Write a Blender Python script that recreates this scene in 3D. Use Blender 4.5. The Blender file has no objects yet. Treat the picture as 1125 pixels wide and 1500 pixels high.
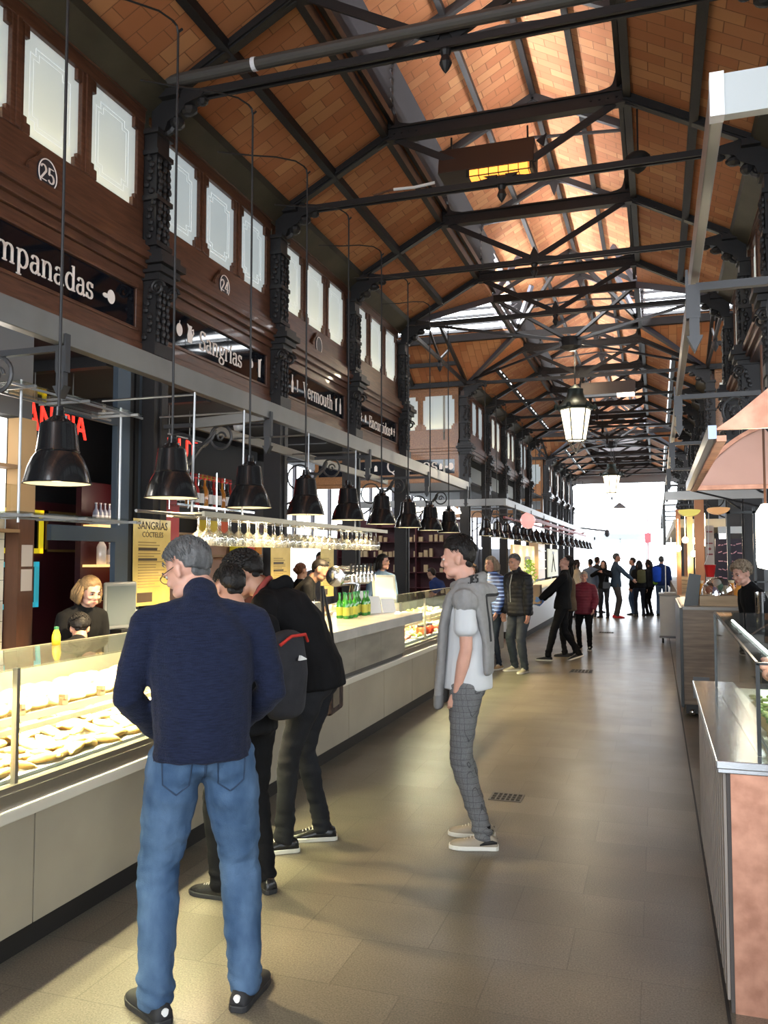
import bpy, bmesh, math, random
from mathutils import Vector, Matrix, noise
from mathutils.bvhtree import BVHTree
PI = math.pi
R = random.Random(7)
SC = bpy.context.scene
COL = SC.collection

# ---------------------------------------------------------------- materials
MATS = {}
def mat(name, col=(.5, .5, .5), rough=.5, metal=0, emit=None, es=0, trans=0, ior=1.45, alpha=1, spec=.5, coat=0,
        vary=0, vscale=8, vstretch=(1, 1, 1), col2=None, bump=0, bscale=60, sheen=0, sub=0):
    if name in MATS: return MATS[name]
    m = bpy.data.materials.new(name); m.use_nodes = True; MATS[name] = m
    nt = m.node_tree; b = nt.nodes['Principled BSDF']
    b.inputs['Base Color'].default_value = (*col, 1); b.inputs['Roughness'].default_value = rough
    b.inputs['Metallic'].default_value = metal; b.inputs['IOR'].default_value = ior
    b.inputs['Transmission Weight'].default_value = trans; b.inputs['Alpha'].default_value = alpha
    b.inputs['Specular IOR Level'].default_value = spec; b.inputs['Coat Weight'].default_value = coat
    b.inputs['Sheen Weight'].default_value = sheen; b.inputs['Subsurface Weight'].default_value = sub
    if sub: b.inputs['Subsurface Radius'].default_value = (.012, .004, .002)
    if emit: b.inputs['Emission Color'].default_value = (*emit, 1); b.inputs['Emission Strength'].default_value = es
    if vary or col2:
        tc = nt.nodes.new('ShaderNodeTexCoord'); mp = nt.nodes.new('ShaderNodeMapping')
        mp.inputs['Scale'].default_value = vstretch
        nz = nt.nodes.new('ShaderNodeTexNoise'); nz.inputs['Scale'].default_value = vscale; nz.inputs['Detail'].default_value = 5
        rp = nt.nodes.new('ShaderNodeValToRGB'); rp.color_ramp.elements[0].position = .32; rp.color_ramp.elements[1].position = .68
        c2 = col2 or tuple(c * (1 - vary) for c in col)
        rp.color_ramp.elements[0].color = (*c2, 1); rp.color_ramp.elements[1].color = (*col, 1)
        nt.links.new(tc.outputs['Object'], mp.inputs[0]); nt.links.new(mp.outputs[0], nz.inputs['Vector'])
        nt.links.new(nz.outputs['Fac'], rp.inputs[0]); nt.links.new(rp.outputs[0], b.inputs['Base Color'])
    if bump:
        tc = nt.nodes.new('ShaderNodeTexCoord'); nz = nt.nodes.new('ShaderNodeTexNoise'); nz.inputs['Scale'].default_value = bscale
        bp = nt.nodes.new('ShaderNodeBump'); bp.inputs['Strength'].default_value = bump; bp.inputs['Distance'].default_value = .01
        nt.links.new(tc.outputs['Object'], nz.inputs['Vector']); nt.links.new(nz.outputs['Fac'], bp.inputs['Height']); nt.links.new(bp.outputs[0], b.inputs['Normal'])
    return m
def nodes_of(m): return m.node_tree.nodes, m.node_tree.links, m.node_tree.nodes['Principled BSDF']
def glassmat(name, tint=(.93, .97, .95), refl=.12, milk=0):
    m = bpy.data.materials.new(name); m.use_nodes = True; nt = m.node_tree; nt.nodes.clear(); MATS[name] = m
    o = nt.nodes.new('ShaderNodeOutputMaterial'); t = nt.nodes.new('ShaderNodeBsdfTransparent'); g = nt.nodes.new('ShaderNodeBsdfGlossy')
    t.inputs[0].default_value = (*tint, 1); g.inputs['Roughness'].default_value = .02
    f = nt.nodes.new('ShaderNodeLayerWeight'); pw = nt.nodes.new('ShaderNodeMath'); pw.operation = 'POWER'; pw.inputs[1].default_value = 4.5; nt.links.new(f.outputs['Facing'], pw.inputs[0])
    mt = nt.nodes.new('ShaderNodeMath'); mt.operation = 'MULTIPLY_ADD'; mt.inputs[1].default_value = .8; mt.inputs[2].default_value = refl * .3
    mx = nt.nodes.new('ShaderNodeMixShader')
    nt.links.new(pw.outputs[0], mt.inputs[0]); nt.links.new(mt.outputs[0], mx.inputs[0]); nt.links.new(t.outputs[0], mx.inputs[1]); nt.links.new(g.outputs[0], mx.inputs[2])
    if milk:
        df = nt.nodes.new('ShaderNodeBsdfTranslucent'); df.inputs[0].default_value = (.95, .92, .82, 1); d2 = nt.nodes.new('ShaderNodeBsdfDiffuse'); d2.inputs[0].default_value = (.95, .92, .84, 1); a = nt.nodes.new('ShaderNodeMixShader'); m2 = nt.nodes.new('ShaderNodeMixShader'); m2.inputs[0].default_value = milk
        nt.links.new(df.outputs[0], a.inputs[1]); nt.links.new(d2.outputs[0], a.inputs[2]); nt.links.new(mx.outputs[0], m2.inputs[1]); nt.links.new(a.outputs[0], m2.inputs[2]); nt.links.new(m2.outputs[0], o.inputs[0])
    else: nt.links.new(mx.outputs[0], o.inputs[0])
    return m

# ---------------------------------------------------------------- mesh builder
def perp(d):
    d = d.normalized(); u = Vector((0, 0, 1)) if abs(d.z) < .9 else Vector((1, 0, 0))
    a = d.cross(u).normalized(); return a, a.cross(d).normalized()
class MB:
    def __init__(s): s.v = []; s.f = []; s.mi = []; s.m = 0
    def add(s, vs, fs):
        n = len(s.v); s.v += [tuple(v) for v in vs]; s.f += [tuple(i + n for i in f) for f in fs]; s.mi += [s.m] * len(fs); return s
    def box(s, x0, x1, y0, y1, z0, z1):
        return s.add([(x0, y0, z0), (x1, y0, z0), (x1, y1, z0), (x0, y1, z0), (x0, y0, z1), (x1, y0, z1), (x1, y1, z1), (x0, y1, z1)],
                     [(0, 3, 2, 1), (4, 5, 6, 7), (0, 1, 5, 4), (1, 2, 6, 5), (2, 3, 7, 6), (3, 0, 4, 7)])
    def cbox(s, c, d): return s.box(c[0]-d[0]/2, c[0]+d[0]/2, c[1]-d[1]/2, c[1]+d[1]/2, c[2]-d[2]/2, c[2]+d[2]/2)
    def bar(s, a, b, w, h, up=(0, 0, 1)):
        a = Vector(a); b = Vector(b); d = (b - a).normalized(); u = Vector(up)
        r = d.cross(u)
        if r.length < 1e-4: r = d.cross(Vector((1, 0, 0)))
        r.normalize(); u = r.cross(d).normalized(); o = []
        for p in (a, b):
            for i, j in ((-1, -1), (1, -1), (1, 1), (-1, 1)): o.append(p + r * (i * w / 2) + u * (j * h / 2))
        return s.add(o, [(0, 1, 2, 3), (7, 6, 5, 4), (0, 4, 5, 1), (1, 5, 6, 2), (2, 6, 7, 3), (3, 7, 4, 0)])
    def tube(s, pts, r, n=8, closed=False):
        pts = [Vector(p) for p in pts]; k = len(pts); rr = r if isinstance(r, (list, tuple)) else [r] * k; o = []; A = None
        for i, p in enumerate(pts):
            if closed: d = pts[(i + 1) % k] - pts[i - 1]
            else: d = pts[min(i + 1, k - 1)] - pts[max(i - 1, 0)]
            if d.length < 1e-9: d = Vector((0, 0, 1))
            d.normalize()
            if A is None: A, B = perp(d)
            else:
                A = (A - d * A.dot(d)); A = A.normalized() if A.length > 1e-6 else perp(d)[0]; B = A.cross(d)
            for j in range(n):
                t = 2 * PI * j / n; o.append(p + (A * math.cos(t) + B * math.sin(t)) * rr[i])
        f = []
        for i in range(k if closed else k - 1):
            for j in range(n):
                a = i * n + j; b = i * n + (j + 1) % n; c = ((i + 1) % k) * n + (j + 1) % n; e = ((i + 1) % k) * n + j; f.append((a, b, c, e))
        if not closed: f.append(tuple(range(n - 1, -1, -1))); f.append(tuple(range((k - 1) * n, k * n)))
        return s.add(o, f)
    def lathe(s, prof, n=24, c=(0, 0, 0), M=None, cap=True):
        o = []; c = Vector(c)
        for (r, z) in prof:
            for j in range(n):
                t = 2 * PI * j / n; p = Vector((r * math.cos(t), r * math.sin(t), z)); p = (M @ p if M else p) + c; o.append(p)
        f = []
        for i in range(len(prof) - 1):
            for j in range(n): f.append((i*n+j, i*n+(j+1) % n, (i+1)*n+(j+1) % n, (i+1)*n+j))
        if cap:
            if prof[0][0] > 1e-5: f.append(tuple(range(n - 1, -1, -1)))
            if prof[-1][0] > 1e-5: f.append(tuple(range((len(prof) - 1) * n, len(prof) * n)))
        return s.add(o, f)
    def ell(s, c, r, n=12, m=8, M=None):
        o = []; c = Vector(c)
        for i in range(m + 1):
            ph = -PI / 2 + PI * i / m
            for j in range(n):
                t = 2 * PI * j / n; p = Vector((r[0]*math.cos(ph)*math.cos(t), r[1]*math.cos(ph)*math.sin(t), r[2]*math.sin(ph)))
                o.append((M @ p if M else p) + c)
        f = [(i*n+j, i*n+(j+1) % n, (i+1)*n+(j+1) % n, (i+1)*n+j) for i in range(m) for j in range(n)]
        return s.add(o, f)
    def prism(s, poly, off, base=(0, 0, 0)):
        """poly: 3-D points of a planar outline, pushed by the vector off."""
        k = len(poly); off = Vector(off); p = [Vector(q) + Vector(base) for q in poly]; o = p + [q + off for q in p]
        return s.add(o, [tuple(range(k - 1, -1, -1)), tuple(range(k, 2 * k))] + [(i, (i + 1) % k, (i + 1) % k + k, i + k) for i in range(k)])
    def build(s, name, m=None, parent=None, loc=None, rz=0, smooth=False, bevel=0, fix=True, auto=False):
        me = bpy.data.meshes.new(name); me.from_pydata(s.v, [], s.f)
        ms = m if isinstance(m, (list, tuple)) else [m]
        for q in ms: me.materials.append(q)
        if len(ms) > 1:
            for p, i in zip(me.polygons, s.mi): p.material_index = i
        if fix:
            bm = bmesh.new(); bm.from_mesh(me); bmesh.ops.remove_doubles(bm, verts=bm.verts, dist=1e-5); bmesh.ops.recalc_face_normals(bm, faces=bm.faces); bm.to_mesh(me); bm.free()
        if smooth: me.shade_smooth()
        if auto:
            me.shade_smooth(); me.set_sharp_from_angle(angle=math.radians(38))
        return link(name, me, parent, loc, rz, bevel)
def link(name, me, parent=None, loc=None, rz=0, bevel=0):
    o = bpy.data.objects.new(name, me); COL.objects.link(o)
    if parent: o.parent = parent
    if loc: o.location = loc
    o.rotation_euler = (0, 0, rz)
    if bevel:
        b = o.modifiers.new('b', 'BEVEL'); b.width = bevel; b.segments = 2; b.limit_method = 'ANGLE'
    return o
def tag(o, label=None, cat=None, group=None, kind=None):
    if label: o['label'] = label
    if cat: o['category'] = cat
    if group: o['group'] = group
    if kind: o['kind'] = kind
    return o
def empty(name, loc=(0, 0, 0), rz=0, label=None, cat=None, group=None, kind=None):
    o = bpy.data.objects.new(name, None); COL.objects.link(o); o.location = loc; o.rotation_euler = (0, 0, rz); o.empty_display_size = .1
    return tag(o, label, cat, group, kind)
def struct(o, label=None): o['kind'] = 'structure'; 
def S(o, label=None, cat=None):
    o['kind'] = 'structure'
    if label: o['label'] = label
    if cat: o['category'] = cat
    return o
KIDS = {}
def dup(o, loc=None, rz=None, label=None, group=None, cat=None, scale=None, depth=0):
    c = o.copy(); COL.objects.link(c)
    if loc is not None: c.location = loc
    if rz is not None: c.rotation_euler = (0, 0, rz)
    if label: c['label'] = label
    if group: c['group'] = group
    if cat: c['category'] = cat
    if scale: c.scale = scale
    ch = KIDS.get(o.name)
    if ch is None: ch = [q for q in bpy.data.objects if q.parent == o]; KIDS[o.name] = ch
    for q in ch:
        d = dup(q, depth=depth + 1); d.parent = c
    return c
ORD = ['nearest', 'second', 'third', 'fourth', 'fifth', 'sixth', 'seventh', 'eighth', 'ninth', 'tenth', 'eleventh', 'twelfth', 'thirteenth', 'fourteenth', 'fifteenth', 'sixteenth', 'seventeenth', 'eighteenth', 'nineteenth', 'twentieth']

# ---------------------------------------------------------------- serif lettering drawn with a broad pen
def arc(cx, cy, rx, ry, a0, a1, n=10): return [(cx + rx*math.cos(math.radians(a0+(a1-a0)*i/n)), cy + ry*math.sin(math.radians(a0+(a1-a0)*i/n))) for i in range(n+1)]
# each glyph: advance, strokes (polylines), serifs (x, y, width); x-height .5, cap .72, descender -.22
G = {
 'E': (.60, [[(.12, 0), (.12, .72)], [(.05, .70), (.50, .70), (.52, .56)], [(.05, .02), (.52, .02), (.56, .18)], [(.12, .37), (.38, .37)], [(.38, .28), (.38, .46)]], []),
 'S': (.52, [arc(.26, .53, .17, .18, 20, 180, 10) + arc(.26, .53, .17, .18, 180, 250, 4) + arc(.24, .18, .19, .18, 70, -90, 10) + arc(.24, .18, .19, .18, -90, -170, 6), [(.43, .58), (.43, .70)], [(.05, .02), (.05, .2)]], []),
 'V': (.62, [[(.1, .72), (.32, 0)], [(.52, .72), (.32, 0)]], [(.1, .71, .2), (.52, .71, .16)]),
 'Q': (.70, [arc(.34, .36, .27, .36, 0, 360, 24), [(.3, .02), (.5, -.16), (.66, -.12)]], []),
 'm': (.88, [[(.12, 0), (.12, .48)]] + [[(.12, .36)] + arc(.28, .36, .14, .13, 150, 0, 8) + [(.42, 0)]] + [[(.42, .36)] + arc(.58, .36, .14, .13, 150, 0, 8) + [(.72, 0)]], [(.12, .01, .18), (.42, .01, .18), (.72, .01, .18), (.07, .48, .1)]),
 'n': (.58, [[(.12, 0), (.12, .48)]] + [[(.12, .36)] + arc(.28, .36, .14, .13, 150, 0, 8) + [(.42, 0)]], [(.12, .01, .18), (.42, .01, .18), (.07, .48, .1)]),
 'h': (.58, [[(.12, 0), (.12, .74)]] + [[(.12, .36)] + arc(.28, .36, .14, .13, 150, 0, 8) + [(.42, 0)]], [(.12, .01, .18), (.42, .01, .18), (.07, .73, .1)]),
 'p': (.58, [[(.12, -.22), (.12, .48)], arc(.28, .25, .19, .25, 130, -130, 14)], [(.12, -.21, .2), (.07, .48, .1)]),
 'a': (.50, [[(.1, .4)] + arc(.22, .38, .13, .11, 140, 0, 8) + [(.35, .08), (.4, .01), (.46, .04)], [(.35, .3)] + arc(.2, .14, .14, .14, 90, 290, 10) + [(.35, .1)]], []),
 'd': (.58, [[(.44, .74), (.44, 0)], arc(.28, .25, .19, .25, 50, 310, 14)], [(.4, .73, .1), (.48, .01, .1)]),
 's': (.42, [arc(.2, .37, .12, .12, 20, 250, 10) + arc(.2, .13, .13, .12, 70, -160, 10), [(.32, .38), (.32, .48)], [(.06, .02), (.06, .14)]], []),
 'g': (.52, [arc(.24, .33, .15, .16, 0, 360, 16), arc(.24, -.09, .19, .13, 0, 360, 16), [(.14, .2), (.12, .1), (.3, .04)], [(.35, .44), (.46, .49)]], []),
 'r': (.42, [[(.12, 0), (.12, .48)], [(.12, .3)] + arc(.27, .34, .13, .14, 150, 50, 6)], [(.12, .01, .2), (.07, .48, .1), (.34, .43, .07)]),
 'i': (.28, [[(.12, 0), (.12, .48)]], [(.12, .01, .18), (.07, .48, .1), (.12, .64, .09), (.12, .67, .09)]),
 'í': (.28, [[(.12, 0), (.12, .48)], [(.1, .56), (.2, .72)]], [(.12, .01, .18), (.07, .48, .1)]),
 'e': (.50, [[(.1, .27), (.41, .27)] + arc(.25, .26, .17, .24, 10, 320, 16)], []),
 'o': (.54, [arc(.26, .25, .2, .25, 0, 360, 20)], []),
 'u': (.58, [[(.1, .48), (.1, .14)] + arc(.24, .14, .14, .13, 180, 330, 8) + [(.42, .16)], [(.42, .48), (.42, 0)]], [(.07, .48, .12), (.38, .48, .12), (.46, .01, .1)]),
 't': (.38, [[(.14, .66), (.14, .12)] + arc(.24, .1, .1, .1, 180, 320, 6)], [(.17, .48, .3)]),
 'c': (.48, [arc(.27, .25, .2, .25, 40, 320, 14)], [(.4, .4, .09)]),
 '2': (.50, [arc(.24, .52, .16, .18, 160, -30, 10) + [(.08, .04)], [(.06, .03), (.44, .03)]], []),
 '5': (.50, [[(.4, .68), (.12, .68), (.1, .38)] + arc(.23, .22, .18, .2, 130, -150, 12)], []),
 '3': (.50, [arc(.24, .55, .15, .15, 150, -70, 10) + arc(.22, .2, .18, .2, 70, -160, 12)], []),
 '4': (.50, [[(.34, 0), (.34, .7), (.05, .2), (.46, .2)]], []),
 '6': (.50, [[(.38, .68)] + arc(.25, .22, .17, .21, 150, 510, 18)], []),
 ' ': (.3, [], []),
}
def pen(mb, pts, T, thick, thin, sc):
    n = len(pts)
    for i in range(n - 1):
        x0, y0 = pts[i]; x1, y1 = pts[i+1]; dx, dy = x1-x0, y1-y0; L = math.hypot(dx, dy)
        if L < 1e-5: continue
        w = (thin + (thick - thin) * abs(dy) / L) * .5; px, py = -dy/L*w, dx/L*w; e = .3 * w; ex, ey = dx/L*e, dy/L*e
        q = [(x0-ex+px, y0-ey+py), (x0-ex-px, y0-ey-py), (x1+ex-px, y1+ey-py), (x1+ex+px, y1+ey+py)]
        mb.prism([T((a*sc, b*sc)) for a, b in q], T((0, 0), .004) - T((0, 0)))
def serif_text(mb, s, O, U, W, N, size, thick=.085, thin=.03, cond=1.0):
    """letters into mb from origin O, reading along U, upright along W, standing out along N"""
    O, U, W, N = map(Vector, (O, U, W, N)); x = 0
    for ch in s:
        adv, st, se = G[ch]
        def T(p, d=0, x=x): return O + U * ((p[0] + x / size * 1.0) * 1.0 if False else (p[0] * cond + x)) + W * p[1] + N * d
        for q in st: pen(mb, q, T, thick, thin, size)
        for (sx, sy, sw) in se: pen(mb, [(sx - sw/2, sy), (sx + sw/2, sy)], T, thin * 1.1, thin * 1.1, size)
        x += adv * size * cond
    return x
def text_width(s, size, cond=1): return sum(G[c][0] for c in s) * size * cond
def sans(s, size, name, m, parent, M, ext=.002, align='CENTER'):
    cu = bpy.data.curves.new(name, 'FONT'); cu.body = s; cu.size = size; cu.extrude = ext; cu.align_x = align; cu.resolution_u = 2
    t = bpy.data.objects.new(name, cu); COL.objects.link(t)
    dg = bpy.context.evaluated_depsgraph_get(); me = bpy.data.meshes.new_from_object(t.evaluated_get(dg)); bpy.data.objects.remove(t)
    me.transform(M); me.materials.clear(); me.materials.append(m)
    return link(name, me, parent)
def frame(O, U, W):
    """matrix taking x,y text space to U,W directions at O"""
    U = Vector(U).normalized(); W = Vector(W).normalized(); N = U.cross(W)
    return Matrix(((U.x, W.x, N.x, O[0]), (U.y, W.y, N.y, O[1]), (U.z, W.z, N.z, O[2]), (0, 0, 0, 1)))
# ================================================================ THE HALL
XC, XL, XR = -1.6, -4.4, 1.2            # nave axis and the two column lines
Z0, Z1, Z2, Z3 = 5.95, 6.74, 7.74, 8.5  # wall head, foot and head of the roof lantern, ridge
BAY = 2.64
def YK(k): return 6.51 + BAY * k
YN, YF = -6.0, 46.1
iron = mat('dark_iron', (.017, .0155, .016), .5, .15, bump=.15, bscale=30)
iron2 = mat('grey_painted_iron', (.10, .10, .12), .45, .3)
steel_beam = mat('brushed_grey_steel', (.27, .26, .245), .42, .75, vary=.15, vscale=3)
chrome = mat('polished_chrome', (.75, .75, .74), .14, 1)
wood_dark = mat('varnished_brown_wood', (.125, .052, .028), .32, col2=(.062, .024, .013), vscale=4, vstretch=(9, 1, 9), coat=.1)
wood_warm = mat('orange_brown_wood', (.36, .155, .05), .38, col2=(.20, .08, .025), vscale=4, vstretch=(1, 9, 9), coat=.2)
black_gloss = mat('black_glossy_glass', (.004, .005, .008), .04, spec=.8)
lettering_m = mat('cream_lettering', (.72, .64, .58), .5, emit=(.72, .64, .58), es=.12)
gutter_m = mat('olive_gutter_board', (.06, .052, .034), .6, vary=.4, vscale=3)
ceil_dark = mat('dark_stall_ceiling', (.03, .03, .032), .8)
white_paint = mat('white_paint', (.75, .75, .73), .5)
glass = glassmat('clear_glass')
glass_green = glassmat('greenish_glass', (.92, .965, .93), .2)

def brick_mat(name, swap):
    m = mat(name, (.5, .3, .2), .78); ns, ln, b = nodes_of(m)
    tc = ns.new('ShaderNodeTexCoord'); sp = ns.new('ShaderNodeSeparateXYZ'); cb = ns.new('ShaderNodeCombineXYZ'); ml = ns.new('ShaderNodeMath'); ml.operation = 'MULTIPLY'; ml.inputs[1].default_value = 1.14
    ln.new(tc.outputs['Object'], sp.inputs[0])
    a, c = ('X', 'Y') if not swap else ('Y', 'X')
    ln.new(sp.outputs[a], ml.inputs[0]); ln.new(ml.outputs[0], cb.inputs[0]); ln.new(sp.outputs[c], cb.inputs[1])
    def br(mortar, c1, c2, cm, bias=0):
        t = ns.new('ShaderNodeTexBrick'); ln.new(cb.outputs[0], t.inputs['Vector']); t.inputs['Scale'].default_value = 1; t.inputs['Mortar Size'].default_value = mortar
        t.inputs['Brick Width'].default_value = .36; t.inputs['Row Height'].default_value = .165; t.inputs['Mortar Smooth'].default_value = .2; t.inputs['Bias'].default_value = bias; t.offset = .5
        t.inputs['Color1'].default_value = (*c1, 1); t.inputs['Color2'].default_value = (*c2, 1); t.inputs['Mortar'].default_value = (*cm, 1); return t
    t = br(.0045, (.50, .185, .075), (.70, .36, .16), (.27, .115, .05), -.35)
    nz = ns.new('ShaderNodeTexNoise'); nz.inputs['Scale'].default_value = 1.3; nz.inputs['Detail'].default_value = 4; ln.new(tc.outputs['Object'], nz.inputs['Vector'])
    mx = ns.new('ShaderNodeMix'); mx.data_type = 'RGBA'; mx.blend_type = 'MULTIPLY'; mx.inputs[0].default_value = .25
    ln.new(t.outputs['Color'], mx.inputs[6]); ln.new(nz.outputs['Fac'], mx.inputs[7]); 
    g = ns.new('ShaderNodeGamma'); g.inputs[1].default_value = 1.0; ln.new(mx.outputs[2], g.inputs[0]); ln.new(g.outputs[0], b.inputs['Base Color'])
    t2 = br(.006, (.0, .0, .0), (1, 1, 1), (.2, .2, .2)); bp = ns.new('ShaderNodeBump'); bp.inputs['Strength'].default_value = .9; bp.inputs['Distance'].default_value = .02
    ln.new(t2.outputs['Color'], bp.inputs['Height']); ln.new(bp.outputs[0], b.inputs['Normal']); return m
brick_y = brick_mat('terracotta_ceiling_tile', False); brick_x = brick_mat('terracotta_ceiling_tile_cross', True)

def floor_mat():
    m = mat('speckled_stone_floor', (.2, .17, .13), .3, spec=.35); ns, ln, b = nodes_of(m)
    tc = ns.new('ShaderNodeTexCoord'); t = ns.new('ShaderNodeTexBrick'); mp = ns.new('ShaderNodeMapping'); mp.inputs['Location'].default_value = (.085 + .29, .1, 0)
    ln.new(tc.outputs['Object'], mp.inputs[0]); ln.new(mp.outputs[0], t.inputs['Vector']); t.inputs['Scale'].default_value = 1; t.inputs['Mortar Size'].default_value = .0028
    t.inputs['Brick Width'].default_value = .58; t.inputs['Row Height'].default_value = .40; t.inputs['Mortar Smooth'].default_value = .1
    t.inputs['Color1'].default_value = (.122, .106, .080, 1); t.inputs['Color2'].default_value = (.158, .138, .106, 1); t.inputs['Mortar'].default_value = (.10, .085, .065, 1)
    def nz(s, d, lo, hi, p0, p1):
        n = ns.new('ShaderNodeTexNoise'); n.inputs['Scale'].default_value = s; n.inputs['Detail'].default_value = d; ln.new(tc.outputs['Object'], n.inputs['Vector'])
        r = ns.new('ShaderNodeMapRange'); r.inputs[1].default_value = p0; r.inputs[2].default_value = p1; r.inputs[3].default_value = lo; r.inputs[4].default_value = hi; ln.new(n.outputs['Fac'], r.inputs[0]); return r
    def mul(a, c):
        x = ns.new('ShaderNodeMix'); x.data_type = 'RGBA'; x.blend_type = 'MULTIPLY'; x.inputs[0].default_value = 1; ln.new(a, x.inputs[6]); ln.new(c, x.inputs[7]); return x.outputs[2]
    c = mul(t.outputs['Color'], nz(1.1, 5, .62, 1.35, .2, .8).outputs[0]); c = mul(c, nz(140, 2, .55, 1.45, .25, .75).outputs[0])
    ln.new(c, b.inputs['Base Color']); rr = nz(3, 3, .285, .36, .2, .8); ln.new(rr.outputs[0], b.inputs['Roughness'])
    bp = ns.new('ShaderNodeBump'); bp.inputs['Strength'].default_value = .25; bp.inputs['Distance'].default_value = .004; ln.new(t.outputs['Fac'], bp.inputs['Height']); bp.invert = True
    n2 = ns.new('ShaderNodeTexNoise'); n2.inputs['Scale'].default_value = 7; ln.new(tc.outputs['Object'], n2.inputs['Vector'])
    b2 = ns.new('ShaderNodeBump'); b2.inputs['Strength'].default_value = .05; b2.inputs['Distance'].default_value = .004; ln.new(n2.outputs['Fac'], b2.inputs['Height']); ln.new(bp.outputs[0], b2.inputs['Normal'])
    ln.new(bp.outputs[0], b.inputs['Normal']); return m
S(MB().box(-12, 8, -8, 48.5, -.12, 0).build('floor', floor_mat()), 'brown speckled stone slab floor of the market aisle')
S(MB().box(-60, 60, 48.5, 140, -.14, -.02).build('pavement', mat('pale_paving', (.6, .6, .58), .7)), 'bright pale paving outside the far entrance')
gr = MB().box(.214, .226, -6, 44, -.001, .0035); gr.build('trim_floor', mat('black_joint', (.012, .012, .012), .6))['kind'] = 'structure'

# ---- roof
def slab(name, pts, m):
    """four or three corner points of the underside, thickened upwards"""
    mb = MB(); mb.prism(pts, (0, 0, .14)); return S(mb.build(name, m), 'terracotta tiled vault of the market roof')
CR = [(YK(3), YK(5)), (YK(9), YK(11))]
segs = [(YN, YK(3)), (YK(5), YK(9)), (YK(11), YF)]
for (a, b) in segs:
    for s in (-1, 1):
        slab('ceiling', [(XC+s*2.8, a, Z0), (XC+s*1.35, a, Z1), (XC+s*1.35, b, Z1), (XC+s*2.8, b, Z0)], brick_y)
for s in (-1, 1):
    slab('ceiling', [(XC+s*1.45, YN, Z2-.055), (XC, YN, Z3), (XC, YF, Z3), (XC+s*1.45, YF, Z2-.055)], brick_y)
pur = MB()
for (a, b) in segs:
    for s in (-1, 1):
        pur.bar((XC+s*2.05, a, Z0+.36), (XC+s*2.05, b, Z0+.36), .09, .10)
        pur.bar((XC+s*1.38, a, Z1-.02), (XC+s*1.38, b, Z1-.02), .08, .14)
for s in (-1, 1):
    pur.bar((XC+s*.68, YN, 8.06), (XC+s*.68, YF, 8.06), .07, .08); pur.bar((XC+s*1.38, YN, Z2-.06), (XC+s*1.38, YF, Z2-.06), .1, .08)
    pur.bar((XC+s*1.30, YN, Z1+.12), (XC+s*1.30, YF, Z1+.12), .05, .1)
pur.bar((XC, YN, Z3-.06), (XC, YF, Z3-.06), .07, .1)
S(pur.build('beam_purlins', iron), 'dark iron purlins running the length of the roof')
for (a, b) in segs:
    for s in (-1, 1):
        S(MB().prism([(XC+s*2.84, a, Z0-.16), (XC+s*2.62, a, Z0+.0), (XC+s*2.6, a, Z0+.08), (XC+s*2.84, a, Z0+.08)], (0, b-a, 0)).build('trim_gutter', gutter_m))
# louvres of the roof lantern
def louvre(mb, a, b, fixed, along, sgn, n=7):
    for i in range(n):
        z = Z1 + .15 + i * (.82 / n)
        for (p, q) in ((a, b),):
            if along == 'Y': mb.bar((fixed, p, z), (fixed, q, z), .17, .022, (.62*sgn, 0, 1))
            else: mb.bar((p, fixed, z), (q, fixed, z), .13, .014, (0, -.9*sgn, 1))
lo = MB()
for (a, b) in [(YN, YK(3)+1.32), (YK(5)-1.32, YK(9)+1.32), (YK(11)-1.32, YF)]:
    for s in (-1, 1): louvre(lo, a, b, XC+s*1.36, 'Y', s)
louv_m = mat('louvre_slat', (.030, .026, .028), .5, .2)
S(lo.build('trim_louvres', louv_m), 'dark slatted louvres of the roof lantern')
# transepts
for ci, (a, b) in enumerate(CR):
    c = (a + b) / 2
    for s in (-1, 1):
        X9 = XC + s * 8.2; xe = XC + s * 2.8; xi = XC + s * 1.35
        for t, y0 in ((1, a), (-1, b)):
            yi = c - t * 1.35
            slab('ceiling', [(X9, y0, Z0), (X9, yi, Z1), (xi, yi, Z1), (xe, y0, Z0)], brick_x)
            slab('ceiling', [(xe, y0, Z0), (xi, yi, Z1), (xi, y0, Z1)], brick_y)
            slab('ceiling', [(X9, c - t*1.45, Z2-.055), (X9, c, Z3), (xi, c, Z3), (xi, c - t*1.45, Z2-.055)], brick_x)
            tb = MB(); tb.bar((X9, y0 + t*.72, Z0+.34), (xe, y0 + t*.72, Z0+.34), .08, .09); tb.bar((X9, yi, Z1-.02), (xi, yi, Z1-.02), .12, .16); tb.bar((X9, y0+t*.05, Z0-.02), (xe, y0+t*.05, Z0-.02), .12, .12)
            for q in range(3):
                xx = xe + s * (1.3 + 1.3 * q); tb.bar((xx, y0, Z0-.02), (xx, yi, Z1-.06), .08, .12)
            S(tb.build('beam_purlins', iron))
            l2 = MB(); louvre(l2, min(X9, xi), max(X9, xi), c - t*1.36, 'X', -t, 5); S(l2.build('trim_louvres', louv_m))
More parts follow.
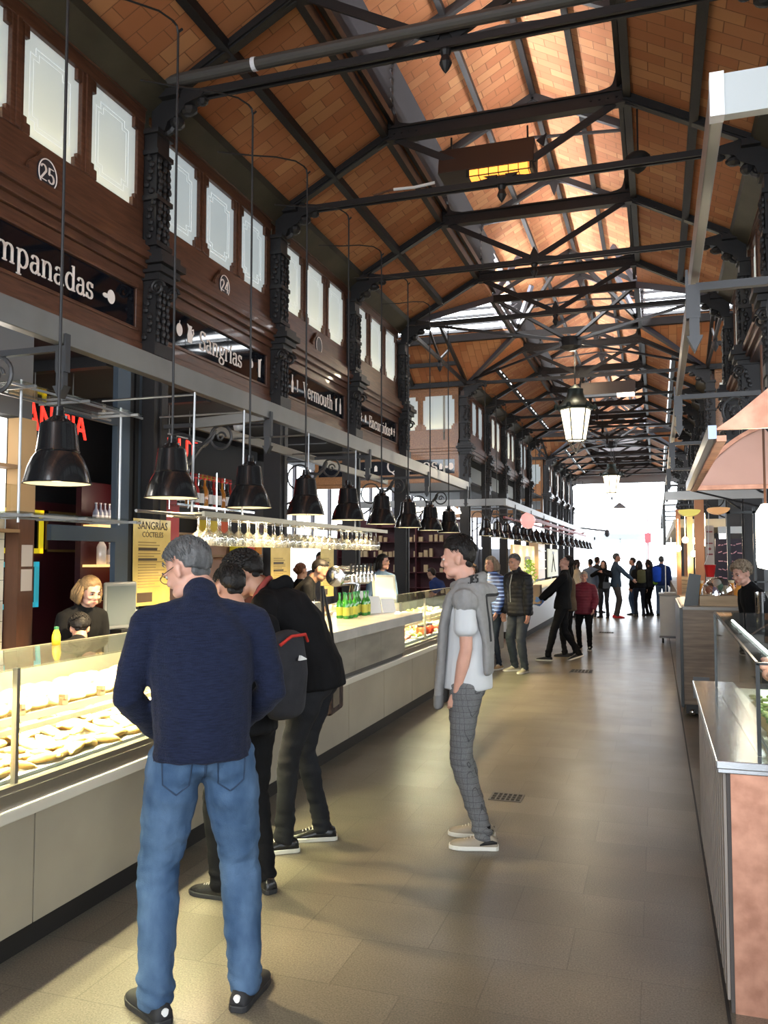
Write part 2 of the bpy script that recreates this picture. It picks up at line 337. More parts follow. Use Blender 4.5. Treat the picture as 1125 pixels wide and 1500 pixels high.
# ---- trusses (one mesh, copied to each column pair)
def concave(p, q, r, n=8):
    return [tuple(Vector(p).lerp(Vector(r), (i/n)**1).lerp(Vector(r).lerp(Vector(q), i/n), i/n)) for i in range(n+1)]
def truss():
    t = MB(); w = .10
    for s in (-1, 1):
        t.bar((-s*0 + s*2.75, 0, Z0+.0), (s*1.33, 0, Z1-.03), .09, .13); t.bar((s*2.75, 0, Z0-.03), (s*1.33, 0, Z1-.08), .13, .025)
        t.bar((s*1.35, 0, Z1-.1), (s*1.35, 0, Z2+.02), .08, .09)
        t.bar((s*1.40, 0, Z2-.08), (0, 0, Z3-.13), .07, .10)
        t.bar((s*1.25, 0, Z1-.12), (s*.06, 0, Z0+.03), .045, .05); t.bar((s*1.25, -.03, Z1-.12), (s*.06, -.03, Z0+.03), .012, .08)
        # curved gusset plates
        def gus(c, p, q):
            poly = [c] + [(a, 0, b) for a, b in [(p[0] + (q[0]-p[0])*0, p[1])]]
            pts = [Vector((p[0], -.012, p[1]))]; pc = Vector((c[0], -.012, c[1])); pq = Vector((q[0], -.012, q[1]))
            for i in range(1, 9):
                u = i / 9; m = pts[0].lerp(pq, u); m = m.lerp(pc, .62 * 4 * u * (1-u) * .9); pts.append(m)
            pts.append(pq); t.prism([pc] + pts, (0, .024, 0))
        gus((s*1.32, Z1+.0), (s*1.32, Z1+.45), (s*.86, Z1))       # on the collar
        gus((s*1.34, Z2-.05), (s*1.34, Z2-.42), (s*.90, Z2+.17))   # under the lantern rafter
        gus((s*1.34, Z1-.08), (s*.8, Z1-.08), (s*1.62, Z1-.24))
        gus((s*2.74, Z0+.03), (s*2.15, Z0+.0), (s*2.2, Z0+.28))
        gus((0, Z3-.14), (0, Z3-.48), (s*.40, Z3-.36))
        gus((0, Z0+.02), (s*.34, Z0+.02), (0, Z0+.2))
        t.bar((s*1.34, 0, Z2-.08), (s*.0, 0, Z2+.02), .035, .035)
        for q in range(5): t.lathe([(.013, -.05), (.013, .05)], 6, (s*(1.0+q*.09), 0, Z1-.05), Matrix.Rotation(PI/2, 3, 'X'))
    t.bar((-1.36, 0, Z1-.05), (1.36, 0, Z1-.05), .07, .14); t.bar((-1.36, 0, Z1-.125), (1.36, 0, Z1-.125), .12, .022); t.bar((-1.36, 0, Z1+.02), (1.36, 0, Z1+.02), .12, .022)
    for y in (-.035, .035): t.bar((-2.7, y, Z0-.02), (2.7, y, Z0-.02), .028, .065)
    t.lathe([(.0, -.26), (.03, -.22), (.055, -.17), (.035, -.11), (.05, -.07), (.035, 0)], 10, (0, 0, Z0))
    return t
T0 = S(truss().build('beam_truss', iron, loc=(XC, YK(-3), 0)), 'dark riveted iron roof truss spanning the hall')
for k in [-2, -1, 0, 1, 2, 3, 5, 6, 7, 8, 9, 11, 12, 13, 14, 15]:
    dup(T0, (XC, YK(k), 0))
# the crossings: light grey diagonal members meeting at a central hub
for ci, (a, b) in enumerate(CR):
    c = (a + b) / 2; d = MB(); g = MB()
    for s in (-1, 1):
        for t, y0 in ((1, a), (-1, b)):
            e = (XC+s*2.7, y0, Z0+.05); i = (XC+s*1.35, c-t*1.35, Z1-.02)
            g.bar(e, i, .09, .15); g.bar(i, (XC+s*.9, c-t*.9, Z2-.1), .07, .1)
            d.bar(e, (XC, c, Z0+.14), .035, .045); d.bar(i, (XC, c, Z0+.14), .05, .06)
            d.bar((i[0], i[1], Z1), (XC, c, Z2+.25), .05, .08)
        d.bar((XC+s*1.35, c-1.35, Z1-.05), (XC+s*1.35, c+1.35, Z1-.05), .07, .14); d.bar((XC-1.35, c+s*1.35, Z1-.05), (XC+1.35, c+s*1.35, Z1-.05), .07, .14)
        d.bar((XC+s*2.75, a, Z0-.02), (XC+s*2.75, b, Z0-.02), .05, .08)
        d.bar((XC+s*2.75, a, Z0+.0), (XC+s*2.75, c, Z1-.05), .06, .1); d.bar((XC+s*2.75, b, Z0+.0), (XC+s*2.75, c, Z1-.05), .06, .1)
        for q in (-.5, .5): d.bar((XC+s*2.75, c+q*.1, Z0), (XC+s*2.75, c+q*1.6, Z1-.42), .04, .05)
        d.lathe([(0, -.3), (.04, -.24), (.06, -.18), (.03, -.1), (.05, -.05), (.04, 0)], 10, (XC+s*2.75, c, Z0))
    d.lathe([(.0, Z0-.06), (.12, Z0-.04), (.22, Z0+.02), (.24, Z0+.2), (.1, Z0+.24)], 16, (XC, c, 0))
    S(g.build('beam_valley', iron2), 'grey riveted valley rafter of the crossing'); S(d.build('beam_crossing', iron), 'dark rods and struts meeting over the crossing')

# ---- columns
def column(sgn):
    """upper ornamented pilaster + lower post; sgn=+1: bracket points to +x"""
    c = MB()
    c.box(-.11, .11, -.11, .11, 0, 3.5); c.box(-.075, .13, -.02, .02, .1, 3.4)
    c.box(-.13, .13, -.15, .15, 3.5, 3.62); c.box(-.12, .10, -.10, .10, 3.62, 4.2)
    for i, (w, z) in enumerate([(.15, 4.2), (.19, 4.26), (.23, 4.33), (.19, 4.40)]): c.box(-w*.8, w, -w*.85, w*.85, z, z+.062)
    # volutes
    for y in (-.12, .12):
        c.tube([(.13+.075*math.cos(u)*(1-u/14), y*1.0, 4.12+.075*math.sin(u)*(1-u/14)) for u in [q*.5 for q in range(22)]], .016, 6)
    c.box(-.10, .09, -.10, .10, 4.46, 5.62)
    for z in (4.52, 4.95, 5.38, 5.58): c.box(-.12, .12, -.13, .13, z, z+.045)
    rr = random.Random(3)
    for z0, z1 in ((3.66, 4.15), (4.6, 4.93), (5.02, 5.36)):
        z = z0
        while z < z1:
            for y in (-.07, 0, .07): c.ell((.10+rr.uniform(0, .02), y+rr.uniform(-.01, .01), z), (.022, .028, .036), 6, 4)
            for y in (-.115, .115): c.ell((.03+rr.uniform(-.04, .04), y, z+.02), (.03, .02, .034), 6, 4)
            z += .062
    # corbel carrying the truss
    P = [(.0, 5.62), (.14, 5.62), (.17, 5.70), (.30, 5.76), (.36, 5.84), (.52, 5.88), (.56, 5.94), (0, 5.94)]
    for y in (-.06,): c.prism([(x, y, z) for x, z in P], (0, .12, 0))
    c.tube([(.14+.06*math.cos(u), 0, 5.68+.06*math.sin(u)) for u in [q*.6 for q in range(11)]], .03, 6)
    c.ell((.36, 0, 5.80), (.09, .07, .05), 8, 5); c.ell((.24, 0, 5.7), (.07, .075, .06), 8, 5); c.ell((.5, 0, 5.86), (.06, .05, .04), 8, 5)
    c.box(-.14, .3, -.13, .13, 5.90, 5.97)
    if sgn < 0: c.v = [(-x, y, z) for x, y, z in c.v]
    return c
KS = [k for k in range(-4, 16) if k not in (4, 10)]
CL = column(1).build('column', iron, loc=(XL, YK(KS[0]), 0)); S(CL, 'dark cast iron column with leaf ornament and scrolled capital')
CRt = column(-1).build('column', iron, loc=(XR, YK(KS[0]), 0)); S(CRt, 'dark cast iron column with leaf ornament and scrolled capital')
for k in KS[1:]: dup(CL, (XL, YK(k), 0)); dup(CRt, (XR, YK(k), 0))

# ---- clerestory windows, cornices and stall signboards
def frost(name, col, e):
    m = bpy.data.materials.new(name); m.use_nodes = True; nt = m.node_tree; nt.nodes.clear(); N = nt.nodes.new
    o = N('ShaderNodeOutputMaterial'); t = N('ShaderNodeBsdfTranslucent'); em = N('ShaderNodeEmission'); ad = N('ShaderNodeAddShader'); d = N('ShaderNodeBsdfGlossy'); mx = N('ShaderNodeMixShader')
    tc = N('ShaderNodeTexCoord'); nz = N('ShaderNodeTexNoise'); nz.inputs['Scale'].default_value = 1.2; cr = N('ShaderNodeValToRGB')
    cr.color_ramp.elements[0].color = (*[c*.82 for c in col], 1); cr.color_ramp.elements[1].color = (*col, 1)
    nt.links.new(tc.outputs['Object'], nz.inputs[0]); nt.links.new(nz.outputs['Fac'], cr.inputs[0]); nt.links.new(cr.outputs[0], em.inputs[0])
    em.inputs[1].default_value = e; t.inputs[0].default_value = (.85, .85, .8, 1); d.inputs['Roughness'].default_value = .35; mx.inputs[0].default_value = .05
    nt.links.new(t.outputs[0], ad.inputs[0]); nt.links.new(em.outputs[0], ad.inputs[1]); nt.links.new(ad.outputs[0], mx.inputs[1]); nt.links.new(d.outputs[0], mx.inputs[2]); nt.links.new(mx.outputs[0], o.inputs[0]); return m
pane_cool = frost('frosted_pane_lit', (.74, .85, .93), .25); etched = mat('etched_line', (.8, .85, .85), .5, emit=(.8, .88, .9), es=.42)
WX = XL - .06
def window_bay(n, y0, y1, mirror=False, wood=wood_dark, pane=pane_cool, axis='Y', fine=False, board=True, np_=3):
    """a bay of frosted panes over a cornice; built at x=0 facing +x, along +y"""
    L = y1 - y0; e = empty(f'window_{n}'); e['kind'] = 'structure'; e['label'] = 'wood framed frosted clerestory window bay'
    f = MB(); m = .13; pw = (L - 2*.1 - m*(np_-1)) / np_; zb, zt = 4.84, 5.68
    f.box(-.07, .03, 0, L, zt, 5.86); f.box(-.09, .05, 0, L, zt+.12, 5.88); f.box(-.07, .02, 0, L, 4.56, zb); f.box(-.07, .02, 0, .1, zb, zt); f.box(-.07, .02, L-.1, L, zb, zt)
    xs = [.1 + i*(pw+m) for i in range(np_)]
    for i, x in enumerate(xs):
        if i < np_-1: f.box(-.07, .03, x+pw, x+pw+m, zb, zt); f.box(-.0, .045, x+pw+.04, x+pw+m-.04, zb, zt)
        for yy, s in ((x, 1), (x+pw, -1)):
            f.box(-.05, .028, min(yy, yy+s*.075), max(yy, yy+s*.075), zb, zb+.085); f.box(-.05, .026, min(yy, yy+s*.055), max(yy, yy+s*.055), zt-.1, zt)
            f.box(-.05, .027, min(yy, yy+s*.04), max(yy, yy+s*.04), zb, zb+.13)
    # cornice steps
    for (a, b, z, zz) in ((-.07, .06, 4.50, 4.57), (-.07, .10, 4.42, 4.51), (-.07, .15, 4.36, 4.43), (-.07, .11, 4.29, 4.37), (-.07, .06, 4.22, 4.30)): f.box(a, b, 0, L, z, zz)
    if board:
        f.box(-.07, .03, 0, L, 4.12, 4.22); f.box(-.07, .03, 0, L, 3.60, 3.72); f.box(-.07, .03, 0, .1, 3.72, 4.12); f.box(-.07, .03, L-.1, L, 3.72, 4.12)
        f.box(-.07, .06, 0, L, 3.54, 3.61); f.box(-.07, .035, 0, L, 3.44, 3.54)
        f.box(-.0, .045, .09, L-.09, 4.10, 4.13); f.box(-.0, .045, .09, L-.09, 3.71, 3.74)
    f.build('window_frame', wood, e, auto=False, bevel=.006 if fine else 0)
    for x in xs:
        p = MB().box(-.02, -.01, x-.02, x+pw+.02, zb-.02, zt+.02); po = p.build('pane', pane, e)
        if fine:
            g = MB()
            for ins, w in ((.10, .010), (.135, .006)):
                a, b, c, d = x+ins, x+pw-ins, zb+ins, zt-ins; k = .06
                poly = [(a+k, c), (b-k, c), (b-k, c+k), (b, c+k), (b, d-k), (b-k, d-k), (b-k, d), (a+k, d), (a+k, d-k), (a, d-k), (a, c+k), (a+k, c+k)]
                for i in range(12):
                    q, r = poly[i], poly[(i+1) % 12]; g.bar((-.009, q[0], q[1]), (-.009, r[0], r[1]), w, .002, (1, 0, 0))
            g.build('etched_border', etched, po)
    return e
wn = [0]
def place_bay(x, y, rz, L, **kw):
    wn[0] += 1; e = window_bay(wn[0], 0, L, **kw); e.location = (x, y, 0); e.rotation_euler = (0, 0, rz); return e
LB = BAY - .22
B0 = place_bay(WX, YK(-1)+.11, 0, LB, fine=True)
for k in (-4, -3, -2, 0, 1, 2):
    wn[0] += 1; d = dup(B0, (WX, YK(k)+.11, 0)); d.name = f'window_{wn[0]}'
B5 = place_bay(WX, YK(5)+.11, 0, LB, board=False)
for k in (6, 7, 8, 11, 12, 13, 14): wn[0] += 1; d = dup(B5, (WX, YK(k)+.11, 0)); d.name = f'window_{wn[0]}'
BR = None
for k in (-2, -1, 0, 1, 2, 5, 6, 7, 8, 11, 12, 13, 14):
    wn[0] += 1; d = dup(B5, (-2*0 + XR + .06, YK(k)+.11+LB, 0), rz=PI); d.name = f'window_{wn[0]}'
BT = place_bay(WX-.02, YK(5)+.06, PI*1.5, 1.9*2, wood=wood_warm, np_=4)   # faces the camera, runs to -x
BT.location = (WX-.1-3.8, YK(5)+.02, 0)
BT2 = dup(BT, (WX-.1-3.8, YK(11)+.02, 0)); BT2.name = 'window_61'
BT3 = dup(BT, (XR+.1, YK(5)+.02, 0)); BT3.name = 'window_62'
for yy in (YK(5), YK(11)): S(MB().box(-8.4, XL-.12, yy+.35, yy+.4, 4.2, 6.1).box(-8.4, XL-.12, yy+.08, yy+.4, 6.0, 6.08).box(-8.4, XL-.12, yy+.08, yy+.4, 4.2, 4.26).build('wall_light_box', ceil_dark))
# strip lamps glowing behind the sills of the bays that have them on
def area(name, loc, sx, sy, power, col=(1, 1, 1), rot=(0, 0, 0), spread=None, portal=False):
    l = bpy.data.lights.new(name, 'AREA'); l.shape = 'RECTANGLE'; l.size = sx; l.size_y = sy; l.energy = power; l.color = col
    if spread: l.spread = spread
    if portal: l.cycles.is_portal = True
    o = bpy.data.objects.new(name, l); COL.objects.link(o); o.location = loc; o.rotation_euler = rot; return o
for k, p in ((-1, 8), (-2, 8), (1, 8), (2, 9), (6, 8), (7, 8), (0, .6)):
    area('window_strip_lamp', (WX-.14, YK(k)+BAY/2, 4.80), .03, LB-.2, p, (1, .86, .5), (0, math.radians(180-8), 0))
area('window_strip_lamp', (WX-.1-1.9, YK(5)+.16, 4.80), 3.5, .03, 14, (1, .84, .45), (math.radians(188), 0, 0))
for k in (1, 2, 5): area('window_strip_lamp', (XR+.2, YK(k)+BAY/2, 4.80), .03, LB-.2, 12, (1, .84, .5), (0, math.radians(180+8), 0))
# wall behind the panes, stall ceilings, outer walls
bk = mat('dark_back_wall', (.05, .045, .05), .8)
for (a, b) in segs[:2]:
    S(MB().box(XL-.55, XL-.5, a, b, 3.62, 6.1).build('wall_left', mat('light_box_lining', (.35, .34, .3), .8)))
    S(MB().box(XR+.5, XR+.55, a, b, 4.2, 6.1).build('wall_right', mat('light_box_lining')))
for (a, b) in segs[:2]:
    S(MB().box(XL-.6, XL-.04, a, b, 6.0, 6.1).box(XL-.6, XL-.13, a, b, 3.58, 3.64).build('sky_blocking_lid', ceil_dark)); S(MB().box(XR+.04, XR+.6, a, b, 6.0, 6.1).box(XR+.13, XR+.6, a, b, 4.2, 4.26).build('sky_blocking_lid', ceil_dark))  # unseen lids and bottoms added to keep sky light off the panes' backs
S(MB().box(-9.5, XL-.1, YN, YK(3)+.1, 3.50, 3.58).build('ceiling_left', ceil_dark))
S(MB().box(-9.5, XL-.2, YK(5)+.1, YF, 4.22, 4.28).build('ceiling_left', ceil_dark))
S(MB().box(XR+.1, 6.5, YN, YF, 4.22, 4.28).build('ceiling_right', ceil_dark))
w = MB().box(-9.6, -9.5, YN, YK(3), 0, 6); w.box(-9.6, -9.5, YK(5), YF, 0, 2.3)
for i in range(24): w.box(-9.6, -9.5, YK(5)+i*1.3, YK(5)+i*1.3+.09, 2.3, 4.3)
S(w.build('wall_left', bk))
w = MB().box(6.5, 6.6, YN, YF, 0, 2.6)
for i in range(38): w.box(6.5, 6.6, YN+i*1.4, YN+i*1.4+.1, 2.6, 4.3)
S(w.build('wall_right', bk))
S(MB().box(-9.8, -9.6, YK(3)-.2, YK(5)+.2, 0, 8.6).build('wall_left', bk)); S(MB().box(6.6, 6.8, YK(3)-.2, YK(5)+.2, 0, 8.6).build('wall_right', bk))
bm_ = MB()
for i in range(12): bm_.box(-9.4, XL-.3, YN+i*1.75, YN+i*1.75+.1, 3.40, 3.50)
S(bm_.build('beam_stall_ceiling', iron))
# far gable
w = MB(); w.bar((XL, YF, Z0-.1), (XR, YF, Z0-.1), .2, .3); w.prism([(XC-2.8, YF, Z0), (XC+2.8, YF, Z0), (XC+1.35, YF, Z1), (XC+1.45, YF, Z2), (XC, YF, Z3), (XC-1.45, YF, Z2), (XC-1.35, YF, Z1)], (0, .1, 0))
w.box(-9.6, XL, YF, YF+.1, 3.6, 6.2); w.box(XR, 6.6, YF, YF+.1, 3.6, 6.2); w.box(-9.6, -4.6, YF, YF+.1, 0, 2.2); w.box(1.5, 6.6, YF, YF+.1, 0, 2.6)
S(w.build('wall_far', mat('pale_gable', (.35, .35, .38), .7)))
# ================================================================ LEFT SIDE: LAMPS, FRAMES, COUNTERS, STALLS
shade_m = mat('black_enamel_shade', (.012, .012, .013), .22, .2, spec=.6, coat=.3)
shade_in = mat('white_enamel_inside', (.6, .58, .52), .35)
bulb_m = mat('warm_bulb', (1, .9, .7), .5, emit=(1, .80, .48), es=14)
cable_m = mat('black_cable', (.008, .008, .008), .5)
def spot(loc, power, col=(1, .77, .43), ang=2.2, blend=.5, rad=.05, rot=(0, 0, 0)):
    l = bpy.data.lights.new('lamp_or_fill_light', 'SPOT'); l.energy = power; l.color = col; l.spot_size = ang; l.spot_blend = blend; l.shadow_soft_size = rad
    o = bpy.data.objects.new('lamp_or_fill_light', l); COL.objects.link(o); o.location = loc; o.rotation_euler = rot; return o
def point(loc, power, col=(1, .8, .5), rad=.05):
    l = bpy.data.lights.new('lamp_or_fill_light', 'POINT'); l.energy = power; l.color = col; l.shadow_soft_size = rad
    o = bpy.data.objects.new('lamp_or_fill_light', l); COL.objects.link(o); o.location = loc; return o
def make_pendant(top):
    e = empty('pendant_lamp', (0, 0, 0))
    P = [(.030, .40), (.034, .37), (.078, .335), (.092, .33), (.095, .32), (.112, .185), (.116, .175), (.112, .17), (.135, .135), (.158, .08), (.173, .022), (.178, .0)]
    s = MB(); s.lathe(P, 32, cap=False); s.m = 1; s.lathe([(r - .004, z) for r, z in P], 32, cap=False)
    s.m = 0; s.tube([(.178*math.cos(t), .178*math.sin(t), 0) for t in [2*PI*i/32 for i in range(32)]], .004, 6, True)
    s.build('lamp_shade', [shade_m, shade_in], e, fix=False, auto=True)
    MB().lathe([(.028, .42), (.03, .40), (.03, .36), (.045, .345), (.045, .33)], 16).tube([(-.05, 0, .335), (-.05, 0, .37)], .008, 6).tube([(.05, 0, .335), (.05, 0, .37)], .008, 6).build('lamp_neck', shade_m, e, auto=True)
    MB().lathe([(0, .012), (.06, .016), (.085, .035), (.08, .06), (0, .09)], 20).build('bulb', bulb_m, e, smooth=True)
    h = top
    r = MB().tube([(0, 0, .41), (0, 0, h-.06), (.0, -.02, h-.015), (-.01, -.06, h+.0)], .0085, 8); r.build('suspension_rod', iron, e)
    c = MB(); c.tube([(-.01, -.06, h), (-.05, -.16, h+.01), (-.14, -.40, h-.05), (-.26, -.66, h-.14), (-.42, -.95, h-.22)], .007, 6); c.tube([(.0, .0, h-.05), (.02, .02, h-.02)], .009, 6)
    c.build('supply_cable', cable_m, e); return e
PX, PZ = -3.1, 2.068
pend = make_pendant(3.3)
for i in range(9):
    y = 3.72 + 1.122 * i
    d = pend if i == 0 else dup(pend)
    d.location = (PX, y, PZ); tag(d, f'{ORD[i]} black bell-shaped pendant lamp above the left counter' if i else 'nearest and largest black bell-shaped pendant lamp over the pastry case', 'pendant lamp', 'black pendant lamps over the left counter')
    spot((PX, y, PZ - .012), 320 if i < 4 else 230)
for g, (n, x, y0, dy) in enumerate([(10, -3.5, 17.7, 1.32), (8, -3.4, 31.6, 2.0)]):
    for i in range(n):
        d = dup(pend); d.location = (x, y0 + dy*i, 2.15)
        tag(d, f'{ORD[i]} black pendant lamp of the ' + ('row over the second counter' if g == 0 else 'farthest left row near the exit'), 'pendant lamp', 'black pendant lamps farther along the left side')
        if g == 0: spot((x, y0 + dy*i, 2.138), 90)
# a pendant between bays behind the rack
# ---- hanging steel frames
def box_beam(name, pts, w, h, label, kind='thing', m=steel_beam):
    mb = MB()
    for a, b in pts: mb.bar(a, b, w, h)
    o = mb.build(name, m, bevel=.004); return o
FX, FZ = -3.22, 2.955
f1 = box_beam('canopy_rail', [((FX, -4, FZ), (FX, 14.56, FZ)), ((FX, 14.52, FZ), (-4.3, 14.52, FZ))], .07, .15, '')
tag(f1, 'long grey steel beam running over the left counter below the signboards', 'steel beam')
f2 = box_beam('canopy_rail', [((FX, 18.42, FZ-.03), (FX, 46, FZ-.03)), ((FX, 18.45, FZ-.03), (-7, 18.45, FZ-.03))], .07, .16, '')
tag(f2, 'grey steel beam turning a corner beyond the first counter and running to the exit', 'steel beam')
f3 = box_beam('inner_rail', [((-3.9, 6.44, 2.86), (-3.9, 12.0, 2.83)), ((-3.9, 6.44, 2.86), (-3.22, 6.46, 2.9))], .04, .09, '')
tag(f3, 'thinner grey steel rail carrying the wine glass rack', 'steel rail')
iron_br = mat('wrought_iron_bracket', (.06, .06, .063), .45, .4)
def bracket(s=1, mtl=iron_br):
    e = empty('scroll_bracket', (0, 0, 0)); m = MB()
    m.bar((0, 0, .02), (-1.03, 0, .02), .035, .035); m.box(.037, .05, -.02, .02, -.12, .1); m.box(-.02, .045, -.022, .022, -.12, .03); m.box(-.015, .035, -.02, .02, -.2, -.12); m.prism([(-.03, -.03, -.2), (.05, -.03, -.2), (.01, -.03, -.27)], (0, .06, 0))
    m.tube([(-.45-.0+.105*math.cos(t), 0, -.10+.105*math.sin(t)) for t in [2*PI*i/20 for i in range(20)]], .013, 6, True)
    m.tube([(-.45+.05*math.cos(t)*(1-t/9), 0, -.10+.05*math.sin(t)*(1-t/9)) for t in [i*.5 for i in range(16)]], .010, 6)
    m.build('bracket_arm', mtl, e)
    t = MB().tube([(-.5+.18*0, 0, -.03), (-.62, 0, -.16), (-.85, 0, -.42), (-.97, 0, -.50), (-1.03, 0, -.52)], .014, 6)
    t.tube([(-.87+.15*math.cos(q), 0, -.20+.15*math.sin(q)) for q in [2*PI*i/20 for i in range(20)]], .011, 6, True)
    t.tube([(-.78, 0, -.1), (-.72, 0, -.16), (-.62, 0, -.17), (-.54, 0, -.11), (-.5, 0, -.05)], [.006, .018, .022, .018, .006], 6)
    t.build('scroll', mtl, e); return e
br0 = bracket()
for i, k in enumerate((-1, 0, 1, 2, 3, 5, 6, 7)):
    d = br0 if i == 0 else dup(br0); d.location = (FX, YK(k), 2.84)
    tag(d, f'{ORD[i]} iron scroll bracket holding the left steel beam to its column', 'bracket', 'scroll brackets of the left beam')
# number plaques and signboards
pl_m = mat('plaque_enamel', (.02, .022, .03), .3)
def shape(mb, kind, T, s):
    """little cream pictures of the signboards"""
    if kind == 'round': mb.prism([T((s*.3*math.cos(t), s*.36*math.sin(t))) for t in [2*PI*i/20 for i in range(20)]], N4); mb.prism([T((s*(-.45+.22*math.cos(t)), s*(-.05+.12*math.sin(t)))) for t in [2*PI*i/12 for i in range(12)]], N4)
    elif kind == 'apple':
        mb.prism([T((s*.27*math.cos(t)*(1+.06*math.cos(2*t)), s*(.34*math.sin(t)))) for t in [2*PI*i/20 for i in range(20)]], N4); mb.prism([T((-.02*s, .3*s)), T((.03*s, .3*s)), T((.06*s, .5*s)), T((.02*s, .5*s))], N4)
    elif kind == 'jug': mb.prism([T((a*s, b*s)) for a, b in [(-.2, -.42), (.15, -.42), (.25, -.1), (.16, .15), (.1, .25), (.16, .45), (-.12, .45), (-.28, .5), (-.16, .25), (-.26, -.1)]], N4); mb.prism([T((a*s, b*s)) for a, b in [(.16, .3), (.32, .36), (.36, .1), (.22, -.08), (.22, 0), (.29, .12), (.26, .26), (.16, .22)]], N4)
    elif kind == 'bottle': mb.prism([T((a*s, b*s)) for a, b in [(-.13, -.5), (.13, -.5), (.13, .1), (.05, .25), (.05, .55), (-.05, .55), (-.05, .25), (-.13, .1)]], N4)
    elif kind == 'glass': mb.prism([T((a*s, b*s)) for a, b in [(-.1, -.5), (.1, -.5), (.14, .4), (.24, .48), (.2, .54), (.05, .46), (-.14, .44)]], N4)
    elif kind == 'bang': mb.prism([T((a*s, b*s)) for a, b in [(-.04, -.2), (.04, -.2), (.1, .4), (-.1, .4)]], N4); mb.prism([T((.06*s*math.cos(t), s*(-.34+.06*math.sin(t)))) for t in [2*PI*i/10 for i in range(10)]], N4)
    elif kind == 'jar': mb.prism([T((a*s, b*s)) for a, b in [(-.2, -.35), (.2, -.35), (.2, .2), (.12, .3), (.12, .38), (-.12, .38), (-.12, .3), (-.2, .2)]], N4)
    elif kind == 'cross':
        mb.prism([T((a*s, b*s)) for a, b in [(-.06, -.4), (.06, -.4), (.06, .4), (-.06, .4)]], N4); mb.prism([T((a*s, b*s)) for a, b in [(-.22, .0), (.22, .0), (.22, .12), (-.22, .12)]], N4)
N4 = (.004, 0, 0)
def signboard(loc, L, word, size, pics, tx, label, rz=0, cond=1.0, zc=3.92, cat='signboard'):
    e = empty('signboard', loc, rz, label, cat)
    MB().box(0, .012, .1, L-.1, 3.73, 4.11).build('sign_panel', black_gloss, e)
    if word:
        t = MB(); serif_text(t, word, (.013, tx, zc-.10), (0, 1, 0), (0, 0, 1), (1, 0, 0), size, .10, .034, cond); t.build('lettering', lettering_m, e, fix=False)
    for kind, y, s in pics:
        p = MB(); shape(p, kind, lambda q, y=y: Vector((.013, y+q[0], zc+q[1])), s); p.build('sign_picture', lettering_m, e, fix=False)
    return e
signboard((WX, YK(-1)+.11, 0), LB, 'Empanadas', .27, [('round', 1.98, .17)], .50, 'black signboard reading Empanadas in cream letters', cond=.9)
signboard((WX, YK(0)+.11, 0), LB, 'Sangrías', .27, [('apple', .42, .19), ('jug', .62, .2), ('apple', 1.96, .13), ('glass', 2.16, .22)], .80, 'black signboard reading Sangrías between fruit and jug pictures', zc=3.92, cond=.92)
signboard((WX, YK(1)+.11, 0), LB, 'Vermouth', .27, [('bottle', .46, .22), ('bang', .62, .2), ('glass', 2.0, .19), ('bottle', 2.17, .22)], .80, 'black signboard reading Vermouth with small bottle pictures', cond=.88)
signboard((WX, YK(2)+.11, 0), LB, 'Encurtidos', .26, [('cross', .46, .16), ('jar', .66, .16), ('jar', 2.05, .17), ('cross', 2.2, .17)], .84, 'black signboard reading Encurtidos, farthest of the lettered boards', cond=.9)
signboard((WX-.1-3.8, YK(5)+.02, 0), 3.8, 'Quesos', .42, [('jar', 1.66, .2), ('cross', 1.4, .2), ('round', 3.6, .24), ('jar', 3.35, .2)], 1.95, 'black signboard with spaced cream letters on the warm wooden wall across the aisle', rz=PI*1.5, zc=3.92)
for n, k, wh in (('25', -1, 'Empanadas'), ('24', 0, 'Sangrías'), ('', 1, 'Vermouth')):
    e = empty('number_plaque', (WX+.03, YK(k)+BAY*(.46 if k < 0 else .5), 4.60), 0, f'round dark number plaque on a carved mount over the {wh} board', 'number plaque')
    MB().prism([(0, .0+.16*math.cos(t)*(1+.18*math.cos(4*t)), .17*math.sin(t)*(1+.1*math.cos(4*t))) for t in [2*PI*i/32 for i in range(32)]], (.03, 0, 0)).build('mount', wood_dark, e)
    MB().prism([(.03, .105*math.cos(t), .125*math.sin(t)) for t in [2*PI*i/32 for i in range(32)]], (.012, 0, 0)).build('plaque', pl_m, e)
    MB().tube([(.043, .098*math.cos(t), .117*math.sin(t)) for t in [2*PI*i/32 for i in range(32)]], .005, 6, True).build('plaque_ring', lettering_m, e)
    t = MB(); serif_text(t, n, (.043, -.09, -.06), (0, 1, 0), (0, 0, 1), (1, 0, 0), .17, .10, .04); t.build('number', lettering_m, e, fix=False)

# ---- the counter
marble = mat('grey_veined_marble', (.42, .38, .30), .28, col2=(.22, .20, .16), vscale=2.2, vstretch=(1, .6, 2.5), coat=.1)
marble2 = mat('smooth_pale_stone_panel', (.38, .34, .26), .35, col2=(.31, .27, .21), vscale=1.6)
joint = mat('dark_joint', (.09, .08, .07), .8); plinth_m = mat('black_plinth', (.016, .014, .013), .5)
c = empty('service_counter', (0, 0, 0), 0, 'long marble-clad counter along the left side with black plinth', 'counter')
MB().box(-2.92, -2.585, -1.5, 14.3, 0, .125).build('plinth', plinth_m, c)
ys = [-1.5, -.35, .75, 1.85, 2.945, 3.93, 4.87, 5.72, 6.73, 7.70, 8.67, 9.6, 10.55, 11.5, 12.45, 13.4, 14.3]
pan = MB()
for a, b in zip(ys, ys[1:]): pan.box(-2.56, -2.53, a+.004, b-.004, .125, .602)
pan.build('front_panels', marble2, c); MB().box(-3.3, -2.555, -1.5, 14.3, .125, .60).build('carcass', joint, c)
MB().box(-3.3, -2.47, -1.5, 14.3, .602, .655).build('ledge', mat('pale_stone_ledge', (.62, .58, .48), .3), c, bevel=.006)
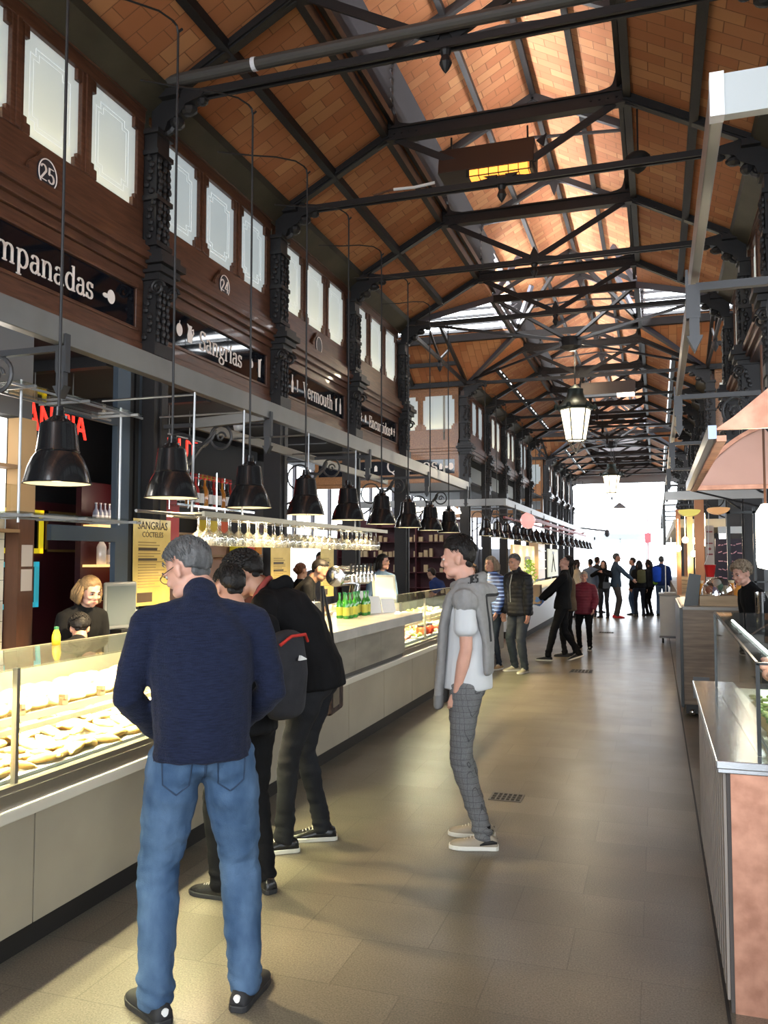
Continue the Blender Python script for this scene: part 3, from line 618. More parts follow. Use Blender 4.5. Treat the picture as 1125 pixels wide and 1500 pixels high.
b = empty('drinks_bar', (0, 0, 0), 0, 'raised marble bar top with beer tower between the two glass display cases', 'bar')
MB().box(-3.3, -2.50, 4.9, 8.2, .655, 1.02).build('bar_body', joint, b)
up = MB(); yy = [4.9, 5.75, 6.72, 7.42, 8.2]
for p, q in zip(yy, yy[1:]): up.box(-2.50, -2.47, p+.003, q-.003, .70, 1.02)
up.build('upper_panels', marble, b)
tp = MB(); yy = [4.9, 6.35, 6.62, 8.32]
for p, q in zip(yy, yy[1:]): tp.box(-3.3, -2.31, p+.002, q-.002, 1.02, 1.105)
tp.build('bar_top', mat('white_bar_top', (.60, .57, .50), .25, vary=.2, vscale=3), b, bevel=.005)

# ---- glazed display cases
steel_w = mat('warm_brushed_steel', (.42, .38, .30), .3, .8)
perf = mat('perforated_tray_wall', (.42, .30, .16), .5)
def led(loc, L, power, col=(1, .85, .57), rot=(0, 0, 0)): return area('display_strip_light', loc, .03, L, power, col, rot)
def case(name, y0, y1, label, posts, shelf_z=.93, top=1.2):
    e = empty(name, (0, 0, 0), 0, label, 'display case')
    f = MB(); f.box(-3.32, -2.50, y0, y1, .655, .685); f.box(-2.535, -2.495, y0, y1, .685, .71); f.box(-2.55, -2.505, y0, y1, .71, .735)
    f.box(-3.36, -3.32, y0, y1, .655, 1.17); f.build('base_rail', steel_w, e)
    MB().box(-3.32, -2.56, y0, y1, .735, .75).build('tray', mat('white_tray', (.85, .82, .74), .4), e)
    g = MB(); g.box(-2.535, -2.527, y0, y1, .735, top); g.prism([(-2.52, y0, top), (-3.3, y0, top-.035), (-3.3, y0, top-.027), (-2.52, y0, top+.008)], (0, y1-y0, 0)); g.build('glass_panes', glass_green, e)
    s = MB().box(-3.3, -2.80, y0, y1, shelf_z, shelf_z+.008); s.build('glass_shelf', glass_green, e)
    t = MB(); t.box(-2.80, -2.775, y0, y1, shelf_z-.02, shelf_z+.012); t.box(-2.77, -2.74, y0, y1, shelf_z-.055, shelf_z-.03); t.build('shelf_rail', steel_w, e)
    for y in posts: MB().box(-2.545, -2.520, y-.009, y+.009, .70, top+.006).build('corner_post', steel_w, e)
    w = MB(); w.box(-3.12, -3.10, y0, y1, .75, shelf_z-.02); w.m = 1
    y = y0 + .03
    while y < min(y1, y0 + 6):
        for z in (.79, .825, .86): w.box(-3.099, -3.097, y, y+.03, z, z+.018)
        y += .055
    w.build('perforated_back', [perf, mat('slot_shadow', (.05, .03, .015), .8)], e, fix=False)
    return e
case('pastry_case', -1.2, 4.88, 'warmly lit glass display case full of golden pastries at the left edge', [2.82, 4.2, 1.45])
c2 = case('tapas_case', 8.22, 13.9, 'farther lit glass display case behind the young man with red jars inside', [8.26, 9.2, 10.6, 12.2])
for y0, y1, pw in ((-.6, 1.9, 40), (2.0, 4.85, 190), (8.3, 11.0, 120), (11, 13.8, 22)):
    led((-2.62, (y0+y1)/2, 1.185), y1-y0, pw, rot=(0, math.radians(25), 0)); led((-2.82, (y0+y1)/2, .905), y1-y0, pw*.6, rot=(0, math.radians(10), 0))
# small dark clips on the shelf edge
clip_m = mat('brown_clip', (.10, .055, .03), .5)
cl = MB().box(-.012, .012, -.02, .02, 0, .035); cl.box(-.02, .02, -.012, .012, .03, .05)
cl0 = cl.build('price_clip', clip_m)
for i in range(8):
    d = cl0 if i == 0 else dup(cl0); d.location = (-2.785, 2.55 + .29*i, .943); tag(d, 'small dark price clip on the front edge of the pastry case shelf', 'price clip', 'dark clips on the pastry shelf edge')
# pastries
crust = mat('golden_pastry', (.74, .40, .09), .45, col2=(.85, .62, .25), vscale=14, bump=.25, bscale=40, coat=.15)
crust2 = mat('pale_pastry', (.88, .72, .40), .5, col2=(.72, .42, .12), vscale=9, bump=.2, bscale=50)
def empanada():
    m = MB(); n = 14; rows = 7; vs = []
    for i in range(rows + 1):
        u = i / rows
        for j in range(n + 1):
            t = PI * j / n; r = u; x = .068*r*math.cos(t); y = .052*r*math.sin(t) - .016; z = .030*math.sqrt(max(0, 1-(r*.93)**2)) * (1 - .1*math.cos(t)**2); vs.append((x, y, z))
    f = [(i*(n+1)+j, (i+1)*(n+1)+j, (i+1)*(n+1)+j+1, i*(n+1)+j+1) for i in range(rows) for j in range(n)]
    m.add(vs, f); m.add([(x, y, -.001) for x, y, z in vs], f)
    m.ell((0, -.013, .012), (.066, .012, .018), 14, 6)
    for j in range(13):
        t = PI*(j+.5)/13; m.ell((.070*math.cos(t), .053*math.sin(t)-.016, .007), (.011, .009, .008), 6, 4)
    return m
def bun():
    m = MB().lathe([(.0, -.004), (.040, 0), (.056, .012), (.060, .026), (.050, .045), (.028, .060), (0, .066)], 16)
    m.tube([(.052*math.cos(t), .052*math.sin(t), .032) for t in [2*PI*i/16 for i in range(16)]], .008, 6, True)
    return m
E0 = empanada().build('empanada', crust, smooth=True); E0b = bun().build('filled_bun', crust2, smooth=True); used = {0: False, 1: False}
LBL = ['golden half-moon pastry with a crimped edge in the lower tray of the pastry case', 'round puffy pastry in the pastry case']
def put(kind, x, y, z, rz, tilt, lab=None, sc=1, grp=None):
    o = (E0, E0b)[kind]
    if used[kind]: o = dup(o)
    used[kind] = True; o.location = (x, y, z); o.rotation_euler = (tilt[0], tilt[1], rz); o.scale = (sc,)*3
    tag(o, lab or LBL[kind], 'pastry', grp or ('half-moon pastries heaped in the lower tray', 'round pastries in the pastry case')[kind]); return o
rr = random.Random(5)
for row in range(6):
    x = -2.60 - .085*row; y = 2.0 + rr.uniform(0, .05); h = .755 + (0, .0, .022, .045, .055, .05)[row]
    while y < 4.8:
        put(0, x + rr.uniform(-.015, .015), y, h + rr.uniform(0, .012), rr.uniform(-.5, .5) + (PI/2 if row < 2 else rr.choice((0, PI/2, 2.2))), (rr.uniform(-.25, .25), rr.uniform(-.1, .35)), sc=rr.uniform(.92, 1.15))
        y += rr.uniform(.10, .13)
for i in range(16):
    put(1, -3.03 + rr.uniform(-.02, .02), 2.4+.15*i, .765 + rr.uniform(0, .05), 0, (rr.uniform(-.2, .2), rr.uniform(-.2, .2)), 'round puffy pastry heaped against the perforated back of the pastry case', 1.05, 'round pastries along the back of the tray')
for i in range(20):
    put(1, -2.86 + rr.uniform(-.02, .02), 2.2+.125*i, .941, rr.uniform(0, 6), (0, 0), 'round puffy pastry in the front row on the upper glass shelf', 1.0, 'round pastries in front on the upper shelf')
for i in range(20):
    put(1, -2.99 + rr.uniform(-.02, .02), 2.15+.125*i, .941+rr.uniform(0, .03), rr.uniform(0, 6), (rr.uniform(-.3, .3), 0), 'round puffy pastry in the back row on the upper glass shelf', 1.2, 'round pastries behind on the upper shelf')
# tapas in the far case
tray_m = mat('white_dish', (.9, .88, .82), .3)
dish = MB().box(-.13, .13, -.16, .16, 0, .012).box(-.13, .13, -.16, -.15, .012, .03).box(-.13, .13, .15, .16, .012, .03).build('serving_tray', tray_m)
bits = [('olive', (.25, .28, .05)), ('pepper', (.65, .08, .03)), ('cheese', (.85, .7, .35)), ('bread', (.7, .5, .25)), ('pickle', (.35, .4, .08)), ('ham', (.6, .2, .16))]
n = 0
for lev, z, xs in ((0, .752, (-2.68, -2.96)), (1, .94, (-2.92,)), (2, 1.06, (-2.72,))):
    for x in xs:
        for i in range(8 if lev < 2 else 0):
            y = 8.42 + .36*i; d = dish if n == 0 else dup(dish); d.location = (x, y, z)
            tag(d, 'white serving tray of small tapas inside the farther display case', 'tray', 'tapas trays in the farther display case')
            nm, co_ = bits[(n*5+lev) % 6]; m = MB(); 
            for q in range(16): m.ell((x+rr.uniform(-.1, .1), y+rr.uniform(-.12, .12), z+.03+rr.uniform(0, .02)), (rr.uniform(.018, .03),)*3, 7, 5)
            o = m.build(nm+'_tapas', mat(nm+'_food', co_, .4), smooth=True); tag(o, f'small heap of {nm} pieces on a tray in the farther display case', 'food', 'tapas heaps in the farther case', 'stuff'); n += 1
for i, (x, y) in enumerate([(-2.62, 9.36), (-2.64, 9.52), (-2.62, 9.68)]):
    j = empty('red_jar', (x, y, .752), 0, f'{ORD[i]} round glass jar of red peppers with dark lid in the farther display case', 'jar', 'jars of red peppers in the display case')
    MB().lathe([(.05, 0), (.065, .02), (.068, .07), (.055, .105), (.045, .11)], 16).build('jar_body', mat('red_pepper_jar', (.75, .07, .02), .2), j, smooth=True); MB().lathe([(.05, .108), (.05, .135), (0, .14)], 16).build('lid', mat('dark_lid', (.03, .03, .04), .4), j)

# ---- things on the bar
acr = glassmat('frosted_acrylic', (.95, .95, .9), .3)
e = empty('menu_stand', (-2.70, 6.30, 1.105), 0, 'white block of paper napkins glowing on the bar in front of the barman', 'napkin holder')
MB().box(-.06, .06, -.07, .07, 0, .20).build('napkin_stack', mat('white_paper', (.9, .88, .8), .7), e, bevel=.01); MB().box(.062, .066, -.085, .085, 0, .22).box(-.066, -.062, -.085, .085, 0, .22).build('side_plates', acr, e)
t = MB().box(-.16, .16, -.42, .42, 0, .012).build('drip_tray', chrome, loc=(-2.93, 7.75, 1.106)); tag(t, 'flat steel drip tray under the beer tower', 'drip tray')
bt = empty('beer_tower', (-2.93, 7.85, 1.118), 0, 'large chrome beer tower with a slanted leg and a row of black taps', 'beer tower')
MB().tube([(0, -.02, 0), (0, .12, .29)], .05, 20).build('leg', chrome, bt, auto=True)
MB().tube([(0, -.44, .37), (0, -.43, .37), (0, .40, .37), (0, .43, .37)], [.085, .10, .10, .08], 28).build('tap_barrel', chrome, bt, auto=True)
for i in range(7):
    y = -.36 + .115*i
    p = MB().tube([(.09, y, .37), (.14, y, .37), (.145, y, .31)], .011, 8); p.lathe([(.018, -.01), (.018, .01)], 10, (.11, y, .37), Matrix.Rotation(PI/2, 3, 'Y')); tpo = p.build('tap', chrome, bt, auto=True)
    MB().tube([(.13, y, .385), (.135, y, .49)], [.009, .014], 8).build('tap_handle', cable_m, tpo)
def bottle_mb(r=.036, h=.30, neck=.013, sh=.55):
    return MB().lathe([(r*.9, 0), (r, .01), (r, h*sh), (r*.8, h*(sh+.08)), (neck, h*(sh+.2)), (neck, h*.97), (neck*1.2, h*.975), (neck*1.2, h)], 14)
def glass_bottle(name, col, r=.036, h=.30, label_col=None, cap_col=(.03, .03, .03), neck=.013, sh=.55, rough=.08):
    e = empty(name); bottle_mb(r, h, neck, sh).build('bottle_glass', mat(f'bottle_{col}', col, rough, spec=.8, coat=.5), e, auto=True)
    if label_col: MB().lathe([(r+.001, h*.12), (r+.001, h*.45)], 14, cap=False).build('paper_label', mat(f'label_{label_col}', label_col, .6), e, fix=False)
    MB().lathe([(neck*1.3, h*.95), (neck*1.3, h*1.01), (0, h*1.012)], 10).build('cap', mat(f'cap_{cap_col}', cap_col, .4), e); return e
gb = glass_bottle('green_bottle', (.05, .30, .03), label_col=(.75, .7, .1), cap_col=(.02, .2, .05))
ps = [(-2.72, 7.16), (-2.80, 7.20), (-2.72, 7.26), (-2.80, 7.32), (-2.72, 7.38), (-2.78, 7.60), (-2.72, 7.66), (-2.80, 7.72), (-2.73, 7.78)]
for i, (x, y) in enumerate(ps):
    d = gb if i == 0 else dup(gb); d.location = (x, y, 1.106); d.scale = (.85, .85, .78); tag(d, f'{ORD[i]} green glass bottle with yellow label beside the beer tower leg', 'bottle', 'green bottles round the beer tower')
for i, (x, y, w, h) in enumerate([(-2.72, 8.0, .16, .17), (-2.62, 8.14, .18, .14), (-2.85, 8.05, .12, .22)]):
    m = MB().prism([(0, -w/2, 0), (.01, -w/2, 0), (-.03, -w/2, h), (-.04, -w/2, h)], (0, w, 0)); o = m.build('price_card', mat('white_card', (.92, .9, .84), .6), loc=(x, y, 1.106), rz=-.5)
    tag(o, ['white price card standing at the end of the bar top', 'smaller white card at the very corner of the bar top', 'taller white card behind the others on the bar top'][i], 'price card', 'white cards at the end of the bar')
o = MB().lathe([(.0, 0), (.03, .0), (.045, .02), (.04, .05), (.0, .06)], 14).build('lemon', mat('lemon_skin', (.85, .62, .1), .4), loc=(-2.83, 8.07, 1.33), smooth=True); o.location = (-2.79, 7.9, 1.106); tag(o, 'yellow lemon lying by the white cards on the bar', 'lemon')
e = empty('framed_notice', (-2.95, 9.0, 1.19), -.9, 'white framed notice leaning on top of the farther display case', 'framed notice')
MB().prism([(0, -.14, 0), (.012, -.14, 0), (-.05, -.14, .28), (-.062, -.14, .28)], (0, .28, 0)).build('frame', mat('cream_frame', (.7, .68, .55), .5), e); MB().prism([(.011, -.115, .03), (.014, -.115, .03), (-.038, -.115, .255), (-.041, -.115, .255)], (0, .23, 0)).build('paper', mat('white_card'), e)

# ---- wine glass rack
rk = empty('glass_rack', (0, 0, 0), 0, 'hanging steel rack full of upside-down wine glasses above the bar', 'glass rack')
m = MB()
for x in (-3.12, -3.04, -2.96, -2.88): m.bar((x, 4.9, 1.955), (x, 8.75, 1.955), .012, .012)
for y in (4.9, 6.2, 7.5, 8.75): m.bar((-3.13, y, 1.965), (-2.86, y, 1.965), .02, .014)
m.box(-3.14, -3.12, 4.85, 8.8, 1.94, 1.975); m.box(-2.87, -2.85, 4.85, 8.8, 1.94, 1.975); m.build('rails', mat('satin_brass_steel', (.36, .33, .25), .35, .9), rk)
m = MB().tube([(-3.0, 4.3, 1.95), (-3.0, 4.95, 1.952)], .010, 8)
for y in (5.15, 5.9, 7.2, 8.5): m.tube([(-3.13, y, 1.97), (-3.13, y+.02, 2.85)], .009, 8); m.tube([(-3.13, y, 2.83), (-3.9, y, 2.83)], .009, 8)
m.build('hanger_rods', mat('satin_steel', (.3,.3,.3), .35, .9), rk)
wg_m = glassmat('wine_glass', (.94, .95, .92), 1.0, .07)
wg = MB().lathe([(.036, 0), (.036, -.002), (.006, -.008), (.0045, -.03), (.0045, -.085), (.012, -.095), (.034, -.115), (.045, -.145), (.042, -.175), (.034, -.20)], 16, cap=False)
WG = wg.build('wine_glass', wg_m, fix=False, auto=True); n = 0
for j, x in enumerate((-3.08, -3.0, -2.92)):
    for i in range(25):
        if (i * 7 + j * 3) % 11 == 0: continue
        d = WG if n == 0 else dup(WG); n += 1; d.location = (x, 5.0 + .150*i + (j % 2)*.03, 1.95)
        tag(d, 'clear wine glass hanging upside down in the ' + ('aisle-side', 'middle', 'wall-side')[2-j] + ' row of the rack', 'wine glass', ('wall-side glasses of the rack', 'middle glasses of the rack', 'aisle-side glasses of the rack')[j])

# ---- stall interiors behind the counter
blue_steel = mat('blue_grey_steel', (.075, .10, .13), .4, .5); burg = mat('burgundy_panel', (.055, .008, .012), .4); blackw = mat('black_wall', (.008, .008, .01), .6)
tile_m = mat('white_tile', (.78, .72, .62), .2); ns, ln, bb = nodes_of(tile_m)
tc = ns.new('ShaderNodeTexCoord'); sp = ns.new('ShaderNodeSeparateXYZ'); cb = ns.new('ShaderNodeCombineXYZ'); tt = ns.new('ShaderNodeTexBrick'); ln.new(tc.outputs['Object'], sp.inputs[0]); ln.new(sp.outputs['Y'], cb.inputs[0]); ln.new(sp.outputs['Z'], cb.inputs[1]); ln.new(cb.outputs[0], tt.inputs[0])
tt.offset = 0; tt.inputs['Scale'].default_value = 1; tt.inputs['Brick Width'].default_value = .15; tt.inputs['Row Height'].default_value = .15; tt.inputs['Mortar Size'].default_value = .003; tt.inputs['Color1'].default_value = (.82, .76, .66, 1); tt.inputs['Color2'].default_value = (.80, .74, .64, 1); tt.inputs['Mortar'].default_value = (.35, .3, .25, 1); ln.new(tt.outputs[0], bb.inputs['Base Color'])
S(MB().box(-4.72, -4.56, 3.2, 4.92, 0, 1.95).build('wall_tiled', tile_m)); S(MB().box(-4.72, -4.52, 3.2, 5.13, 2.72, 3.5).build('wall_duct', mat('grey_duct_panel', (.13, .13, .13), .5)))
o = MB().box(-4.9, -4.555, 3.4, 4.92, 1.97, 2.70).build('light_box', mat('lit_white_box', (.9, .9, .88), .5, emit=(1, .98, .93), es=1.1), bevel=.01); tag(o, 'bright white lit cabinet above the tiled wall at the left edge', 'light box')
for i, z in enumerate((2.33, 1.86)):
    o = MB().box(-4.62, -4.42, 3.6, 4.92, z-.012, z+.012).build('wall_shelf', mat('plain_wood_shelf', (.33, .2, .1), .5)); tag(o, ('upper', 'lower')[i] + ' wooden shelf against the tiled wall at the left edge', 'shelf')
o = MB().box(-4.60, -4.565, 4.2, 4.93, 1.23, 1.66).build('cutting_board', mat('walnut_board', (.30, .17, .09), .45, vary=.3, vstretch=(1, 1, 8)), bevel=.008); tag(o, 'brown wooden board on the white tiles at the left edge', 'board')
o = MB().box(-4.60, -4.585, 4.86, 4.93, 1.05, 1.13).build('wall_socket', white_paint, bevel=.006); tag(o, 'white wall socket on the tiles below the wooden board', 'socket')
o = MB().box(-4.52, -4.45, 4.78, 4.94, 1.875, 2.2).lathe([(.06, 1.875), (.06, 2.1), (.02, 2.15)], 12, (-4.5, 4.6, 0)).build('glass_jug', acr); tag(o, 'glass container on the lower wooden shelf', 'jar')
wp = empty('wooden_pilaster', (0, 0, 0), 0, 'dark wooden pilaster carrying two small printed notices', 'pilaster')
MB().box(-4.56, -4.44, 4.93, 5.09, 0, 1.95).build('post', mat('reddish_wood', (.13, .055, .03), .45, vary=.3, vscale=3, vstretch=(6, 6, 1)), wp); MB().box(-4.56, -4.44, 4.93, 5.09, 1.97, 2.70).build('pale_block', mat('mdf_board', (.50, .32, .15), .6), wp)
for z in (1.60, 1.42):
    MB().box(-4.438, -4.434, 4.96, 5.07, z, z+.16).build('printed_notice', mat('notice_paper', (.55, .46, .40), .7), wp)
# steel framed glass screen of the stalls
sc_ = empty('glazed_screen', (0, 0, 0), 0, 'blue-grey steel frame of the sliding glass screen behind the pastry case', 'glass screen')
f = MB()
for y0, y1, x in ((5.99, 6.17, -4.38),): f.box(x-.05, x, y0, y1, .7, 3.44)
f.box(-4.42, -4.38, 5.3, 5.99, 2.80, 2.95); f.box(-4.42, -4.38, 5.2, 5.99, 1.80, 1.92); f.build('frame', blue_steel, sc_)
MB().box(-4.44, -4.40, 6.19, 6.25, .7, 3.44).box(-4.44, -4.40, 6.28, 6.33, .7, 3.44).build('sliding_track', cable_m, sc_)
MB().box(-4.46, -4.42, 6.33, 6.44, .7, 3.44).build('second_upright', blue_steel, sc_)
MB().cbox((-4.33, 6.03, 1.34), (.10, .14, .10)).tube([(-4.32, 5.9, 1.34), (-4.32, 6.1, 1.34)], .03, 8).cbox((-4.34, 5.84, 1.34), (.03, .12, .05)).build('lock', cable_m, sc_)
sh = empty('hanging_glass_shelf', (0, 0, 0), 0, 'two-tier hanging glass shelf behind the nearest pendant lamp', 'hanging shelf')
m = MB()
for z in (2.70, 1.92):
    for y in (4.05, 4.55, 5.1): m.bar((-3.95, y, z), (-3.55, y, z), .018, .018)
    for x in (-3.9, -3.62): m.bar((x, 3.9, z), (x, 5.25, z), .014, .014)
m.tube([(-3.7, 4.10, 1.88), (-3.7, 4.10, 2.76)], .009, 8); m.tube([(-3.7, 5.1, 1.9), (-3.7, 5.1, 2.76)], .009, 8)
m.build('rods', mat('satin_steel'), sh)
for z in (2.70, 1.92): MB().box(-3.93, -3.58, 3.95, 5.2, z+.012, z+.020).build('glass_plate', glass_green, sh)
# back wall of the first stalls, pictures, shelves
S(MB().box(-7.2, -7.1, 4.0, 14.4, 0, 2.35).build('wall_stall_back', burg)); S(MB().box(-7.2, -7.1, 4.0, 14.4, 2.35, 3.5).build('wall_stall_upper', blackw))
S(MB().box(-7.1, -4.6, 5.6, 5.7, 0, .9).build('wall_stall_side', blackw))
for nm, col_, z0, z1, y0, y1, lb in (('picture_frame', (.80, .62, .02), 1.72, 2.24, 7.4, 8.24, 'yellow picture frame on the burgundy wall'), ('picture_frame', (.05, .42, .50), 1.08, 1.62, 7.4, 8.18, 'turquoise picture frame below the yellow one')):
    e = empty(nm, (-7.08, 0, 0), 0, lb, 'picture frame'); m = MB(); w_ = .06
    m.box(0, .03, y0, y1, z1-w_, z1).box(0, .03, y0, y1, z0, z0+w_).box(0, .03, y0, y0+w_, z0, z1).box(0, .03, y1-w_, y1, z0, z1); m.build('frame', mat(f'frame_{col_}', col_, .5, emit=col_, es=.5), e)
    MB().box(0, .01, y0+w_, y1-w_, z0+w_, z1-w_).build('picture', black_gloss, e)
rf = empty('picture_frame', (-7.08, 0, 0), 0, 'thin dark gold picture frame with a dim portrait-shaped poster', 'picture frame')
m = MB(); y0, y1, z0, z1 = 8.3, 9.25, 1.74, 2.24; m.box(0, .02, y0, y1, z1-.03, z1).box(0, .02, y0, y1, z0, z0+.03).box(0, .02, y0, y0+.03, z0, z1).box(0, .02, y1-.03, y1, z0, z1); m.build('frame', mat('dull_gold', (.25, .15, .04), .5), rf); MB().box(0, .01, y0+.03, y1-.03, z0+.03, z1-.03).build('picture', mat('dim_poster', (.10, .03, .04), .5, vary=.6, vscale=4), rf)
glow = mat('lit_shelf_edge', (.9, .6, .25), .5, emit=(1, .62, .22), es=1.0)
bk0 = glass_bottle('liqueur_bottle', (.35, .38, .5), .04, .27, (.8, .8, .85), (.6, .6, .6)); wb = glass_bottle('white_bottle', (.85, .78, .72), .06, .36, None, (.6, .5, .4), .02, .6)
for i, z in enumerate((2.07, 1.585, 1.18)):
    o = MB().box(-6.62, -6.40, 8.42, 9.3, z-.03, z).build('lit_shelf', glow); tag(o, ('upper', 'middle', 'lower')[i] + ' amber-lit shelf on the back wall seen past the glass screen', 'shelf', 'amber-lit shelves of the first stall')
n = 0
for z, ysx in ((2.07, [8.5+.085*i for i in range(8)]), (1.585, [8.78+.09*i for i in range(4)])):
    for y in ysx:
        d = bk0 if n == 0 else dup(bk0); n += 1; d.location = (-6.5, y, z); tag(d, 'clear liqueur bottle with a pale label on the ' + ('upper' if z > 2 else 'middle') + ' amber-lit shelf', 'bottle', 'liqueur bottles on the amber-lit shelves, ' + ('upper' if z > 2 else 'middle'))
wb.location = (-6.5, 8.62, 1.585); tag(wb, 'tall white bottle at the near end of the middle amber-lit shelf', 'bottle')
S(MB().box(-6.7, -6.62, 8.38, 9.35, .8, 2.6).build('wall_shelf_back', burg))
point((-4.1, 4.3, 2.45), 7, (1, .93, .82), .1)  # added fill light brightening the white tiles, no fixture hangs here
point((-6.1, 8.8, 2.35), 7, (1, .75, .5), .1)
# register screen
rg = empty('register_screen', (-3.92, 5.45, 1.0), -.2, 'grey touch-screen register behind the blonde server', 'register'); MB().box(-.03, .0, -.16, .16, .12, .48).build('screen_housing', mat('grey_plastic', (.16, .17, .18), .4), rg, bevel=.02); MB().box(.0, .004, -.14, .14, .15, .45).build('screen', mat('dim_screen', (.10, .12, .13), .15), rg); MB().box(-.06, .06, -.05, .05, 0, .12).build('foot', cable_m, rg)
o = MB().lathe([(.035, 0), (.04, .01), (.04, .08), (.028, .12), (.014, .15), (.014, .16)], 14).build('juice_bottle', mat('orange_juice', (.9, .55, .03), .25), loc=(-3.2, 3.86, 1.176), smooth=True); o.scale = (.6, .6, .62); tag(o, 'small yellow juice bottle with green cap standing on the pastry case top', 'bottle'); 
MB().lathe([(.022, .14), (.022, .165), (0, .168)], 12).build('cap', mat('green_cap', (.02, .12, .05), .4), o)
wk = MB().box(-4.02, -3.36, -1.5, 14.3, .84, .87); o = wk.build('back_worktop', mat('dark_worktop', (.05, .045, .04), .3)); o2 = MB().box(-4.0, -3.9, 3, 14, 0, .84).build('worktop_leg_panel', blackw); o2.parent = o; tag(o, 'dark staff worktop behind the glass cases', 'worktop')
# red hanging letters
red_m = mat('red_sign_letter', (.75, .02, .012), .4, emit=(1, .035, .02), es=1.5)
def red_sign(y, word, size, label, wid=.84, xx=-5.5, z=2.86):
    e = empty('red_letter_sign', (xx, y, z), 0, label, 'letter sign')
    t = sans(word, size, 'letters', red_m, e, frame((0, 0, 0), (0, 1, 0), (0, 0, 1)), .008, 'LEFT')
    L_ = text_len(t)
    for v in t.data.vertices: v.co.y *= wid / L_
    MB().bar((0, -.1, size*.74), (0, text_len(t)+.1, size*.74), .02, .015).tube([(0, .75*text_len(t), size*.74), (0, .75*text_len(t), .64)], .006, 6).tube([(0, .1, size*.74), (0, .1, .64)], .006, 6).build('hanging_bar', steel_beam, e)
    return e
def text_len(t): return max(v.co.y for v in t.data.vertices)
red_sign(6.17, 'ANIDIA', .37, 'glowing red letters hanging behind the nearest pendant lamp')
red_sign(8.42, 'OUT', .38, 'short run of glowing red letters behind the second pendant lamp', .74)
# gold menu posters
gold = mat('gold_poster', (.62, .43, .10), .3, .5, col2=(.80, .62, .22), vscale=2.5, coat=.3); ink = mat('brown_ink', (.05, .03, .015), .5); ink2 = mat('faint_ink', (.38, .25, .07), .5)
def poster(loc, w, h, label, title=True, rz=0):
    e = empty('menu_poster', loc, rz, label, 'menu poster'); MB().box(0, .008, 0, w, 0, h).build('gold_sheet', gold, e)
    if title:
        sans('SANGRÍAS', .088*w/.5, 'title', ink, e, frame((.009, w/2, h*.88), (0, 1, 0), (0, 0, 1)), .001); sans('CÓCTELES', .06*w/.5, 'subtitle', ink, e, frame((.009, w/2, h*.79), (0, 1, 0), (0, 0, 1)), .001)
    m = MB(); m.box(.008, .010, .06*w/.5, .31*w/.5, h*.635, h*.665); m.box(.008, .010, .06*w/.5, .31*w/.5, h*.515, h*.545); m.box(.008, .010, .05*w/.5, .25*w/.5, h*.04, h*.15); m.build('black_bars', ink, e)
    m = MB(); z = h*.72; r2 = random.Random(3)
    while z > .2*h:
        m.box(.008, .0095, .06, .06+r2.uniform(.2, .36)*w/.5, z, z+.010); z -= h*.032
    m.build('printed_lines', ink2, e); return e
poster((-3.93, 5.60, 1.28), .52, .70, 'gold menu poster reading SANGRÍAS beside the grey-haired man')
for i, (y, l) in enumerate([(8.1, 'gold menu poster behind the leaning man in black'), (9.5, 'narrow gold menu poster left of the beer tower')]): poster((-3.95, y, 1.18), .5 if i == 0 else .42, .66, l, False)
o = MB().box(-4.62, -4.58, 6.86, 7.30, 1.5, 2.32).build('red_cladding', mat('red_tile_panel', (.62, .018, .02), .3)); tag(o, 'bright red wall panel behind the gold menu poster', 'wall panel')
o = MB().box(-3.97, -3.95, 5.45, 5.95, 1.02, 1.25).build('price_notice', mat('white_card'), None); tag(o, 'white notice below the gold menu poster', 'notice')
# bottle shelf hanging over the bar
hs = empty('hanging_glass_shelf', (0, 0, 0), 0, 'hanging glass shelf of dark bottles with red caps above the bar', 'hanging shelf')
m = MB()
for z in (2.16, 2.46): m.box(-4.32, -4.08, 6.65, 7.75, z-.01, z)
m.build('glass_plates', glass_green, hs); m = MB()
for y in (6.68, 7.2, 7.72):
    for x in (-4.3, -4.1): m.tube([(x, y, 2.12), (x, y, 2.5)], .008, 6)
m.bar((-4.1, 6.5, 2.15), (-4.1, 8.0, 2.15), .012, .02); m.build('rods', chrome, hs)
cols = [(.02, .015, .01), (.45, .16, .02), (.02, .02, .02), (.35, .02, .015), (.02, .015, .012)]
for q, cc in enumerate(cols[:4]):
    p = glass_bottle('spirit_bottle', cc, .038, .28, (.8, .75, .7) if q != 1 else None, (.7, .02, .02))
    for i in range(3):
        d = p if i == 0 else dup(p); d.location = (-4.2, 6.72 + .085*(q+4*i), 2.162); tag(d, f'{("near","middle","far")[i]} ' + ('black bottle with red cap', 'amber bottle with red cap', 'dark bottle with pale label and red cap', 'red-labelled bottle with red cap')[q] + ' on the hanging shelf', 'bottle', 'bottles on the shelf over the bar')
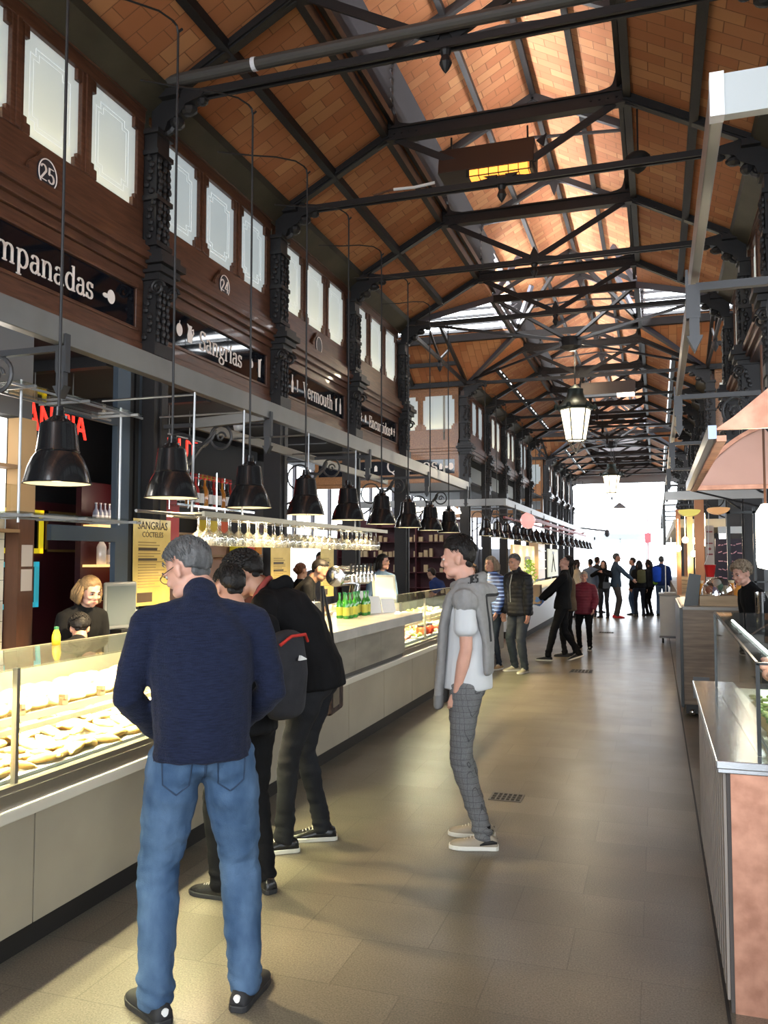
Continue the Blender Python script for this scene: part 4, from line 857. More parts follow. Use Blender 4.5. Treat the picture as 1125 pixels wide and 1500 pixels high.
# back shelving with coloured packets and bottles (bays two and three)
S(MB().box(-6.3, -6.2, 9.0, 12.2, 1.95, 3.4).build('wall_shelf_back', blackw)); S(MB().box(-6.3, -6.2, 9.0, 12.2, 0, 1.95).build('wall_shelf_back', mat('pinkish_wall', (.50, .30, .22), .6)))
for i, (y, z, cc) in enumerate([(11.2, 1.72, (.8, .7, .03)), (11.45, 1.72, (.75, .04, .02)), (11.7, 1.72, (.8, .3, .02)), (10.3, 2.02, (.7, .5, .05)), (10.6, 2.02, (.7, .1, .02))]):
    o = MB().box(-6.15, -5.95, y, y+.2, z, z+.26).build('food_packet', mat(f'packet{i}', cc, .5), bevel=.01); tag(o, ['yellow', 'red', 'orange', 'mustard', 'dark red'][i] + ' packet on the shelf behind the bar', 'packet', 'coloured packets behind the bar')
o = MB().box(-6.2, -5.9, 9.4, 12.0, 1.68, 1.71).build('wall_shelf', mat('plain_wood_shelf')); tag(o, 'shelf of coloured packets behind the bar', 'shelf'); o = MB().box(-6.2, -5.9, 9.4, 12.0, 1.97, 2.0).build('wall_shelf', mat('plain_wood_shelf')); tag(o, 'upper packet shelf behind the bar', 'shelf')
fr = empty('lit_fridge', (-6.2, 12.9, 0), 0, 'bright white glass-door fridge glowing behind the bar staff', 'fridge'); MB().box(-.5, 0, 0, 2.3, 0, 2.1).build('cabinet', white_paint, fr); MB().box(.0, .01, .1, 2.2, .75, 1.86).build('lit_door', mat('lit_fridge_door', (.85, .9, .95), .2, emit=(.85, .93, 1), es=1.5, col2=(.6, .68, .75), vscale=5), fr); MB().box(.0, .03, .05, 2.25, 1.87, 2.0).build('header', mat('blue_header', (.1, .18, .3), .4), fr)
# dark shelving across the side aisle under the warm wooden wall
dk = empty('shelving', (0, YK(5)+1.2, 0), 0, 'dark shelving of packets behind the young man across the aisle', 'shelving'); m = MB()
for x in (-8.2, -7.1, -6.0, -4.9): m.box(x-.02, x+.02, 0, .4, 0, 2.6)
for z in (.9, 1.3, 1.7, 2.1, 2.5): m.box(-8.2, -4.9, 0, .4, z-.02, z)
m.box(-8.2, -4.9, .4, .44, 0, 2.7); m.build('boards', burg, dk)
pk = MB().box(-.05, .05, -.04, .04, 0, .16).build('packet', mat('dim_packet', (.45, .34, .2), .5)); n = 0
for z in (1.3, 1.7, 2.1):
    for i in range(22):
        if rr.random() < .35: continue
        d = pk if n == 0 else dup(pk); n += 1; d.location = (-8.0 + .14*i, YK(5)+1.35, z); d.scale = (rr.uniform(.8, 1.2), 1, rr.uniform(.6, 1.4)); tag(d, 'small beige packet on the ' + {1.3: 'lower', 1.7: 'middle', 2.1: 'top'}[z] + ' shelf of the dark shelving', 'packet', 'packets on the dark shelving, ' + {1.3: 'lower', 1.7: 'middle', 2.1: 'top'}[z] + ' shelf')
point((-6.3, YK(5)+.6, 2.9), 14, (1, .8, .6), .1)
# big white dome shade beyond the sign
o = MB().lathe([(.55, 0), (.53, .06), (.42, .14), (.2, .2), (.0, .22)], 24).build('dome_lamp', mat('lit_white_dome', (.9, .85, .75), .5, emit=(1, .93, .8), es=1.8), loc=(-4.9, YK(5)-.7, 2.72), smooth=True); tag(o, 'wide white glowing dome lamp below the warm wooden wall', 'lamp')
o = MB().ell((0, 0, 0), (.05, .05, .04)).tube([(0, 0, .03), (0, 0, .4)], .005, 6).build('spot_lamp', mat('white_glow', (1, 1, 1), .5, emit=(1, .97, .9), es=9), loc=(-4.6, 9.75, 3.02), smooth=True); tag(o, 'small bright white ceiling spot inside the stall under the Vermouth board', 'spot lamp')
point((-4.6, 9.75, 2.9), 18, (1, .95, .88), .05)
o = MB().lathe([(0, -.06), (.045, -.045), (.055, 0), (.055, .03), (.04, .035)], 16).build('security_camera', white_paint, loc=(-4.0, 7.45, 3.0), smooth=True); tag(o, 'small white dome camera under the Sangrías board', 'camera')
# ---- counters farther along on the left
c = empty('service_counter', (0, 0, 0), 0, 'white-fronted counter beyond the cross aisle on the left', 'counter')
MB().box(-3.3, -2.65, 17.2, 29.5, 0, .14).build('plinth', plinth_m, c); MB().box(-3.3, -2.6, 17.2, 29.5, .14, .93).build('white_front', mat('white_counter_front', (.72, .74, .76), .3), c); MB().box(-3.35, -2.55, 17.15, 29.5, .93, .98).build('worktop', mat('pale_stone_ledge'), c)
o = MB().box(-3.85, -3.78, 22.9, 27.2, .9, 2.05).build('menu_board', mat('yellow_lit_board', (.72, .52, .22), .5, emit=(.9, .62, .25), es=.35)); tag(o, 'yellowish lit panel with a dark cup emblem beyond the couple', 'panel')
m = MB(); T = lambda a, b: (-3.775, 25.6+a*1.0, 1.52+b); m.prism([T(.55*math.cos(t), .16+.05*math.sin(t)) for t in [2*PI*i/20 for i in range(20)]], (.01, 0, 0)); m.prism([T(.55*math.cos(t), .14+.30*math.sin(t)) for t in [PI+PI*i/14 for i in range(15)]], (.008, 0, 0)); m.prism([T(-.7, -.26), T(.5, -.2), T(.85, -.10), T(.5, -.26), T(-.5, -.33)], (.01, 0, 0)); m.build('cup_emblem', mat('dark_emblem', (.05, .04, .03), .5), o)
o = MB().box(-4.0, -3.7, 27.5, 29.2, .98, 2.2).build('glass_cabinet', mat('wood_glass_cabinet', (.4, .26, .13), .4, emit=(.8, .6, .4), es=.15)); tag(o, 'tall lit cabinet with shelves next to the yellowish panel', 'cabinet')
m = MB()
for z in (1.3, 1.6, 1.9): m.box(-3.70, -3.66, 27.5, 29.2, z, z+.03)
m.build('shelf', white_paint, o)
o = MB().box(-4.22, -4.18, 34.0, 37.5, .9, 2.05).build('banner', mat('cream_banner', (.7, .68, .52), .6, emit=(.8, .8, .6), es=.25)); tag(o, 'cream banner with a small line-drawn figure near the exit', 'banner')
m = MB().tube([(-4.17, 35.7, 1.85), (-4.17, 35.7, 1.75), (-4.17, 35.3, 1.3), (-4.17, 35.1, 1.1)], .02, 5).tube([(-4.17, 35.7, 1.75), (-4.17, 36.1, 1.3), (-4.17, 36.4, 1.1)], .02, 5).box(-4.18, -4.17, 35.4, 36.0, 1.85, 1.95); m.build('line_figure', mat('dark_emblem'), o)
# leafy plant on the second counter
pm = MB(); rp = random.Random(2)
for i in range(240):
    a = rp.uniform(0, 2*PI); h = rp.uniform(.05, .62); r = rp.uniform(.02, .16)*(1.2-h); cx, cy = r*math.cos(a), r*math.sin(a); d = rp.uniform(0, 6); l = .05
    pm.add([(cx, cy, h), (cx+l*math.cos(d), cy+l*math.sin(d), h+.02), (cx+l*1.7*math.cos(d+.3), cy+l*1.7*math.sin(d+.3), h+.05), (cx+l*math.cos(d+.7), cy+l*math.sin(d+.7), h+.035)], [(0, 1, 2, 3)])
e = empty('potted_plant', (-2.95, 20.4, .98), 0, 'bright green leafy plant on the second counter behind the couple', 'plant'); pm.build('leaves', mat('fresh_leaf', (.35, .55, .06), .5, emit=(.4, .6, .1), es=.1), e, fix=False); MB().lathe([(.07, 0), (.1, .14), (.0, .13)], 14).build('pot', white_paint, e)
# red pipework hanging at the second frame, small spot lamp bar
m = MB()
for y in (24, 28, 32, 36): m.bar((-3.6, y, 2.72), (-2.9, y, 2.72), .04, .05)
m.bar((-3.0, 20, 2.66), (-3.0, 38, 2.66), .05, .09); m.bar((-3.5, 20, 2.66), (-3.5, 38, 2.66), .05, .05); o = m.build('red_rail', mat('dull_red_steel', (.35, .09, .09), .5)); tag(o, 'dull red rail frame hanging over the second row of lamps', 'rail')
o = MB().lathe([(.10, 0), (.18, .09), (.2, .2), (.1, .3), (.05, .33)], 16, M=Matrix.Rotation(1.2, 3, 'Y')).build('red_spotlight', mat('red_glass_lamp', (.6, .08, .08), .2, emit=(1, .5, .45), es=.8), loc=(-3.05, 19.8, 2.5), smooth=True); tag(o, 'round pinkish glowing lamp hanging among the second row of pendants', 'lamp')
# ================================================================ RIGHT SIDE, CEILING FIXTURES, EXIT
copper = mat('brushed_copper', (.60, .31, .21), .42, .75, col2=(.40, .19, .125), vscale=14)
copper_in = mat('pink_copper_lining', (.72, .42, .33), .5, .25, vary=.12, vscale=2)
steel_top = mat('stainless_worktop', (.62, .64, .67), .16, .92, bump=.04, bscale=12)
slat_m = mat('pale_vertical_slat', (.36, .31, .27), .5, vary=.15, vscale=3)
veneer = mat('striped_wood_veneer', (.235, .165, .105), .45, col2=(.12, .08, .05), vscale=3, vstretch=(1, 1, 12))
c = empty('copper_counter', (0, 0, 0), 0, 'copper-fronted serving counter with stainless top at the right edge', 'counter')
MB().box(.245, 1.9, 3.365, 5.3, .0, .875).build('copper_front', copper, c)
m = MB(); y = 3.40
while y < 5.3: m.box(.222, .245, y, y+.085, .03, .875); y += .125
m.build('side_slats', slat_m, c); MB().box(.232, .25, 3.37, 5.3, 0, .87).build('slat_backing', mat('dark_gap', (.07, .06, .055), .8), c)
MB().box(.195, 1.95, 3.33, 5.45, .885, .915).box(.20, 1.9, 3.35, 5.4, .865, .885).build('steel_top', steel_top, c, bevel=.004)
g = empty('glass_sneeze_case', (0, 0, 0), 0, 'tall glass display case of cured meats and sandwiches on the copper counter', 'display case')
m = MB(); m.prism([(.352, 3.45, .917), (.352, 3.45, 1.26), (.315, 5.2, 1.34), (.315, 5.2, .917)], (.006, 0, 0)); m.box(.36, 1.6, 3.446, 3.452, .917, 1.255); m.prism([(.352, 3.45, 1.258), (1.6, 3.45, 1.258), (1.6, 5.2, 1.34), (.315, 5.2, 1.34)], (0, 0, .008)); m.build('glass_panes', glass_green, g)
m = MB(); m.box(.348, .362, 3.440, 3.456, .917, 1.262); m.bar((.35, 3.447, 1.262), (1.6, 3.447, 1.262), .014, .010); m.bar((.353, 3.45, 1.264), (.315, 5.2, 1.346), .010, .010); m.bar((.315, 5.2, .917), (.315, 5.2, 1.34), .014, .014); m.build('black_edge', mat('black_frame', (.008, .01, .01), .3), g)
MB().box(.50, 1.55, 3.50, 5.1, 1.075, 1.085).build('inner_shelf', glass_green, g); MB().bar((.46, 3.55, 1.24), (.40, 5.1, 1.31), .010, .008).build('led_strip', mat('cold_led', (1, 1, 1), .5, emit=(.95, 1, 1), es=14), g)
m = MB().box(.40, 1.55, 3.50, 5.1, .918, .93); m.build('white_base', mat('white_tray'), g)
area('case_strip_light', (.75, 4.3, 1.235), .5, 1.6, 16, (.97, 1, .98))
meat = mat('cured_meat', (.55, .10, .07), .35, col2=(.80, .45, .36), vscale=16, bump=.3, bscale=30); roll = mat('bread_roll', (.72, .50, .24), .6, col2=(.55, .33, .12), vscale=8); green = mat('salad_leaf', (.16, .28, .07), .5, col2=(.5, .55, .2), vscale=20)
rg_ = random.Random(9)
ham = MB().ell((0, 0, 0), (.06, .05, .035), 14, 9).ell((.05, .02, .01), (.05, .04, .03), 12, 8).ell((-.02, .03, .03), (.045, .03, .02), 10, 6)
H0 = ham.build('ham_portion', meat, smooth=True); B0_ = MB().ell((0, 0, .03), (.035, .085, .03), 16, 10).build('bread_roll', roll, smooth=True)
for i in range(14):
    d = H0 if i == 0 else dup(H0); d.location = (.52+.13*(i % 3)+rg_.uniform(-.02, .02), 3.56+.2*(i//3), 1.125+rg_.uniform(0, .02)); d.rotation_euler = (rg_.uniform(-.4, .4), rg_.uniform(-.3, .3), rg_.uniform(0, 6))
    tag(d, 'pink and red lump of cured ham on the upper shelf of the right glass case', 'ham', 'ham portions in the right glass case')
for i in range(18):
    d = B0_ if i == 0 else dup(B0_); d.location = (.44+.075*(i % 5), 3.60+.22*(i//5), .935); d.rotation_euler = (0, 0, .2)
    tag(d, 'pale bread roll on a tray in the bottom of the right glass case', 'bread', 'bread rolls in the right glass case')
    if i < 9:
        q = MB()
        for k in range(10): q.ell((rg_.uniform(-.03, .03), rg_.uniform(-.08, .08), rg_.uniform(0, .02)), (.018, .022, .008), 6, 4)
        o = q.build('salad_leaves', green, d, (0, 0, .062), smooth=True)
o = MB().lathe([(.02, 0), (.1, .0), (.13, .02), (.135, .03)], 20, cap=True).build('steel_bowl', chrome, loc=(.47, 3.53-.0, .918), smooth=True); o.location = (.56, 3.60, .93); tag(o, 'shallow steel bowl at the front of the right glass case', 'bowl')
# wood-veneer cabinet on castors
v = empty('veneer_cabinet', (0, 0, 0), 0, 'tall striped-wood counter cabinet on castors beyond the copper counter', 'cabinet')
MB().box(.25, 1.05, 9.35, 11.6, .13, 1.12).build('cabinet_body', veneer, v); MB().box(.22, .25, 9.33, 11.6, .10, 1.14).build('dark_side', mat('black_frame'), v); MB().box(.24, 1.1, 9.33, 11.65, 1.12, 1.15).build('cabinet_top', mat('grey_top', (.3, .28, .25), .4), v)
MB().box(.34, .50, 9.335, 9.35, .20, .42).build('vent_panel', mat('grey_plastic'), v); MB().box(.27, 1.0, 9.40, 11.5, .03, .13).build('base', plinth_m, v)
for x, y in ((.33, 9.39), (.9, 9.39)): MB().lathe([(.03, -.015), (.035, 0), (.03, .015)], 14, (x, y, .045), Matrix.Rotation(PI/2, 3, 'Y')).ell((x, y-.03, .05), (.03, .025, .03), 10, 8).build('castor', chrome, v, auto=True)
# things on it
e = empty('black_menu', (.33, 9.55, 1.15), .0, 'black folded menu holder standing on the wood cabinet', 'menu holder'); MB().prism([(-.06, 0, 0), (.08, 0, 0), (.12, 0, .33), (-.0, 0, .35)], (0, .02, 0)).build('front_cover', mat('black_frame'), e); MB().prism([(-.05, .1, 0), (.09, .1, 0), (.12, .02, .33), (0, .02, .35)], (0, .015, 0)).build('back_cover', mat('black_frame'), e)
e = empty('wrapped_basket', (.62, 9.7, 1.15), 0, 'dome of clear cellophane over food on a wooden crate on the cabinet', 'basket'); MB().box(-.19, .19, -.15, .15, 0, .11).build('wooden_crate', mat('pale_crate_wood', (.48, .34, .2), .6, vary=.3, vscale=3, vstretch=(1, 1, 8)), e, bevel=.004)
MB().ell((0, 0, .11), (.17, .14, .20), 18, 10).build('cellophane', glassmat('cellophane', (.95, .95, .95), 1.2), e, smooth=True)
for i, (x, z, cc) in enumerate([(-.08, .17, (.6, .2, .1)), (.02, .2, (.15, .3, .2)), (.08, .17, (.7, .6, .4)), (-.02, .16, (.2, .2, .35)), (.0, .24, (.75, .7, .6))]): MB().ell((x, 0, z), (.045, .05, .05), 10, 8).build('wrapped_food', mat(f'wrapped{i}', cc, .5), e, smooth=True)
oj = mat('orange_drink', (.85, .36, .06), .3)
for i, (x, y, s_) in enumerate([(.46, 10.0, 1.2), (.86, 9.9, 1.15), (.93, 10.1, 1.0), (.80, 10.2, 1.1)]):
    e = empty('carafe', (x, y, 1.15), 0, ['plump', 'tall', 'short', 'slim'][i] + ' carafe of orange drink behind the cellophane basket', 'carafe', 'carafes of orange drink'); MB().lathe([(.06*s_, 0), (.07*s_, .06), (.06*s_, .14), (.03*s_, .2), (.03*s_, .23)], 14).build('drink', oj, e, smooth=True); MB().lathe([(.026*s_, .23), (.03*s_, .26), (0, .262)], 10).build('stopper', mat('wooden_stopper', (.7, .6, .4), .5), e)
e = empty('cup_stack', (.93, 8.2, 1.0), 0, 'two tall columns of stacked clear plastic cups on the right', 'cup stack')
for x in (-.05, .06):
    m = MB()
    for i in range(18): m.lathe([(.032, i*.018), (.043, i*.018+.05)], 14, (x, 0, .0), cap=False)
    m.build('stacked_cups', glassmat('plastic_cup', (.9, .9, .92), 2.2), e, fix=False)
o = MB().box(.75, 1.9, 7.0, 8.9, .0, .985).build('service_counter', mat('dark_worktop')); tag(o, 'dark counter in front of the curly-haired person on the right', 'counter')
o = MB().tube([(.70, 7.2, 1.05), (.80, 7.2, 1.12), (1.0, 7.2, 1.2), (1.3, 7.2, 1.24)], .012, 8).build('bent_tap', chrome); tag(o, 'curved pale rod in front of the curly-haired person', 'rod')
# thin dark posts of the stall frame
e = empty('stall_uprights', (.86, 11.2, 0), 0, 'thin black metal stall frame standing on the wood cabinet end', 'stall frame'); MB().box(-.02, .02, -.02, .02, 0, 2.3).build('post', mat('black_frame'), e); MB().box(.28, .31, -.02, .02, 0, 2.3).build('post', mat('black_frame'), e); MB().box(-.02, .9, -.02, .02, 1.36, 1.38).box(-.02, .9, -.02, .02, 2.22, 2.25).build('cross_bar', mat('black_frame'), e)
# copper canopy
h = empty('copper_canopy', (0, 0, 0), 0, 'large copper-clad hood with a curved opening hanging over the right stall', 'canopy')
MB().prism([(.25, 3.9, 2.225), (1.65, 3.9, 2.225), (1.25, 3.9, 3.05), (.25+.08, 3.9, 2.28)], (0, .02, 0)).build('front_gable', copper, h)
m = MB(); m.box(.225, .26, 3.89, 6.82, 2.185, 2.245); m.build('side_fascia', mat('blue_grey_edge', (.22, .25, .31), .3, .7), h); MB().box(.26, .30, 3.9, 6.8, 2.175, 2.20).build('copper_lip', copper, h)
A = [(.25, 2.21)] + [(.25 + 1.05*math.sin(t), 2.21 + .52*(1-math.cos(t))**.8 * 1.0) for t in []]
arcp = [(.27 + .62*u, 2.225 + .43*math.sin(u*PI/2)**.9) for u in [i/12 for i in range(13)]] + [(1.6, 2.68), (1.6, 2.20)]
MB().prism([(x, 6.8, z) for x, z in [(.27, 2.205)] + arcp], (0, .02, 0)).build('end_lunette', copper_in, h)
m = MB(); pa = [(.25 + .64*u, 6.79, 2.225 + .445*math.sin(u*PI/2)**.9) for u in [i/12 for i in range(13)]]
for a, b in zip(pa, pa[1:]): m.bar(a, b, .05, .03)
m.bar((.25, 6.79, 2.2), (1.6, 6.79, 2.2), .05, .035); m.build('rolled_rim', copper, h)
MB().tube([(.3, 3.95, 2.24), (.75, 5.6, 2.5)], .008, 6).tube([(.28, 6.8, 2.18), (1.0, 6.8, 1.98)], .008, 6).build('stay_rod', iron, h)
# bright hanging tube lamp
e = empty('hanging_tube_lamp', (.575, 5.0, 1.60), 0, 'brightly glowing cylindrical lamp on a brown cord at the right edge', 'lamp')
MB().lathe([(.0, 0), (.045, .01), (.052, .05), (.05, .31), (.02, .36), (0, .36)], 18).build('glowing_glass', mat('hot_lamp_glass', (1, .95, .85), .4, emit=(1, .90, .70), es=16), e, smooth=True); MB().tube([(0, 0, .36), (0, 0, 1.25)], .007, 6).build('cord', mat('brown_cord', (.1, .04, .02), .6), e); MB().tube([(.03, .05, -.6), (.03, .05, .05)], .012, 6).build('pale_pole', white_paint, e)
point((.575, 4.85, 1.75), 12, (1, .85, .6), .06)
# right hanging frame
RX, RZ = .185, 2.965
o = box_beam('canopy_rail', [((RX, 2.47, RZ), (RX, 46, RZ))], .035, .115, ''); tag(o, 'long steel beam running away above the right side stalls', 'steel beam')
o = MB().box(RX+.018, 2.6, 2.45, 2.485, RZ-.058, RZ+.062).build('white_end_fascia', mat('pale_painted_steel', (.42, .44, .44), .4)); tag(o, 'pale painted steel end piece in the upper right corner', 'steel beam')
o2 = MB().box(RX-.02, RX+.018, 2.44, 2.485, RZ-.062, RZ+.065).build('bright_corner', mat('bright_corner_steel', (.85, .85, .88), .3), o)
for i, k in enumerate((-1, 0, 1, 2, 3, 5, 6, 7, 8)):
    d = dup(br0); d.location = (RX, YK(k), 2.84); d.rotation_euler = (0, 0, PI); d.scale = (.85, 1, 1)
    tag(d, f'{ORD[i]} iron scroll bracket of the right-hand beam', 'bracket', 'scroll brackets of the right beam')
for i, y in enumerate((9.15, 9.9)):
    o = MB().box(.10, 1.1, y, y+.05, 2.27+.05*i, 2.36+.05*i).build('cross_rail', steel_beam); tag(o, ('lower', 'upper')[i] + ' grey cross rail beneath the far end of the copper canopy', 'rail')
# far right stalls
def pbox(name, lab, cat, x0, x1, y0, y1, z0, z1, m, grp=None, bevel=0):
    return tag(MB().box(x0, x1, y0, y1, z0, z1).build(name, m, bevel=bevel), lab, cat, grp)
pbox('stall_counter', 'long stall counter receding on the right past the wood cabinet', 'counter', .35, 1.1, 12.2, 30, 0, 1.04, veneer)
for i, (x, y) in enumerate([(.32, 15), (.50, 15.0), (.56, 18), (.62, 21)]):
    pbox('timber_post', f'{ORD[i]} reddish wooden post of the far right stalls', 'post', x, x+(.075 if i != 1 else .09), y, y+.08, 1.04, 2.5, mat('stall_timber', (.38, .17, .08), .5) if i != 1 else mat('pale_timber', (.65, .45, .2), .5), 'wooden posts of the far right stalls')
gl = mat('hot_small_bulb', (1, .9, .7), .5, emit=(1, .80, .50), es=18)
bl = MB().ell((0, 0, 0), (.05, .05, .055)).tube([(0, 0, .05), (0, 0, .5)], .004, 5)
BL = bl.build('bare_bulb', gl, smooth=True)
for i, (x, y, z) in enumerate([(.35, 14.9, 1.83), (.46, 14.8, 1.97), (.59, 14.8, 1.74), (.70, 14.9, 2.0), (.78, 14.9, 1.92), (.62, 14.7, 1.95), (.42, 19, 1.8), (.36, 23, 1.9)]):
    d = BL if i == 0 else dup(BL); d.location = (x, y, z); tag(d, 'small hot bulb of the cluster over the far right stall', 'bulb', 'hot bulbs over the far right stalls')
point((.45, 15, 1.6), 20, (1, .8, .5), .1); point((.8, 13.2, 1.9), 12, (1, .8, .55), .1)
for nm, x0, x1, y, z0, z1, cc, lb in [('cardboard_sign', .68, .80, 13, 1.30, 2.14, (.48, .40, .34), 'tall greyish sign board with red stamps on the far right stall'), ('chalk_board', .82, 1.30, 13.1, 1.15, 1.95, (.03, .022, .035), 'dark board with pink handwriting behind the carafes')]:
    o = pbox(nm, lb, 'sign', x0, x1, y, y+.03, z0, z1, mat(nm, cc, .6))
    if nm == 'cardboard_sign':
        m = MB()
        for z in (2.05, 1.88, 1.72, 1.55, 1.40): m.box(x0+.02, x1-.02, y-.004, y, z-.01, z+.01)
        for z in (1.80, 1.48): m.ell((x0+.06, y-.002, z), (.02, .003, .02), 8, 6)
        m.build('red_stamps', mat('red_stamp', (.25, .06, .06), .6), o)
    else:
        m = MB(); r3 = random.Random(4)
        for z in (1.86, 1.74, 1.62, 1.50, 1.38, 1.26):
            x = x0+.04
            while x < x1-.05: w_ = r3.uniform(.02, .07); m.bar((x, y-.003, z+r3.uniform(-.01, .01)), (x+w_, y-.003, z+r3.uniform(-.02, .03)), .004, .014); x += w_+.012
        m.build('chalk_strokes', mat('pink_chalk', (.70, .35, .38), .7), o)
e = empty('red_bucket', (.68, 12, 1.41), 0, 'red bucket hanging on a pale cord at the far right stall', 'bucket'); MB().lathe([(.05, 0), (.075, .16), (.08, .165)], 18).build('pail', mat('red_pail', (.6, .02, .02), .3), e, auto=True); MB().tube([(-.07, 0, .16), (-.02, 0, .30), (0, 0, .9)], .004, 5).build('cord', white_paint, e)
for i, (x, z, cc, r_) in enumerate([(.40, 2.26, (.85, .7, .15), .3), (.74, 2.28, (.75, .38, .15), -.3)]):
    m = MB().prism([(.13*math.cos(t)-.0, 0, .07*math.sin(t)*(1 if math.sin(t) < 0 else .2)) for t in [2*PI*j/20 for j in range(20)]], (0, .25, 0)); o = m.build('paper_lantern', mat(f'awning{i}', cc, .5, emit=cc, es=.35), loc=(x, 11, z)); tag(o, ('yellow', 'orange')[i] + ' curved hanging shade under the right-hand cross rails', 'shade')
pbox('timber_pillar', 'broad reddish pillar behind the hanging shades on the right', 'pillar', .58, .72, 14.0, 14.1, 1.0, 2.6, mat('stall_timber'))
o = pbox('wall_screen', 'thin black hanging screen at the far right of the exit', 'screen', .14, .2, 19, 19.6, 1.95, 2.72, mat('black_frame'))
pbox('stall_awning', 'pale stall fascia high above the far right counters', 'awning', .30, 1.2, 15.5, 30, 2.2, 2.35, mat('cream_fascia', (.55, .5, .38), .5))
pbox('white_banner', 'small white slanted banner above the dark board on the right', 'banner', .85, 1.2, 12.9, 12.92, 2.02, 2.12, white_paint)
k = empty('white_cart', (.24, 17.3, 0), 0, 'white metal service cart on castors at the right of the aisle', 'cart')
MB().box(-.2, .2, -.05, .55, .14, .93).build('cart_body', mat('white_enamel_cart', (.55, .55, .52), .4, vary=.08, vscale=4), k, bevel=.01); MB().box(-.215, .215, -.07, .57, .93, .97).box(-.12, .12, .0, .4, .97, .985).build('cart_lid', mat('grey_top'), k); MB().box(-.215, .215, -.07, .57, .10, .14).build('bumper', mat('grey_plastic'), k)
for x in (-.15, .15):
    for y in (0, .5): MB().lathe([(.035, -.02), (.05, -.012), (.05, .012), (.035, .02)], 16, (x, y, .05), Matrix.Rotation(PI/2, 3, 'Y')).box(x-.012, x+.012, y-.012, y+.012, .05, .11).build('castor', cable_m, k, auto=True)
pbox('white_pole', 'thin white pole standing behind the white cart', 'pole', .17, .19, 19.5, 19.52, 0, 1.65, white_paint)
for i in range(4):
    pbox('wooden_crate', ('bottom', 'second', 'third', 'top')[i] + ' slatted wooden crate of the pile past the white cart', 'crate', .40, .72, 16.2, 16.6, 1.04+.075*i, 1.105+.075*i, mat('pale_crate_wood'), 'crates past the white cart')
# ---- fixtures hanging from the roof
e = empty('infrared_heater', (-1.78, YK(1)+.1, 5.93), 0, 'dark rectangular ceiling heater with a glowing orange strip', 'heater')
MB().prism([(-.55, -.18, .17), (-.55, .18, .17), (-.55, .24, .48), (-.55, -.10, .48)], (1.1, 0, 0)).build('housing', mat('dark_brown_metal', (.045, .03, .025), .4, .4), e, bevel=.006)
MB().box(-.22, .53, -.16, .14, .09, .17).build('reflector', mat('black_frame'), e); MB().box(-.18, .50, -.165, -.15, .10, .165).box(-.18, .50, -.15, .12, .082, .09).build('glowing_element', mat('orange_element', (1, .5, .1), .5, emit=(1, .33, .045), es=1.9), e)
m = MB()
for i in range(7): m.box(-.185+.113*i-.004, -.185+.113*i+.004, -.172, .13, .078, .17)
m.build('element_grid', iron, e); MB().tube([(-.45, .1, .45), (-.45, .1, .72)], .012, 6).tube([(.45, .1, .45), (.45, .1, .72)], .012, 6).prism([(.56, 0, .48), (.68, 0, .55), (.64, 0, .40)], (0, .02, 0)).build('hangers', iron, e)
o = MB().tube([(-.2, 0, .0), (-.45, 0, -.02), (-.7, 0, -.01)], .018, 8).build('white_conduit', white_paint, loc=(-2.18, YK(1)-.02, 6.03)); tag(o, 'short white pipe lying along the tie rod beside the ceiling heater', 'pipe')
MB().tube([(-.7, 0, -.01), (-.8, 0, -.02), (-.95, 0, -.05)], .012, 6).build('brown_cable', mat('brown_cord'), o)
o = MB().lathe([(0, -.13), (.07, -.08), (.13, 0), (.135, .05), (.10, .09), (0, .10)], 16).build('ceiling_speaker', mat('matte_black', (.006, .006, .006), .8), loc=(-.12, YK(1)+.1, 5.98), smooth=True); MB().tube([(0, 0, .08), (0, 0, .02), (-.0, 0, .6)], .012, 6).build('stem', iron, o); tag(o, 'small black rounded speaker hanging beneath the second truss on the right', 'speaker')
o = MB().tube([(XL+.1, YK(0)-.08, 6.06), (XR-.1, YK(0)-.08, 6.06)], .055, 14).build('sprinkler_pipe', mat('dark_grey_pipe', (.06, .055, .05), .5)); MB().tube([(-3.35, YK(0)-.08, 6.06), (-3.31, YK(0)-.08, 6.06)], .060, 14).build('pipe_band', mat('bright_corner_steel'), o); tag(o, 'thick dark grey pipe running across the hall beside the nearest tie rod', 'pipe')
